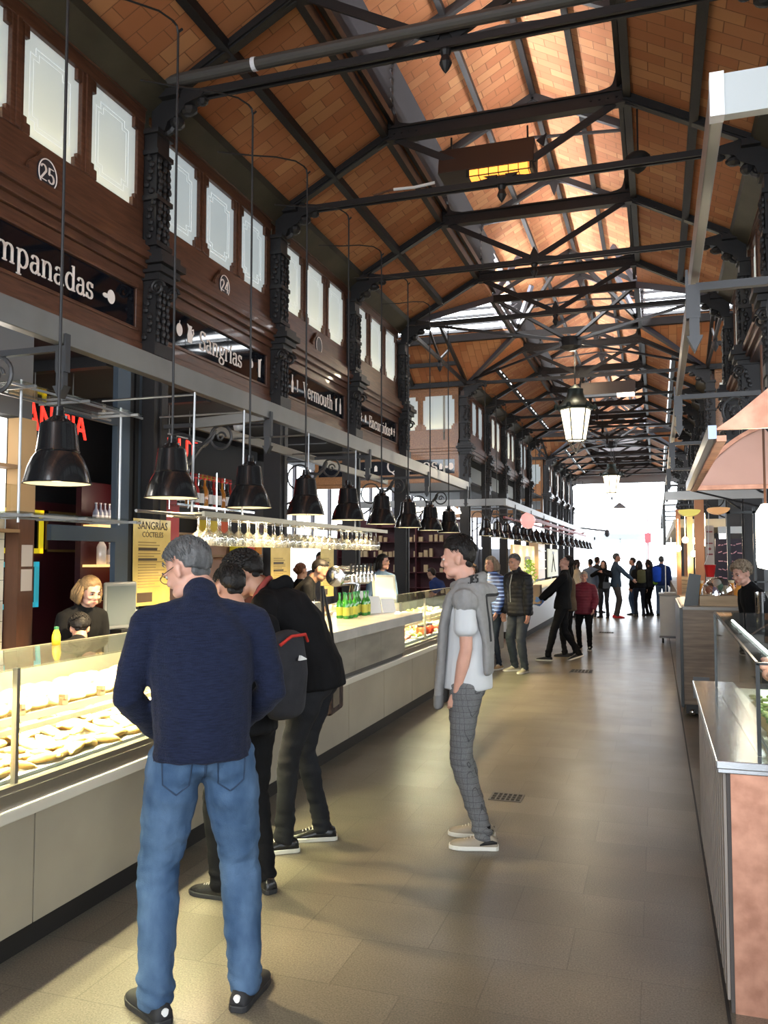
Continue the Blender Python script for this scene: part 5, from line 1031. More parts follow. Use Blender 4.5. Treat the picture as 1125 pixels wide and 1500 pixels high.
def lantern(y, lab, on=True):
    e = empty('lantern_lamp', (XC, y, 3.90), 0, lab, 'lantern')
    L = MB()
    for q in range(6): pass
    f = MB(); n = 6
    def ring(r, z): return [(r*math.cos(2*PI*i/n+.26), r*math.sin(2*PI*i/n+.26), z) for i in range(n)]
    a, b = ring(.21, .28), ring(.33, .95)
    g = MB(); g.add(a + b, [(i, (i+1) % n, n+(i+1) % n, n+i) for i in range(n)] + [tuple(range(n))]); g.build('glass_body', mat('lit_lantern_glass', (1, .95, .8), .5, emit=(1, .86, .58), es=2.6), e, fix=False)
    for i in range(n): f.bar(a[i], b[i], .022, .022); f.tube([a[i], tuple(Vector(a[i])*.75 + Vector((0, 0, .02))), (a[i][0]*.3, a[i][1]*.3, .06)], .010, 5)
    f.tube(a, .014, 6, True); f.tube(b, .026, 6, True); f.tube([(0, 0, -.05), (0, 0, .12)], [.01, .03], 8); f.ell((0, 0, .05), (.035, .035, .05), 8, 6); f.build('lantern_frame', iron, e)
    t = MB(); t.lathe([(.36, .93), (.40, .98), (.37, 1.03), (.30, 1.08), (.20, 1.2), (.17, 1.3), (.17, 1.38), (.11, 1.42), (.05, 1.47), (.0, 1.5)], 18)
    for i in range(n): x, y_, z = ring(.41, 1.0)[i]; t.ell((x, y_, z), (.05, .05, .07), 7, 5)
    t.build('lantern_roof', mat('dark_bronze_cap', (.02, .03, .026), .45, .5), e, auto=True)
    MB().tube([(0, 0, 1.48), (0, 0, 2.15)], .016, 8).build('suspension_rod', iron, e); return e
lantern(18.0, 'large glowing glass lantern hanging at the near crossing'); point((XC, 18.0, 3.7), 60, (1, .86, .62), .2); point((XC, 18.0, 5.9), 60, (1, .86, .6), .1)
lantern(32.9, 'second smaller-looking glass lantern hanging near the exit')
def ufo(x, y, z, lab):
    e = empty('bell_lamp', (x, y, z), 0, lab, 'pendant lamp', 'grey bell lamps in the middle of the hall')
    MB().lathe([(.05, .24), (.1, .2), (.26, .07), (.30, 0)], 20, cap=False).build('lamp_shade', mat('grey_shade', (.25, .25, .27), .5), e, fix=False, smooth=True); MB().lathe([(.0, 0.03), (.2, .04), (.0, .1)], 16).build('bulb', bulb_m, e); MB().tube([(0, 0, .2), (0, 0, 2.0)], .012, 6).build('suspension_rod', iron, e)
ufo(XC, 34.5, 4.95, 'grey bell lamp just above the top of the bright exit'); ufo(-1.6, 40, 4.0, 'small grey bell lamp silhouetted in the bright exit')
e = empty('infrared_heater', (-1.0, 19.7, 5.45), 0, 'farther dark ceiling heater with a small white glow beyond the lantern', 'heater'); MB().box(-.6, .6, -.15, .15, 0, .28).build('housing', mat('dark_brown_metal'), e); MB().box(.2, .58, -.17, .1, -.05, .0).build('glowing_element', mat('white_glow2', (1, .9, .8), .5, emit=(1, .85, .7), es=3), e); MB().tube([(-.4, 0, .28), (-.4, 0, .55)], .012, 6).tube([(.4, 0, .28), (.4, 0, .55)], .012, 6).build('hangers', iron, e)
# white light strips along the far purlins (daylight slots in the roof)
sl = mat('daylight_slot', (1, 1, 1), .5, emit=(.9, .95, 1), es=2.2)
for s, xo in ((-1, 2.02), (1, 2.02)):
    m = MB()
    for (a, b) in segs[1:]:
        y = a + .4
        while y < b - .3:
            if s > 0: m.box(XC+xo-.04, XC+xo+.04, y, y+2.1, 6.28, 6.30)
            else:
                for q in range(4): m.box(XC-xo-.03, XC-xo+.03, y+.5*q, y+.5*q+.22, 6.28, 6.30)
            y += BAY
    S(m.build('trim_light_slot', sl), 'bright daylight slots along the far purlins')
# floor drains
def drain(x, y, lab, w=.2, l=.16):
    e = empty('floor_drain', (x, y, 0), 0, lab, 'drain'); MB().box(-w/2, w/2, -l/2, l/2, .0, .003).build('pit', mat('drain_black', (.006, .006, .006), .8), e)
    m = MB(); m.box(-w/2-.012, w/2+.012, -l/2-.012, -l/2, 0, .006).box(-w/2-.012, w/2+.012, l/2, l/2+.012, 0, .006).box(-w/2-.012, -w/2, -l/2, l/2, 0, .006).box(w/2, w/2+.012, -l/2, l/2, 0, .006)
    for i in range(1, 6): m.box(-w/2+w*i/6-.005, -w/2+w*i/6+.005, -l/2, l/2, 0, .006)
    for i in (1, 2): m.box(-w/2, w/2, -l/2+l*i/3-.004, -l/2+l*i/3+.004, 0, .006)
    m.build('grille', mat('worn_drain_metal', (.12, .11, .10), .4, .7), e)
drain(-1.02, 5.83, 'small square metal floor drain behind the young man'); drain(-1.08, 12.6, 'flat metal floor drain ahead of the walking pair', .3, .3); drain(-1.1, 19.3, 'farthest floor drain near the crowd', .3, .25)
# entrance doors and street objects in the glare
m = MB(); d_ = mat('pale_steel_door_frame', (.45, .5, .52), .4)
for x in (-3.45, -.55): m.box(x-.05, x+.05, 50, 50.1, 0, 2.9)
m.box(-3.5, -.5, 50, 50.4, 2.75, 3.1); m.box(-2.05, -1.95, 50, 50.1, 2.5, 2.8); o = m.build('entrance_frame', d_); tag(o, 'pale steel doorway frame washed out in the bright exit', 'doorway')
o = MB().tube([(-.45, 49.5, 0), (-.45, 49.5, 5.2)], .05, 8).build('street_post', mat('pinkish_post', (.5, .35, .36), .5)); MB().box(-.62, -.28, 49.4, 49.6, 2.55, 3.1).build('red_sign_box', mat('faded_red', (.55, .15, .17), .5), o); tag(o, 'thin post with a faded red box in the bright exit', 'post')
o = MB().tube([(-4.2, 44, 6), (-4.2, 44, 2.6)], .04, 6).tube([(-4.2, 44, 3.3), (-2.3, 44, 3.05)], .05, 6).ell((-2.4, 44, 2.95), (.14, .14, .2), 10, 6).build('wall_bracket_lamp', iron2); tag(o, 'lamp on a thin arm silhouetted at the left of the exit', 'lamp')
# ================================================================ PEOPLE
V = Vector
def smooth01(a, b, x): t = max(0, min(1, (x-a)/(b-a))); return t*t*(3-2*t)
def chain(mb, secs, n=16, side=None, flat=False):
    """secs: (point, r) or (point, r_side, r_front); lofted with rounded ends; side = lateral axis for ellipses"""
    P = [V(s[0]) for s in secs]; k = len(P); rows = []
    def frame_at(i):
        d = (P[min(i+1, k-1)] - P[max(i-1, 0)])
        if d.length < 1e-6: d = V((0, 0, 1))
        d.normalize(); s = V(side) if side else (V((1, 0, 0)) if abs(d.x) < .8 else V((0, 1, 0)))
        s = (s - d*s.dot(d)).normalized(); return d, s, d.cross(s)
    def ring(p, s, f, a, b): return [p + s*(a*math.cos(2*PI*j/n)) + f*(b*math.sin(2*PI*j/n)) for j in range(n)]
    R2 = [(s[1], s[2] if len(s) > 2 else s[1]) for s in secs]
    d, s, f = frame_at(0); a, b = R2[0]; m = min(a, b)
    for t in (.0, .5, .85): rows.append(ring(P[0] - d*m*(.7 if not flat else .06)*math.sqrt(1-t*t), s, f, max(a*t, .001), max(b*t, .001)))
    for i in range(k): d, s, f = frame_at(i); rows.append(ring(P[i], s, f, *R2[i]))
    a, b = R2[-1]; m = min(a, b)
    for t in (.85, .5, .0): rows.append(ring(P[-1] + d*m*.7*math.sqrt(1-t*t), s, f, max(a*t, .001), max(b*t, .001)))
    vs = [v for r in rows for v in r]; fs = [(i*n+j, i*n+(j+1) % n, (i+1)*n+(j+1) % n, (i+1)*n+j) for i in range(len(rows)-1) for j in range(n)]
    fs += [tuple(range(n-1, -1, -1)), tuple(range((len(rows)-1)*n, len(rows)*n))]
    mb.add(vs, fs)
def remesh(mb, name, m, parent, voxel=.012, smooth=2, disp=None, cut=None):
    me = bpy.data.meshes.new(name+'_raw'); me.from_pydata(mb.v, [], mb.f)
    bm = bmesh.new(); bm.from_mesh(me); bmesh.ops.recalc_face_normals(bm, faces=bm.faces); bm.to_mesh(me); bm.free()
    o = bpy.data.objects.new(name, me); COL.objects.link(o)
    r = o.modifiers.new('r', 'REMESH'); r.mode = 'VOXEL'; r.voxel_size = voxel
    if smooth: s = o.modifiers.new('s', 'SMOOTH'); s.iterations = smooth; s.factor = .6
    dg = bpy.context.evaluated_depsgraph_get(); dg.update(); nm = bpy.data.meshes.new_from_object(o.evaluated_get(dg)); bpy.data.objects.remove(o); nm.name = name
    if disp:
        no = [v.normal.copy() for v in nm.vertices]
        for v, q in zip(nm.vertices, no): v.co += q * disp(v.co, q)
    if cut:
        bm = bmesh.new(); bm.from_mesh(nm); dead = [v for v in bm.verts if cut(v.co)]; bmesh.ops.delete(bm, geom=dead, context='VERTS'); bm.to_mesh(nm); bm.free()
    nm.materials.clear(); nm.materials.append(m); nm.shade_smooth()
    return link(name, nm, parent)
def ik(a, b, l1, l2, pole):
    a, b, pole = V(a), V(b), V(pole); d = b - a; L = d.length
    if L > (l1+l2)*.999: b = a + d*((l1+l2)*.999/L); d = b - a; L = d.length
    if L < abs(l1-l2)+.02: L = abs(l1-l2)+.02
    x = (l1*l1 - l2*l2 + L*L)/(2*L); h = math.sqrt(max(0, l1*l1 - x*x)); u = d.normalized(); p = pole - u*pole.dot(u)
    p = p.normalized() if p.length > 1e-5 else perp(u)[0]
    return a + u*x + p*h, b
def folds(amp, sc=(14, 14, 5), seed=0):
    def f(c, n):
        q = V((c.x*sc[0]+seed, c.y*sc[1], c.z*sc[2])); return amp*(noise.noise(q) + .5*noise.noise(q*2.1))
    return f
def hand(mb, w, d, nrm, side, k=1, curl=.5):
    """w wrist, d direction of the fingers, nrm palm normal, side=+1 thumb towards the +lateral axis"""
    d = V(d).normalized(); nrm = (V(nrm) - d*V(nrm).dot(d)).normalized(); lat = d.cross(nrm)*side; w = V(w)
    chain(mb, [(w - d*.03*k, .023*k, .019*k), (w, .026*k, .018*k), (w + d*.045*k, .038*k, .016*k), (w + d*.085*k, .040*k, .014*k)], 12, side=tuple(lat))
    for i, (l, off) in enumerate([(.070, .030), (.078, .010), (.072, -.011), (.058, -.030)]):
        p = w + d*.085*k + lat*off*k; pts = [p]; a = 0; dd = d
        for s in (.45, .32, .23):
            a += curl*(.55 + .1*i); dd = d*math.cos(a) + nrm*math.sin(a); dd = (dd + lat*off*1.2).normalized(); p = p + dd*l*s*k; pts.append(p)
        chain(mb, [(q, r*k) for q, r in zip(pts, (.0098, .0092, .0085, .0072))], 8)
    p = w + d*.02*k + lat*.025*k; t = (d*.6 + lat*.75 + nrm*.35*max(curl, .3)).normalized(); t2 = (d*.9 + lat*.2 + nrm*.5*curl).normalized()
    chain(mb, [(p, .014*k), (p + t*.035*k, .0125*k), (p + t*.035*k + t2*.028*k, .0105*k), (p + t*.035*k + t2*.05*k, .0085*k)], 8)
def skinmat(name, col): return mat(name, col, .48, sub=.12, vary=.10, vscale=18, bump=.06, bscale=220)
SK = {'fair': skinmat('fair_skin', (.60, .33, .245)), 'tan': skinmat('tanned_skin', (.46, .25, .165)), 'warm': skinmat('warm_skin', (.55, .29, .20))}
HAIRC = {'black': (.012, .010, .009), 'dark': (.030, .018, .012), 'grey': (.13, .13, .13), 'blond': (.26, .165, .08), 'ashblond': (.30, .23, .16), 'silver': (.40, .38, .35), 'auburn': (.16, .055, .025), 'white': (.55, .48, .40)}
def hairmat(c):
    col = HAIRC[c]; return mat('hair_'+c, col, .5, vary=.55 if c in ('grey', 'silver', 'blond', 'ashblond', 'auburn', 'white') else .3, vscale=14, vstretch=(3, 3, .6), bump=.5, bscale=70, spec=.3)
def cloth(name, col, vary=.25, rough=.85, vscale=10, stretch=(1, 1, 1), bump=.15, bscale=120, sheen=.0, col2=None): return mat(name, col, rough, vary=vary, vscale=vscale, vstretch=stretch, bump=bump, bscale=bscale, spec=.2, sheen=sheen, col2=col2)
def head(e, bmb, C, Rm, k, skin, hair, style, female, fine, glasses=False, beard=None, e_open=True, vox=.01):
    """adds skull shapes into bmb (body) and hair/eyes as children; Rm rotates head space"""
    def H(p): return C + Rm @ (V(p)*k)
    def E(c, r, rot=None): bmb.ell(H(c), tuple(x*k for x in r), 16, 12, Rm if rot is None else Rm @ rot)
    jw = .92 if female else 1
    E((0, -.014, .028), (.074, .094, .088)); E((0, .022, -.012), (.064*jw, .070, .085)); E((0, .040, -.052), (.050*jw, .050, .058)); E((0, .068, -.090), (.026*jw, .022, .020)); E((0, .045, -.080), (.040*jw, .040, .022))
    for s in (-1, 1):
        E((s*.040*jw, .035, -.070), (.022, .045, .028)); E((s*.036, .068, -.022), (.022, .020, .018)); E((s*.026, .084, .026), (.026, .010, .008)); E((s*.0755, -.010, -.012), (.009, .020, .030), Matrix.Rotation(s*.35, 3, 'Z')); E((s*.079, -.018, .002), (.008, .018, .018))
    chain(bmb, [(H((0, .086, .020)), .0075*k), (H((0, .095, -.002)), .0085*k), (H((0, .105, -.020)), .0095*k)], 10); E((0, .098, -.026), (.0155, .010, .0075))
    E((0, .089, -.052), (.021, .010, .006)); E((0, .087, -.061), (.019, .010, .0065))
    lip = MB(); lip.ell(H((0, .0955, -.0515)), (.018*k, .005*k, .0034*k), 10, 6, Rm); lip.ell(H((0, .094, -.0595)), (.016*k, .0055*k, .004*k), 10, 6, Rm)
    if fine >= 1: lip.build('lips', mat('lip_skin', (.42, .14, .12) if not female else (.5, .12, .12), .45), e, smooth=True)
    if fine >= 1:
        ey = MB(); ir = MB(); br = MB()
        for s in (-1, 1):
            ey.ell(H((s*.030, .0770, .010)), (.0145*k, .010*k, .0070*k), 10, 8, Rm); ir.ell(H((s*.030, .0850, .0095)), (.006*k, .0034*k, .006*k), 8, 6, Rm)
            br.tube([H((s*.014, .094, .030)), H((s*.030, .0945, .036)), H((s*.048, .083, .031))], [.0035*k, .0042*k, .002*k], 6)
            ir.tube([H((s*.016, .0885, .012)), H((s*.030, .0905, .0175)), H((s*.045, .082, .012))], .0018*k, 5)
        ey.build('eyes', mat('eye_white', (.62, .6, .57), .25), e, smooth=True); ir.build('irises', mat('dark_iris', (.02, .014, .01), .15), e, smooth=True); br.build('eyebrows', hairmat('dark' if hair in ('blond', 'ashblond', 'auburn') else 'black' if hair in ('black', 'dark') else 'grey'), e, smooth=True)
    # hair
    hm = hairmat(hair); nu, nv = (64, 40) if fine >= 2 else (36, 22); vs = []
    vol = {'short': .11, 'crop': .05, 'quiff': .11, 'curly': .27, 'long': .12, 'bob': .14, 'tied': .07, 'balding': .02}[style]
    for i in range(nv+1):
        ph = -PI/2 + PI*i/nv
        for j in range(nu):
            th = 2*PI*j/nu; d = V((math.cos(ph)*math.sin(th), math.cos(ph)*math.cos(th), math.sin(ph)))   # th=0 is forward
            az = abs(math.degrees(math.atan2(d.x, d.y))); el = math.degrees(ph)
            if az < 38: line = 36 - az*.10
            elif az < 75: line = 32 - (az-38)*.42
            elif az < 98: line = 16 - (az-75)*.05
            elif az < 112: line = 14 - (az-98)*2.6
            else: line = -28 - (az-112)*.42
            if style in ('long', 'bob', 'tied') and az > 60: line -= 22 if style != 'tied' else 6
            if style == 'balding' and az < 100: line += 26
            line += 7*noise.noise(d*11) if style != 'crop' else 0
            mk = smooth01(line-3.5, line+4, el)
            v = vol
            if style == 'quiff': v += .17*smooth01(35, 70, el)*(1 if d.y > -.2 else .6) - .055*smooth01(30, -10, el); 
            if style in ('short',): v += .05*smooth01(30, 80, el)
            q = d*9; st = noise.noise(V((q.x*2.6, q.y*.7, q.z*1.2)))*.5 + noise.noise(V((q.x*5, q.y*1.5, q.z*2)))*.35
            if style == 'curly': st = noise.noise(q*1.3) + .7*noise.noise(q*2.7)
            rr_ = .90 + mk*(.10 + v*(1+.45*st)) + mk*.02*st
            vs.append(H((d.x*.0765*rr_, -.014 + d.y*.0965*rr_, .028 + d.z*.0905*rr_)))
    hb = MB(); hb.add(vs, [(i*nu+j, i*nu+(j+1) % nu, (i+1)*nu+(j+1) % nu, (i+1)*nu+j) for i in range(nv) for j in range(nu)])
    if style in ('long', 'bob'):
        zb = -.20 if style == 'long' else -.11
        for s in (-1, 1):
            for t in range(4 if fine else 2):
                y = .012 - .030*t
                hb.tube([H((s*.072, y, .05)), H((s*(.088+.004*t), y-.004, -.03)), H((s*.092, y-.006, -.09)), H((s*.080, y-.01, zb))], [.014*k, .021*k, .021*k, .010*k], 8)
        for x in (-.05, -.02, .02, .05): hb.tube([H((x, -.09, .06)), H((x*1.1, -.115, -.03)), H((x*1.15, -.112, -.11)), H((x, -.10, zb-.02))], [.02*k, .026*k, .026*k, .012*k], 8)
    if style == 'tied': hb.ell(H((0, -.125, .02)), (.034*k,)*3, 10, 8)
    if style in ('short', 'quiff', 'curly', 'crop'):
        hb.ell(H((0, -.058, -.034)), (.050*k, .024*k, .034*k), 14, 10, Rm)
    if style in ('short', 'curly', 'quiff') and fine >= 1:
        r5 = random.Random(int(C.x*991) + 17)
        for i in range(340 if style != 'curly' else 420):
            a = r5.uniform(0, 2*PI); el_ = math.asin(r5.uniform(.05, 1)); dd = V((math.cos(el_)*math.sin(a), math.cos(el_)*math.cos(a), math.sin(el_)))
            if dd.y > (.3 if style == 'quiff' else .55) and dd.z < (.80 if style == 'quiff' else .62): continue
            rb = 1.0 + vol*1.02 + (.15 if style == 'quiff' and dd.z > .6 else 0)
            p0 = V((dd.x*.0765*rb, -.014+dd.y*.0965*rb, .028+dd.z*.0905*rb)); tg = V((r5.uniform(-.5, .5)+dd.x*.6, -.35 if style != 'curly' else r5.uniform(-1, 1), -.55 + (.9 if dd.z > .8 else 0))); tg = (tg - dd*tg.dot(dd)).normalized()
            if style == 'curly': hb.ell(H(p0), (.011*k, .011*k, .011*k), 5, 4)
            else: hb.tube([H(p0 - tg*.016), H(p0 + dd*.003), H(p0 + tg*.018 - dd*.001)], [.0005*k, .0032*k, .0004*k], 4)
    hb.build('hair', hm, e, smooth=True, fix=False)
    if beard:
        b = MB(); n_ = 20; vs = []
        for i in range(n_+1):
            t = -PI*.52 + PI*1.04*i/n_
            for j in range(7):
                z = -.030 - .075*j/6; r_ = 1.04 - .25*max(0, (j-3)/3)**2*.8; vs.append(H((math.sin(t)*.068*r_*jw, .012+math.cos(t)*.083*r_*(.93 if j < 3 else .9), z + .03*(abs(t)/PI))))
        b.add(vs, [(i*7+j, i*7+j+1, (i+1)*7+j+1, (i+1)*7+j) for i in range(n_) for j in range(6) if not (abs(i-n_/2) < 3 and j in (1, 2))]); o = b.build('beard', hairmat(beard), e, smooth=True, fix=False); sm = o.modifiers.new('t', 'SOLIDIFY'); sm.thickness = .006
    if glasses:
        g = MB()
        for s in (-1, 1):
            g.tube([H((s*.031 + .023*math.cos(t), .099, .008 + .017*math.sin(t))) for t in [2*PI*i/16 for i in range(16)]], .0017*k, 5, True); g.tube([H((s*.054, .097, .012)), H((s*.076, .06, .012)), H((s*.083, -.01, .008)), H((s*.082, -.025, -.008))], .0018*k, 5)
        g.tube([H((-.009, .101, .012)), H((.009, .101, .012))], .0016*k, 5); g.build('glasses', mat('black_frame'), e)
def shoe(e, A, yaw, k, m_up, m_sole, fine=0, high=False, name='shoe', tilt=0):
    """A = ankle point over the heel; yaw turns the toe; sole on the ground under A"""
    prof = [(-.078, .026, .046), (-.070, .034, .066), (-.045, .037, .078 if not high else .11), (-.015, .037, .084 if not high else .12), (.02, .040, .078), (.06, .044, .066), (.10, .049, .055), (.14, .048, .046), (.172, .038, .038), (.188, .022, .030)]
    n = 14; rows = []
    for (y, w_, h) in prof:
        rows.append([(w_*math.copysign(abs(math.cos(t))**.75, math.cos(t)), y, .020 + (h-.02)*max(0, math.sin(t))**.8 if math.sin(t) > 0 else .020 + .006*math.sin(t)) for t in [2*PI*j/n for j in range(n)]])
    p = empty(name); p.parent = e; gz = A[2]; p.location = (A[0], A[1], gz); p.rotation_euler = (tilt, 0, yaw); p.scale = (k, k, k)
    u = MB(); u.add([v for r in rows for v in r], [(i*n+j, i*n+(j+1) % n, (i+1)*n+(j+1) % n, (i+1)*n+j) for i in range(len(rows)-1) for j in range(n)] + [tuple(range(n)), tuple(range((len(rows)-1)*n, len(rows)*n))]); u.build('upper', m_up, p, smooth=True)
    out = [(w_*1.06, y) for y, w_, h in prof]; out[0] = (.022, -.084); out[-1] = (.020, .195); poly = [(x, y, 0) for x, y in out] + [(-x, y, 0) for x, y in reversed(out)]
    MB().prism(poly, (0, 0, .024)).build('sole', m_sole, p, bevel=.004)
    if fine:
        l = MB()
        for i in range(5): y = .035+.017*i; z = .083-.0075*i; l.tube([(-.024, y, z-.013), (0, y+.006, z+.002), (.024, y, z-.013)], .0028, 5)
        l.build('laces', mat('lace_' + m_sole.name, (.62, .58, .5), .8), p)
    return p
def person(label, loc, rz, H=1.75, lean=0, lean2=0, head_rot=(0, 0), feet=((-.11, 0, .2), (.11, 0, -.2)), hands=None, poles=None, tilt=0, wide=1, belly=0, female=False, skin='warm', hair='dark', style='short',
           top=None, bottom=None, shoe_m=None, sole_m=None, sleeve='long', hem=.90, topthick=.012, disp=None, legs=1, fine=1, glasses=False, beard=None, handm=None, pelvis_y=0, sit=None, group=None, foot_tilt=(0, 0), curl=.5, legthick=0, knees=(1, 1), cuff=.058, hip=1, seated_z=0, palm=None, neckfwd=0, collar=False, boxy=0):
    k = H/1.75; e = empty('person', loc, math.radians(rz), label, 'person', group)
    vox = {0: .017, 1: .011, 2: .0085}[fine]
    l1, l2 = math.radians(lean), math.radians(lean2); t1 = V((math.sin(math.radians(tilt)), math.sin(l1), math.cos(l1))).normalized(); t2 = V((math.sin(math.radians(tilt))*.5, math.sin(l1+l2), math.cos(l1+l2))).normalized()
    P = V((0, pelvis_y, .955+seated_z))*k; S = lambda d: P + t1*min(d, .28)*k + t2*max(0, d-.28)*k
    sw = (.158 if female else .182)*wide; X = V((1, 0, 0)); F = t2.cross(X)*-1
    if F.y < 0: F = -F
    sh = {s: S(.452) + X*s*sw*k for s in (-1, 1)}
    hands = hands or ((-.25, .06, .80), (.25, .06, .80)); poles = poles or ((-.5, -1, 0), (.5, -1, 0))
    hd = {-1: V(hands[0])*k, 1: V(hands[1])*k}; el = {}; wr = {}
    for i, s in enumerate((-1, 1)): el[s], wr[s] = ik(sh[s], hd[s], .285*k, .255*k, poles[i])
    # body
    b = MB(); side = (1, 0, 0); w = wide
    chain(b, [(S(-.02), .13*w*k, .085*k), (S(.2), .12*w*k, .08*k), (S(.40), .145*w*k, .085*k), (S(.485), .10*k, .065*k), (S(.52), .06*k, .058*k)], 18, side)
    nb = S(.52) + F*.008*k; pitch, yaw = math.radians(head_rot[0]), math.radians(head_rot[1])
    # head orientation: follows the spine partly
    base_p = (l1+l2)*.55 + pitch; Rm = Matrix.Rotation(yaw, 3, 'Z') @ Matrix.Rotation(-base_p, 3, 'X')
    nd = (t2*1.0 + V((0, math.sin(base_p), math.cos(base_p)))*.8 + V((0, .25+neckfwd, 0))).normalized()
    C = nb + nd*.058*k + Rm @ V((0, .020, .100))*k
    chain(b, [(S(.49), .066*k*w**.5, .060*k), (nb + nd*.03*k, (.050 if female else .058)*k*w**.5, (.052 if female else .060)*k), (nb + nd*.07*k, (.048 if female else .056)*k, (.052 if female else .060)*k), (C + Rm @ V((0, -.015, -.05))*k, .048*k, .050*k)], 16, side)
    for i, s in enumerate((-1, 1)):
        chain(b, [(S(.47) + X*s*.05*k, .045*k), (sh[s] - X*s*.02*k, .036*k)], 12); chain(b, [(sh[s], .040*k), (sh[s].lerp(el[s], .5), .040*k), (el[s], .036*k), (el[s].lerp(wr[s], .35), .038*k), (wr[s], .025*k, .022*k)], 12)
        d = (wr[s]-el[s]).normalized(); pn = V(palm[i]) if palm else V((-s, .2, 0))
        if handm is None: hand(b, wr[s], d if curl < 2 else d, pn, 1 if s*pn.dot(V((-s, 0, 0)))*s > 0 else -1, k, min(curl, 1.2))
    head(e, b, C, Rm, k, SK[skin], hair, style, female, fine, glasses, beard)
    remesh(b, 'body', SK[skin], e, vox*.72, 2)
    if handm:
        for i, s in enumerate((-1, 1)):
            g = MB(); hand(g, wr[s], (wr[s]-el[s]), palm[i] if palm else (-s, .2, 0), 1 if s > 0 else -1, k*1.12, curl); remesh(g, 'glove', handm, e, .008, 1)
    # top garment
    tt = topthick*k; g = MB(); th = hem - .955; by = belly*k
    fw = 1.0 if not female else .93
    secs = [(P + V((0, 0, 1))*th*k, (.160*w*hip)*k+tt, .132*k*w+tt+by*.4), (S(.03), (.154*w*hip)*k+tt, .122*k*w+tt+by*.7), (S(.13), (.138*w*fw)*k+tt+boxy*.7, .104*k*w+tt+by+boxy*.5), (S(.25), (.150*w*fw)*k+tt+boxy*.5, .112*k*w+tt+by*.5), (S(.37), (.165*w)*k+tt, .115*k*w**.5+tt*.8), (S(.45), (.150*w)*k+tt*.8, .092*k+tt*.6), (S(.50), .098*k+tt*.5, .070*k+tt*.5), (S(.535), .066*k+tt*.3, .064*k+tt*.3)]
    if collar: secs += [(nb + nd*.045*k, .070*k, .070*k)]
    chain(g, secs, 24, side, True)
    for s in (-1, 1):
        chain(g, [(S(.495) + X*s*.045*k, .046*k+tt*.4), (S(.472) + X*s*sw*.52*k, .050*k+tt*.5), (sh[s] - X*s*.012*k - V((0, 0, .004)), .050*k+tt*.6)], 16)
        chain(g, [(S(.40) + X*s*.09*k, .075*k+tt*.4), (sh[s].lerp(el[s], .12) - X*s*.03*k, .058*k+tt*.6)], 14)
        A = [(sh[s], .053*k+tt*.7), (sh[s].lerp(el[s], .3), .052*k+tt), (sh[s].lerp(el[s], .5), .049*k+tt), (sh[s].lerp(el[s], .8), .045*k+tt)]
        if sleeve == 'long': A += [(el[s], .042*k+tt), (el[s].lerp(wr[s], .4), .041*k+tt), (el[s].lerp(wr[s], .85), .033*k+tt*.8), (el[s].lerp(wr[s], .99), .029*k+tt*.6)]
        elif sleeve == 'short': A[2] = (sh[s].lerp(el[s], .48), .053*k+tt); A[3] = (sh[s].lerp(el[s], .62), .056*k+tt)
        chain(g, A, 14)
    remesh(g, 'top', top, e, vox, 2, disp or folds(.006*k, seed=H*9))
    # legs
    if legs:
        L = MB(); hp = {s: V((s*.088*w*hip*k, P.y, .90*k+seated_z*k)) for s in (-1, 1)}; chain(L, [(P + V((0, 0, .03*k)), (.150*w*hip)*k, .105*k*w), (P + V((0, -.008, -.05*k)), (.160*w*hip)*k, .112*k*w)], 20, side)
        for s in (-1, 1): L.ell(P + V((s*.078*w*hip, -.034, -.075))*k, (.080*k*w, .076*k*w**.5, .085*k), 14, 10)
        lt = legthick*k; kn = {}; an = {}
        for i, s in enumerate((-1, 1)):
            fx, fy, fyaw = feet[i][:3]; fz = feet[i][3] if len(feet[i]) > 3 else 0
            a = V((fx*k, fy*k, (.085+fz)*k)); kn[s], a2 = ik(hp[s], a, .415*k, .42*k, (math.sin(-fyaw)*.6, 1*knees[i], 0)); an[s] = a2
            chain(L, [(hp[s] + V((0, 0, .01)), .090*k*w), (hp[s].lerp(kn[s], .3), .084*k*w+lt*.6), (hp[s].lerp(kn[s], .7), .066*k*w**.6+lt), (kn[s], .058*k+lt), (kn[s].lerp(a2, .3), .058*k+lt), (kn[s].lerp(a2, .7), .048*k+lt), (a2 + V((0, 0, -.015*k)), cuff*k)], 16)
            shoe(e, (fx*k, fy*k, fz*k), fyaw, k, shoe_m, sole_m, fine >= 1, tilt=foot_tilt[i])
        o = remesh(L, 'trousers', bottom, e, vox, 2, lambda c, n, H=H: .0085*(noise.noise(V((c.x*13, c.y*13, c.z*8+H*3))) + .6*noise.noise(V((c.x*9+c.z*22, c.y*9, c.z*20+H))) + 1.9*max(0, 1-c.z/.30)*noise.noise(V((c.x*8, c.y*8, c.z*36+c.x*12))) + .9*max(0, 1-abs(c.z-.50)/.16)*noise.noise(V((c.x*10, c.y*10, c.z*34-c.x*18)))))
    e['_h'] = H
    del e['_h']
    return e, dict(S=S, P=P, sh=sh, el=el, wr=wr, C=C, Rm=Rm, k=k, F=F, nb=nb, nd=nd)
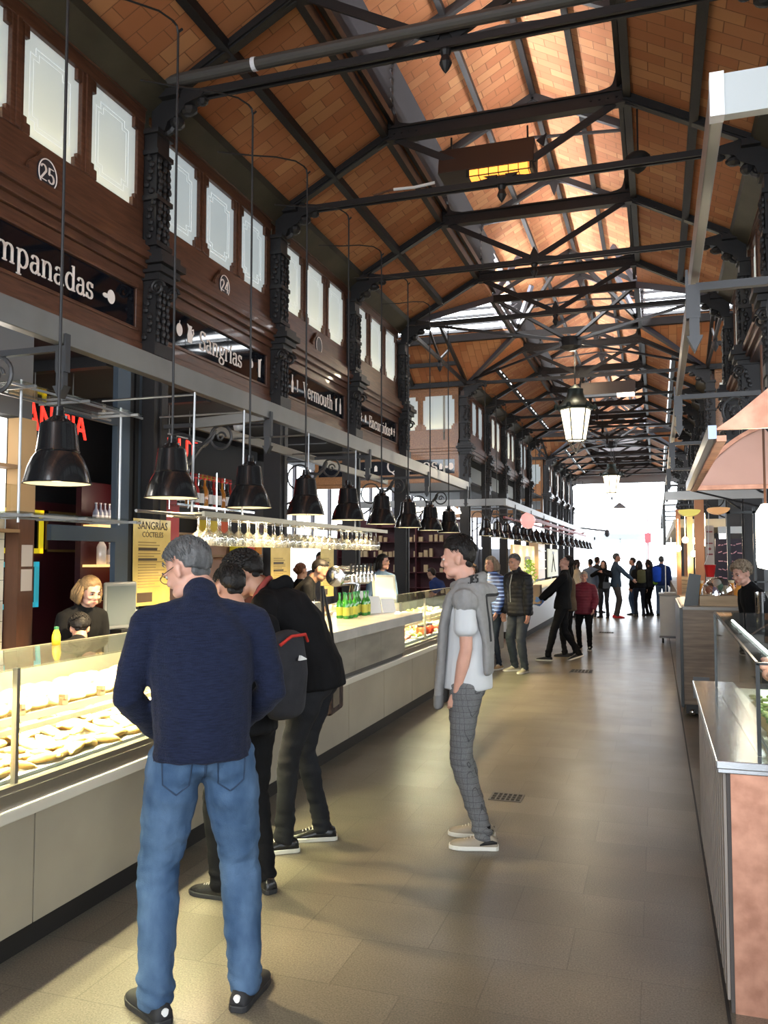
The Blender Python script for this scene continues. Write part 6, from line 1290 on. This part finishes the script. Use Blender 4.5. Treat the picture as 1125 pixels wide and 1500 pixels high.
# ---- cloth
denim = cloth('faded_blue_denim', (.085, .145, .24), .0, .8, 6, (1.8, 1.8, .9), .25, 260, col2=(.030, .065, .13))
navy = cloth('navy_marled_knit', (.014, .019, .046), .0, .95, 26, (1, 1, 9), .5, 180, .05, col2=(.006, .009, .022))
blk = cloth('black_fabric', (.007, .007, .008), .3, .85); blk2 = cloth('washed_black_denim', (.022, .023, .027), .4, .8, 5)
blk3 = cloth('charcoal_fabric', (.035, .035, .04), .3); brown_c = cloth('brown_fabric', (.10, .06, .035), .3)
white_t = cloth('white_cotton', (.56, .57, .58), .06, .85, 5, bump=.08); grey_j = cloth('grey_sweatshirt', (.26, .255, .25), .12, .92, 30, bump=.3, bscale=200)
maroon = cloth('maroon_quilted_nylon', (.16, .02, .035), .2, .45); bluep = cloth('blue_striped_nylon', (.12, .24, .55), .3, .4); blackp = cloth('black_quilted_nylon', (.016, .017, .02), .2, .4)
dk_jean = cloth('dark_jeans', (.025, .032, .05), .3); mid_jean = cloth('mid_jeans', (.10, .17, .30), .2); grey_tr = cloth('grey_trousers', (.10, .09, .085), .2)
sole_w = mat('white_rubber', (.68, .66, .60), .55); sole_b = mat('black_rubber', (.02, .02, .022), .6); shoe_b = mat('black_leather', (.014, .014, .015), .25, bump=.2, bscale=60); shoe_s = mat('black_sports_mesh', (.015, .015, .017), .7); shoe_t = mat('beige_canvas', (.36, .31, .24), .8, vary=.2); shoe_r = mat('red_shoe', (.65, .02, .03), .5); sole_g = mat('grey_rubber', (.3, .3, .3), .6)
def quilt(step=.055, a=.010):
    def f(c, n): return a*(abs(math.sin(PI*c.z/step))**.45 - .7) + .003*noise.noise(c*22)
    return f
# plaid trousers
plaid = mat('grey_checked_trousers', (.17, .17, .175), .85); ns, ln, bb = nodes_of(plaid); tc = ns.new('ShaderNodeTexCoord'); sp = ns.new('ShaderNodeSeparateXYZ'); ln.new(tc.outputs['Object'], sp.inputs[0]); outs = []
ad = ns.new('ShaderNodeMath'); ad.operation = 'ADD'; ln.new(sp.outputs['X'], ad.inputs[0]); ln.new(sp.outputs['Y'], ad.inputs[1])
for src, per in ((ad.outputs[0], .027), (sp.outputs['Z'], .034)):
    a_ = ns.new('ShaderNodeMath'); a_.operation = 'DIVIDE'; a_.inputs[1].default_value = per; b_ = ns.new('ShaderNodeMath'); b_.operation = 'FRACT'; c_ = ns.new('ShaderNodeMath'); c_.operation = 'LESS_THAN'; c_.inputs[1].default_value = .07
    ln.new(src, a_.inputs[0]); ln.new(a_.outputs[0], b_.inputs[0]); ln.new(b_.outputs[0], c_.inputs[0]); outs.append(c_)
mx_ = ns.new('ShaderNodeMath'); mx_.operation = 'MAXIMUM'; ln.new(outs[0].outputs[0], mx_.inputs[0]); ln.new(outs[1].outputs[0], mx_.inputs[1]); mm = ns.new('ShaderNodeMix'); mm.data_type = 'RGBA'; mm.inputs[6].default_value = (.185, .185, .19, 1); mm.inputs[7].default_value = (.085, .085, .09, 1); ln.new(mx_.outputs[0], mm.inputs[0])
nz_ = ns.new('ShaderNodeTexNoise'); nz_.inputs['Scale'].default_value = 160; m2 = ns.new('ShaderNodeMix'); m2.data_type = 'RGBA'; m2.blend_type = 'MULTIPLY'; m2.inputs[0].default_value = .6; ln.new(tc.outputs['Object'], nz_.inputs[0]); ln.new(mm.outputs[2], m2.inputs[6]); ln.new(nz_.outputs['Fac'], m2.inputs[7]); ln.new(m2.outputs[2], bb.inputs['Base Color'])
def surf_tubes(obj, paths, d, name, m, r=.0015, parent=None, off=.001):
    """threads laid on a garment: every path is projected along d onto it"""
    bvh = BVHTree.FromPolygons([v.co for v in obj.data.vertices], [tuple(p.vertices) for p in obj.data.polygons]); mb = MB(); d = V(d).normalized()
    for path in paths:
        pts = []
        for p in path:
            h = bvh.ray_cast(V(p) - d*.6, d)
            if h[0]: pts.append(h[0] + h[1]*off)
        if len(pts) > 1: mb.tube(pts, r, 5)
    return mb.build(name, m, parent)
def child(e, n): return [o for o in bpy.data.objects if o.parent == e and o.name.split('.')[0] == n][0]
def seg(a, b, n=10): return [tuple(V(a).lerp(V(b), i/n)) for i in range(n+1)]

# 1 the grey-haired man
def sweater(c, n): return 1.7*(.004*noise.noise(V((c.x*9, c.y*9, c.z*5))) + .0045*noise.noise(V((c.x*6, c.y*6, c.z*22)))*smooth01(1.15, .95, c.z) + .0035*noise.noise(V((c.x*20+c.z*14, c.y*12, c.z*9))))
e, J = person('grey-haired man in a navy sweater and blue jeans seen from behind', (-1.645, 2.80, 0), 36, 1.78, lean=5, lean2=10, head_rot=(22, 44), feet=((-.155, -.03, .40), (.165, -.02, -.52)), hands=((-.15, .20, .96), (.15, .20, .96)), poles=((-.75, -.8, .0), (.75, -.8, .0)),
              wide=1.09, belly=.03, boxy=.028, skin='fair', hair='grey', style='short', top=navy, bottom=denim, shoe_m=shoe_s, sole_m=sole_b, hem=.90, topthick=.014, disp=sweater, fine=2, glasses=True, legthick=.018, cuff=.066, collar=True, neckfwd=.25, hip=.98)
tr = child(e, 'trousers'); stitch = mat('pale_stitching', (.16, .22, .30), .8); seamm = mat('dark_seam', (.02, .04, .08), .8); K = J['k']
paths = []
for s in (-1, 1):
    x0, x1 = s*.045, s*.150; paths += [seg((x0, 0, .93), (x1, 0, .945)), seg((x0, 0, .93), (x0+s*.008, 0, .83)), seg((x0+s*.008, 0, .83), ((x0+x1)/2, 0, .80)), seg(((x0+x1)/2, 0, .80), (x1-s*.004, 0, .84)), seg((x1-s*.004, 0, .84), (x1, 0, .945)), seg((x0, 0, .915), (x1, 0, .93))]
surf_tubes(tr, paths, (0, 1, 0), 'back_pocket_stitching', seamm, .0030, e); surf_tubes(tr, [seg((0, 0, 1.0), (0, 0, .83), 20), seg((.006, 0, 1.0), (.006, 0, .84), 20), seg((-.2, 0, .97), (.2, 0, .97), 24)], (0, 1, 0), 'yoke_seam', seamm, .0016, e)
for s, nm in ((-1, 0), (1, 1)):
    sh_ = [o for o in bpy.data.objects if o.parent == e and o.name.startswith('shoe')][nm]; MB().prism([(.014*math.cos(t)*(1 if math.sin(t) > 0 else .8), -.080, .048+.014*math.sin(t)) for t in [2*PI*i/12 for i in range(12)]], (0, .006, 0)).build('heel_badge', white_paint, sh_)
# 2 the man leaning over the case
e, J2 = person('tall man in a black hooded jacket bending over the pastry case', (-1.95, 4.50, 0), 100, 1.86, lean=23, lean2=24, head_rot=(16, 6), feet=((-.10, .10, .35), (.12, -.06, .25)), hands=((-.2, .45, 1.02), (.2, .30, 1.0)), skin='tan', hair='black', style='curly', top=blk, bottom=blk2, shoe_m=shoe_b, sole_m=sole_w, hem=.86, topthick=.028, fine=1, wide=1.04, neckfwd=.3, pelvis_y=-.05)
m = MB(); m.tube([J2['nb'] + J2['nd']*.03 + J2['Rm'] @ V((.085*math.cos(t), .075*math.sin(t)-.005, -.02*math.sin(t))) for t in [2*PI*i/20 for i in range(20)]], .018, 8, True); m.build('red_lined_collar', mat('dull_red_lining', (.28, .05, .04), .8), e, smooth=True)
m = MB(); chain(m, [(J2['S'](.50) - J2['F']*.07 + V((-.09, 0, 0)), .04), (J2['S'](.47) - J2['F']*.115, .055), (J2['S'](.50) - J2['F']*.07 + V((.09, 0, 0)), .04)], 12); remesh(m, 'hood', blk, e, .012, 3, folds(.006))
# bag at his hip
bg = empty('shoulder_bag', (-2.0, 4.98, .68), math.radians(8), 'dark patterned shoulder bag hanging behind the man in the black hooded jacket', 'bag')
m = MB().box(-.05, .05, -.15, .17, 0, .30); m.build('bag_body', cloth('patterned_bag_fabric', (.09, .06, .05), .0, .7, 22, col2=(.015, .012, .012)), bg, bevel=.02); MB().tube([(0, -.12, .28), (-.02, -.1, .55), (-.06, .0, .80)], .012, 6).tube([(0, .14, .28), (-.02, .08, .55), (-.06, .02, .80)], .012, 6).build('strap', cable_m, bg); MB().box(.048, .056, -.12, .02, .05, .2).build('front_patch', cloth('beige_patch', (.22, .18, .13), .3), bg)
# 3 the shorter person between them
e, J3 = person('dark-haired person in black with a backpack, standing behind the man in the navy sweater', (-1.98, 3.80, 0), 62, 1.65, lean=6, lean2=10, head_rot=(14, -4), feet=((-.13, .02, .4), (.10, -.05, -.2)), hands=((-.15, .3, 1.0), (.15, .3, 1.0)), skin='warm', hair='black', style='short', top=blk, bottom=blk, shoe_m=shoe_b, sole_m=sole_b, hem=.84, topthick=.02, fine=1, legthick=.012)
bp = empty('backpack', (-1.76, 3.80, .86), math.radians(80), 'black backpack with red piping on the back of the dark-haired person', 'backpack'); m = MB(); chain(m, [(V((0, 0, .05)), .14, .07), (V((0, 0, .22)), .15, .085), (V((0, 0, .40)), .12, .065)], 18, (1, 0, 0)); remesh(m, 'pack_body', blk3, bp, .012, 2, folds(.004)); MB().tube([(-.12, -.045, .38), (-.06, -.07, .42), (.06, -.07, .42), (.12, -.045, .38)], .008, 6).build('red_piping', mat('red_piping', (.5, .03, .02), .6), bp); MB().prism([(-.03, -.10, .30), (.03, -.10, .30), (.03, -.10, .305), (-.02, -.10, .325)], (0, .012, 0)).build('pack_badge', white_paint, bp)
# 4 the young man
e, J4 = person('young man in a white T-shirt and checked trousers with a grey hoodie over his shoulders', (-1.045, 4.86, 0), 96, 1.785, lean=-3, lean2=4, head_rot=(10, -4), feet=((-.09, -.065, .08), (.12, -.03, .0)), hands=((-.150, .075, .875), (.215, .125, .875)), poles=((-.4, -1, 0), (.3, -1, .1)), skin='fair', hair='black', style='quiff', top=white_t, bottom=plaid, shoe_m=shoe_t, sole_m=sole_w, sleeve='short', hem=.885, topthick=.012, fine=2, wide=1.0, belly=.012, boxy=.015, pelvis_y=.035, curl=.9, legthick=.004, cuff=.052, palm=((1, 0, 0), (-1, 0, 0)))
S4, F4, k4 = J4['S'], J4['F'], J4['k']; X1 = V((1, 0, 0)); m = MB()
nb4 = J4['nb']; ringp = [nb4 + V((.098*math.cos(t), .082*math.sin(t) - .012, .018 - .030*math.sin(t))) for t in [2*PI*i/18 for i in range(19)]]
for a, b in zip(ringp, ringp[1:]): chain(m, [(a, .033), (b, .033)], 10)
chain(m, [(S4(.50) - F4*.07 + X1*-.12, .035), (S4(.47) - F4*.12, .06), (S4(.50) - F4*.07 + X1*.12, .035)], 12)
chain(m, [(S4(.49), .175, .095), (S4(.44) - F4*.055, .19, .075), (S4(.33) - F4*.088, .175, .045), (S4(.18) - F4*.118, .155, .034), (S4(.02) - F4*.125, .14, .030)], 20, (1, 0, 0))
for s in (-1, 1):
    chain(m, [(S4(.51) + X1*s*.09 + F4*.02, .055, .045), (S4(.45) + X1*s*.115 + F4*.095, .052, .034), (S4(.30) + X1*s*.12 + F4*.135, .050, .030), (S4(.12) + X1*s*.12 + F4*.140, .052, .030), (S4(-.02) + X1*s*.115 + F4*.145, .056, .030), (S4(-.10) + X1*s*.115 + F4*.145, .055, .028)], 14, (1, 0, 0))
for s in (-1, 1): chain(m, [(S4(.50) + X1*s*.05, .062), (J4['sh'][s] + X1*s*-.055 + V((0, 0, .014)), .070), (J4['sh'][s] + V((0, 0, .0)), .076), (J4['sh'][s].lerp(J4['el'][s], .14), .074)], 14)
ho = remesh(m, 'draped_hoodie', grey_j, e, .009, 3, folds(.006, (18, 18, 7))); ho['label'] = 'grey hoodie draped over the shoulders'
m = MB()
for s in (-1, 1): chain(m, [(S4(-.10) + X1*s*.115 + F4*.145, .057, .031), (S4(-.165) + X1*s*.115 + F4*.145, .055, .029)], 14, (1, 0, 0))
remesh(m, 'sleeve_cuffs', cloth('grey_ribbed_cuff', (.20, .20, .20), .2), e, .009, 1)
bvh_paths = [[S4(.42-.2*i/10) + X1*(.075) + V((0, 0, 0)) for i in range(11)]]
surf_tubes(ho, [[tuple(S4(.46-.26*i/12) + X1*(.10-.0*i)) for i in range(13)], [tuple(S4(.46-.26*i/12) + X1*(-.10)) for i in range(13)], [tuple(S4(.46) + X1*(.1-.2*i/12)) for i in range(13)]], tuple(F4), 'black_back_panel', mat('black_print', (.008, .008, .009), .7), .013, e, -.006)
letters = []
def LT(u, v): t = PI + .10 + u; return (nb4.x + .138*math.cos(t), nb4.y - .012 + .122*math.sin(t), nb4.z + .018 - .03*math.sin(t) + v)
hood_l = MB()
for pts in ([(.02, .030), (.12, .030), (.12, .004), (.06, -.008), (.0, .004)], [(.27, .030), (.18, .028), (.18, 0), (.27, 0)], [(.18, .014), (.25, .014)], [(.43, .026), (.35, .030), (.34, .016), (.42, .012), (.42, -.002), (.33, -.002)]): hood_l.tube([LT(a_*1.1, b_*1.3 - .01) for a_, b_ in pts], .0055, 5)
hood_l.build('hood_lettering', mat('black_print'), e)
shs = [o for o in bpy.data.objects if o.parent == e and o.name.startswith('shoe')]
for q in shs:
    m = MB().tube([(.041, .02, .032), (.045, -.01, .045), (.041, -.05, .05), (.034, -.074, .046)], [.004, .010, .011, .006], 6).tube([(-.041, .02, .032), (-.045, -.01, .045), (-.041, -.05, .05), (-.034, -.074, .046)], [.004, .010, .011, .006], 6); m.build('side_stripe', mat('black_print'), q)
m = MB()
for fx, fy in ((-.09, -.065), (.12, -.03)): m.lathe([(.034, .06), (.037, .09), (.036, .135)], 14, (fx*k4, (fy-.004)*k4, 0))
m.build('socks', blk, e, smooth=True)
# 5, 6 the couple
stripe = mat('blue_white_striped_nylon', (.2, .3, .6), .4); ns, ln, bb = nodes_of(stripe); tc = ns.new('ShaderNodeTexCoord'); sp = ns.new('ShaderNodeSeparateXYZ'); a_ = ns.new('ShaderNodeMath'); a_.operation = 'MULTIPLY'; a_.inputs[1].default_value = 2*PI/.055; s_ = ns.new('ShaderNodeMath'); s_.operation = 'SINE'; r_ = ns.new('ShaderNodeValToRGB'); r_.color_ramp.elements[0].position = .3; r_.color_ramp.elements[1].position = .75; r_.color_ramp.elements[0].color = (.025, .05, .16, 1); r_.color_ramp.elements[1].color = (.26, .40, .78, 1); ln.new(tc.outputs['Object'], sp.inputs[0]); ln.new(sp.outputs['Z'], a_.inputs[0]); ln.new(a_.outputs[0], s_.inputs[0]); ln.new(s_.outputs[0], r_.inputs[0]); ln.new(r_.outputs[0], bb.inputs['Base Color'])
person('woman with ash-blond hair in a blue striped puffer jacket', (-2.36, 12.5, 0), 148, 1.69, lean=2, head_rot=(4, 4), hands=((-.20, .15, .90), (.18, .18, .95)), female=True, skin='fair', hair='ashblond', style='bob', top=stripe, bottom=dk_jean, shoe_m=mat('tan_suede', (.30, .20, .12), .8), sole_m=sole_w, hem=.86, topthick=.03, disp=quilt(.055, .008), legthick=-.008, cuff=.045)
e, J = person('grey-haired man in a black puffer jacket standing beside the woman in blue', (-1.93, 12.28, 0), 140, 1.73, lean=3, lean2=4, head_rot=(8, 10), feet=((-.13, .03, .35), (.12, 0, -.25)), hands=((-.24, .06, .80), (.25, .10, .80)), wide=1.12, belly=.02, skin='warm', hair='grey', style='short', top=blackp, bottom=cloth('dark_grey_blue_jeans', (.04, .048, .06), .3), shoe_m=shoe_t, sole_m=sole_w, hem=.84, topthick=.032, disp=quilt(.06, .010), legthick=.01, collar=True)
MB().tube([J['S'](.50) + J['F']*.105, J['S'](.35) + J['F']*.165, J['S'](.1) + J['F']*.175], .005, 5).build('zip', mat('pale_zip', (.4, .42, .42), .4), e)
# 7 the walker with a box
glove = mat('blue_glove', (.12, .25, .55), .45)
person('young man in black striding to the left with his head tilted back', (-1.50, 13.80, 0), 92, 1.71, lean=-6, lean2=2, head_rot=(-24, 6), feet=((-.08, .22, 0), (.08, -.28, -.1, .05)), hands=((-.15, .36, 1.00), (.16, .36, .94)), poles=((-.6, -1, -.3), (.6, -1, -.3)), skin='fair', hair='black', style='short', top=blk, bottom=blk, shoe_m=shoe_s, sole_m=sole_w, hem=.86, topthick=.018, handm=glove, foot_tilt=(0, -.35), legthick=.006, pelvis_y=-.03)
bx = empty('cardboard_box', (-1.93, 13.80, .92), math.radians(92), 'brown cardboard box carried by the striding man in black', 'box'); MB().box(-.17, .17, -.11, .11, 0, .30).build('carton', mat('cardboard', (.38, .27, .17), .8), bx, bevel=.006); MB().box(-.17, .17, -.11, .0, .30, .305).build('flap', mat('cardboard'), bx)
person('dark-haired person in a brown vest close behind the striding man in black', (-1.44, 14.45, 0), 95, 1.62, hair='black', style='long', female=True, top=cloth('brown_vest_fabric', (.10, .07, .045), .3), bottom=blk, shoe_m=shoe_s, sole_m=sole_b, hem=.84, topthick=.02, feet=((-.08, .08, 0), (.08, -.12, 0)))
# 8 the lady in maroon
person('short elderly woman in a maroon puffer jacket walking towards the camera', (-1.27, 15.6, 0), 172, 1.42, hands=((-.24, .16, .92), (.26, .14, .86)), head_rot=(6, 12), wide=1.18, belly=.02, female=True, skin='fair', hair='white', style='short', top=maroon, bottom=blk, shoe_m=shoe_b, sole_m=sole_w, hem=.80, topthick=.035, disp=quilt(.05, .006), legthick=.008, feet=((-.12, .04, .1), (.12, 0, -.1)))
# 9 the crowd near the exit
CW = 'people standing near the exit'
def far(label, x, y, rz, H, top, bottom, hair='dark', style='short', **kw):
    kw.setdefault('shoe_m', shoe_b); kw.setdefault('sole_m', sole_b); kw.setdefault('topthick', .02); return person(label, (x, y, 0), rz, H, top=top, bottom=bottom, hair=hair, style=style, fine=0, group=CW, **kw)
beige = cloth('beige_coat_fabric', (.42, .37, .30), .1); bluj = cloth('pale_denim_jacket', (.20, .25, .33), .15); teal = cloth('blue_grey_jacket', (.06, .09, .13), .2); blues = cloth('deep_blue_jacket', (.02, .04, .14), .2)
far('woman with long dark hair in a beige coat at the left of the crowd', -2.15, 23.8, -60, 1.63, beige, blk, style='long', female=True, hem=.70)
far('person in a pale denim jacket with their back turned', -1.80, 24.4, 20, 1.64, bluj, dk_jean, hair='black')
far('dark-clothed man half hidden behind the denim jacket', -1.75, 26.3, -30, 1.70, blk3, dk_jean)
far('woman holding a phone up to her face with a black handbag', -1.42, 24.1, 165, 1.60, blk, blk3, style='long', female=True, hands=((-.06, .28, 1.38), (.10, .26, 1.40)), poles=((-1, 0, -.6), (1, 0, -.6)))
o = MB().box(-.10, .10, -.05, .05, 0, .18).tube([(-.08, 0, .17), (0, 0, .42), (.08, 0, .17)], .008, 5).build('handbag', shoe_b, loc=(-1.34, 23.95, .82)); tag(o, 'black handbag of the woman with the phone', 'handbag')
far('tall grey-haired man with bright red shoes seen from the side', -1.10, 24.2, -75, 1.80, teal, grey_tr, hair='grey', shoe_m=shoe_r, sole_m=shoe_r, hands=((-.24, .06, .85), (.20, .42, 1.02)), hem=.84)
far('man in a dark jacket and blue jeans facing the tall man', -.66, 25.6, 80, 1.68, teal, mid_jean)
far('person with an olive backpack at the centre of the crowd', -.48, 24.95, 15, 1.60, blk, dk_jean, hair='black', style='long', female=True, topthick=.04)
o = MB(); chain(o, [(V((0, 0, 0)), .12, .07), (V((0, 0, .3)), .11, .06)], 14, (1, 0, 0)); o = o.build('backpack', cloth('olive_pack', (.10, .10, .05), .2), loc=(-.42, 24.72, 1.0), smooth=True); tag(o, 'olive backpack worn in the middle of the crowd', 'backpack')
far('woman with a lime green bag raising one hand', -.22, 25.4, 60, 1.62, blk3, blk, style='long', female=True, hands=((-.18, .30, 1.50), (.25, .05, .8)), poles=((-1, 0, -1), (1, -1, 0)))
o = MB(); chain(o, [(V((0, 0, 0)), .10, .08), (V((0, 0, .22)), .08, .05)], 14, (1, 0, 0)); o = o.build('shoulder_bag', cloth('lime_bag', (.25, .5, .05), .2), loc=(-.02, 25.25, .95), smooth=True); tag(o, 'lime green bag at the right of the crowd', 'bag')
far('man in a dark blue jacket with a bright blue backpack', .12, 25.3, -10, 1.73, blues, mid_jean, hair='grey', style='crop', topthick=.03)
o = MB(); chain(o, [(V((0, 0, 0)), .11, .07), (V((0, 0, .36)), .12, .07)], 14, (1, 0, 0)); o = o.build('backpack', cloth('bright_blue_pack', (.02, .09, .6), .2), loc=(.0, 25.12, 1.02), smooth=True); tag(o, 'bright blue backpack on the man by the cart', 'backpack')
# 10 staff behind the left counter, customers and the stallholder on the right
ST = 'staff behind the counters'
person('blonde woman in black looking down behind the pastry case', (-4.08, 5.13, 0), -112, 1.56, lean=10, lean2=8, head_rot=(12, 0), hands=((-.1, .3, 1.0), (.1, .3, 1.0)), female=True, skin='fair', hair='blond', style='bob', top=blk, bottom=blk, shoe_m=shoe_b, sole_m=sole_b, topthick=.018)
person('dark-haired colleague bent low in front of the blonde woman', (-3.74, 4.60, 0), 15, 1.36, lean=24, lean2=14, head_rot=(20, 30), hands=((-.1, .25, 1.2), (.1, .25, 1.15)), skin='warm', hair='black', style='curly', top=blk, bottom=blk, shoe_m=shoe_b, sole_m=sole_b, topthick=.018)
person('bearded man with glasses behind the bar', (-4.6, 8.85, 0), -140, 1.75, head_rot=(8, 0), skin='tan', hair='dark', style='balding', top=cloth('rust_shirt', (.22, .08, .05), .2), bottom=blk, shoe_m=shoe_b, sole_m=sole_b, glasses=True, beard='dark')
person('auburn-haired person at the back of the bar seen from behind', (-4.5, 10.1, 0), -20, 1.60, skin='warm', hair='auburn', style='tied', female=True, top=blk, bottom=blk, shoe_m=shoe_b, sole_m=sole_b, fine=0)
person('barman in a black T-shirt looking down behind the white napkins', (-3.76, 8.30, 0), -70, 1.72, lean=14, lean2=14, head_rot=(14, 0), hands=((-.15, .42, 1.12), (.15, .40, 1.12)), skin='tan', hair='black', style='crop', top=blk, bottom=blk, shoe_m=shoe_b, sole_m=sole_b, sleeve='short', topthick=.01)
person('dark-haired man in front of the bright fridge', (-5.3, 12.75, 0), -150, 1.76, skin='tan', hair='black', style='short', top=cloth('grey_apron', (.12, .12, .13), .2), bottom=blk, shoe_m=shoe_b, sole_m=sole_b, fine=0)
person('woman with tied black hair in a denim shirt and dark apron', (-3.95, 11.9, 0), -150, 1.72, head_rot=(2, 50), skin='fair', hair='black', style='bob', female=True, top=cloth('blue_denim_shirt', (.09, .15, .25), .2), bottom=blk, shoe_m=shoe_b, sole_m=sole_b, fine=1)
person('bending customer in navy half hidden by the young man', (-3.9, 15.6, 0), 70, 1.55, lean=25, lean2=10, skin='tan', hair='dark', style='short', top=blues, bottom=blk, shoe_m=shoe_b, sole_m=sole_b, fine=0)
person('customer in a green checked shirt partly hidden behind the young man', (-2.75, 12.9, 0), 120, 1.58, skin='tan', hair='dark', style='crop', top=cloth('green_check', (.30, .42, .30), .0, .8, 16, col2=(.12, .25, .15)), bottom=blk, shoe_m=shoe_b, sole_m=sole_b, fine=0)
person('person with curly light brown hair working at the right-hand stall', (.98, 9.05, 0), 112, 1.66, lean=10, lean2=10, head_rot=(10, 20), female=True, skin='fair', hair='ashblond', style='curly', top=blk, bottom=blk, shoe_m=shoe_b, sole_m=sole_b)
# ================================================================ CAMERA AND LIGHT
cam = bpy.data.cameras.new('camera'); co = bpy.data.objects.new('camera', cam); COL.objects.link(co); SC.camera = co
cam.sensor_fit = 'VERTICAL'; cam.sensor_height = 36; cam.lens = 36 * 1213 / 1500; cam.clip_start = .05; cam.clip_end = 400
co.location = (0, 0, 1.66); co.rotation_euler = (math.radians(90 + 3.2086), 0, math.radians(18.2025))
wd = bpy.data.worlds.new('daylight'); SC.world = wd; wd.use_nodes = True; bgn = wd.node_tree.nodes['Background']
bgn.inputs[0].default_value = (.86, .93, 1, 1); bgn.inputs[1].default_value = 7
area('entrance_daylight_portal', (XC, YF + .3, 3), 5.4, 6, 1, rot=(math.radians(-90), 0, 0), portal=True)
area('rear_daylight_portal', (XC, YN, 3), 9, 6, 1, rot=(math.radians(90), 0, 0), portal=True)
# daylight entering through the slatted sides of the roof lantern
for s in (-1, 1):
    a0 = area('lantern_daylight', (XC + s*1.75, 20, 7.1), .6, 50, 3900 if s < 0 else 1700, (.93, .96, 1), (0, math.radians(-90*s), 0))
    a0.rotation_euler = (0, math.radians(90 * s + (28 if s > 0 else -28)), 0)
for (a, b) in CR[:1]:
    for s in (-1, 1): area('transept_daylight', (XC + s*4.5, b - 1.0, 7.25), 5.5, .8, 90, (.95, .97, 1), (math.radians(-90), 0, 0))
SC.view_settings.view_transform = 'Standard'; SC.view_settings.look = 'None'; SC.view_settings.gamma = 1; SC.view_settings.exposure = .22
SC.cycles.use_denoising = True; SC.cycles.max_bounces = 7; SC.cycles.diffuse_bounces = 4; SC.cycles.glossy_bounces = 3; SC.cycles.transmission_bounces = 6; SC.cycles.transparent_max_bounces = 12
SC.cycles.sample_clamp_indirect = 6; SC.cycles.caustics_reflective = False; SC.cycles.caustics_refractive = False; SC.cycles.use_light_tree = True
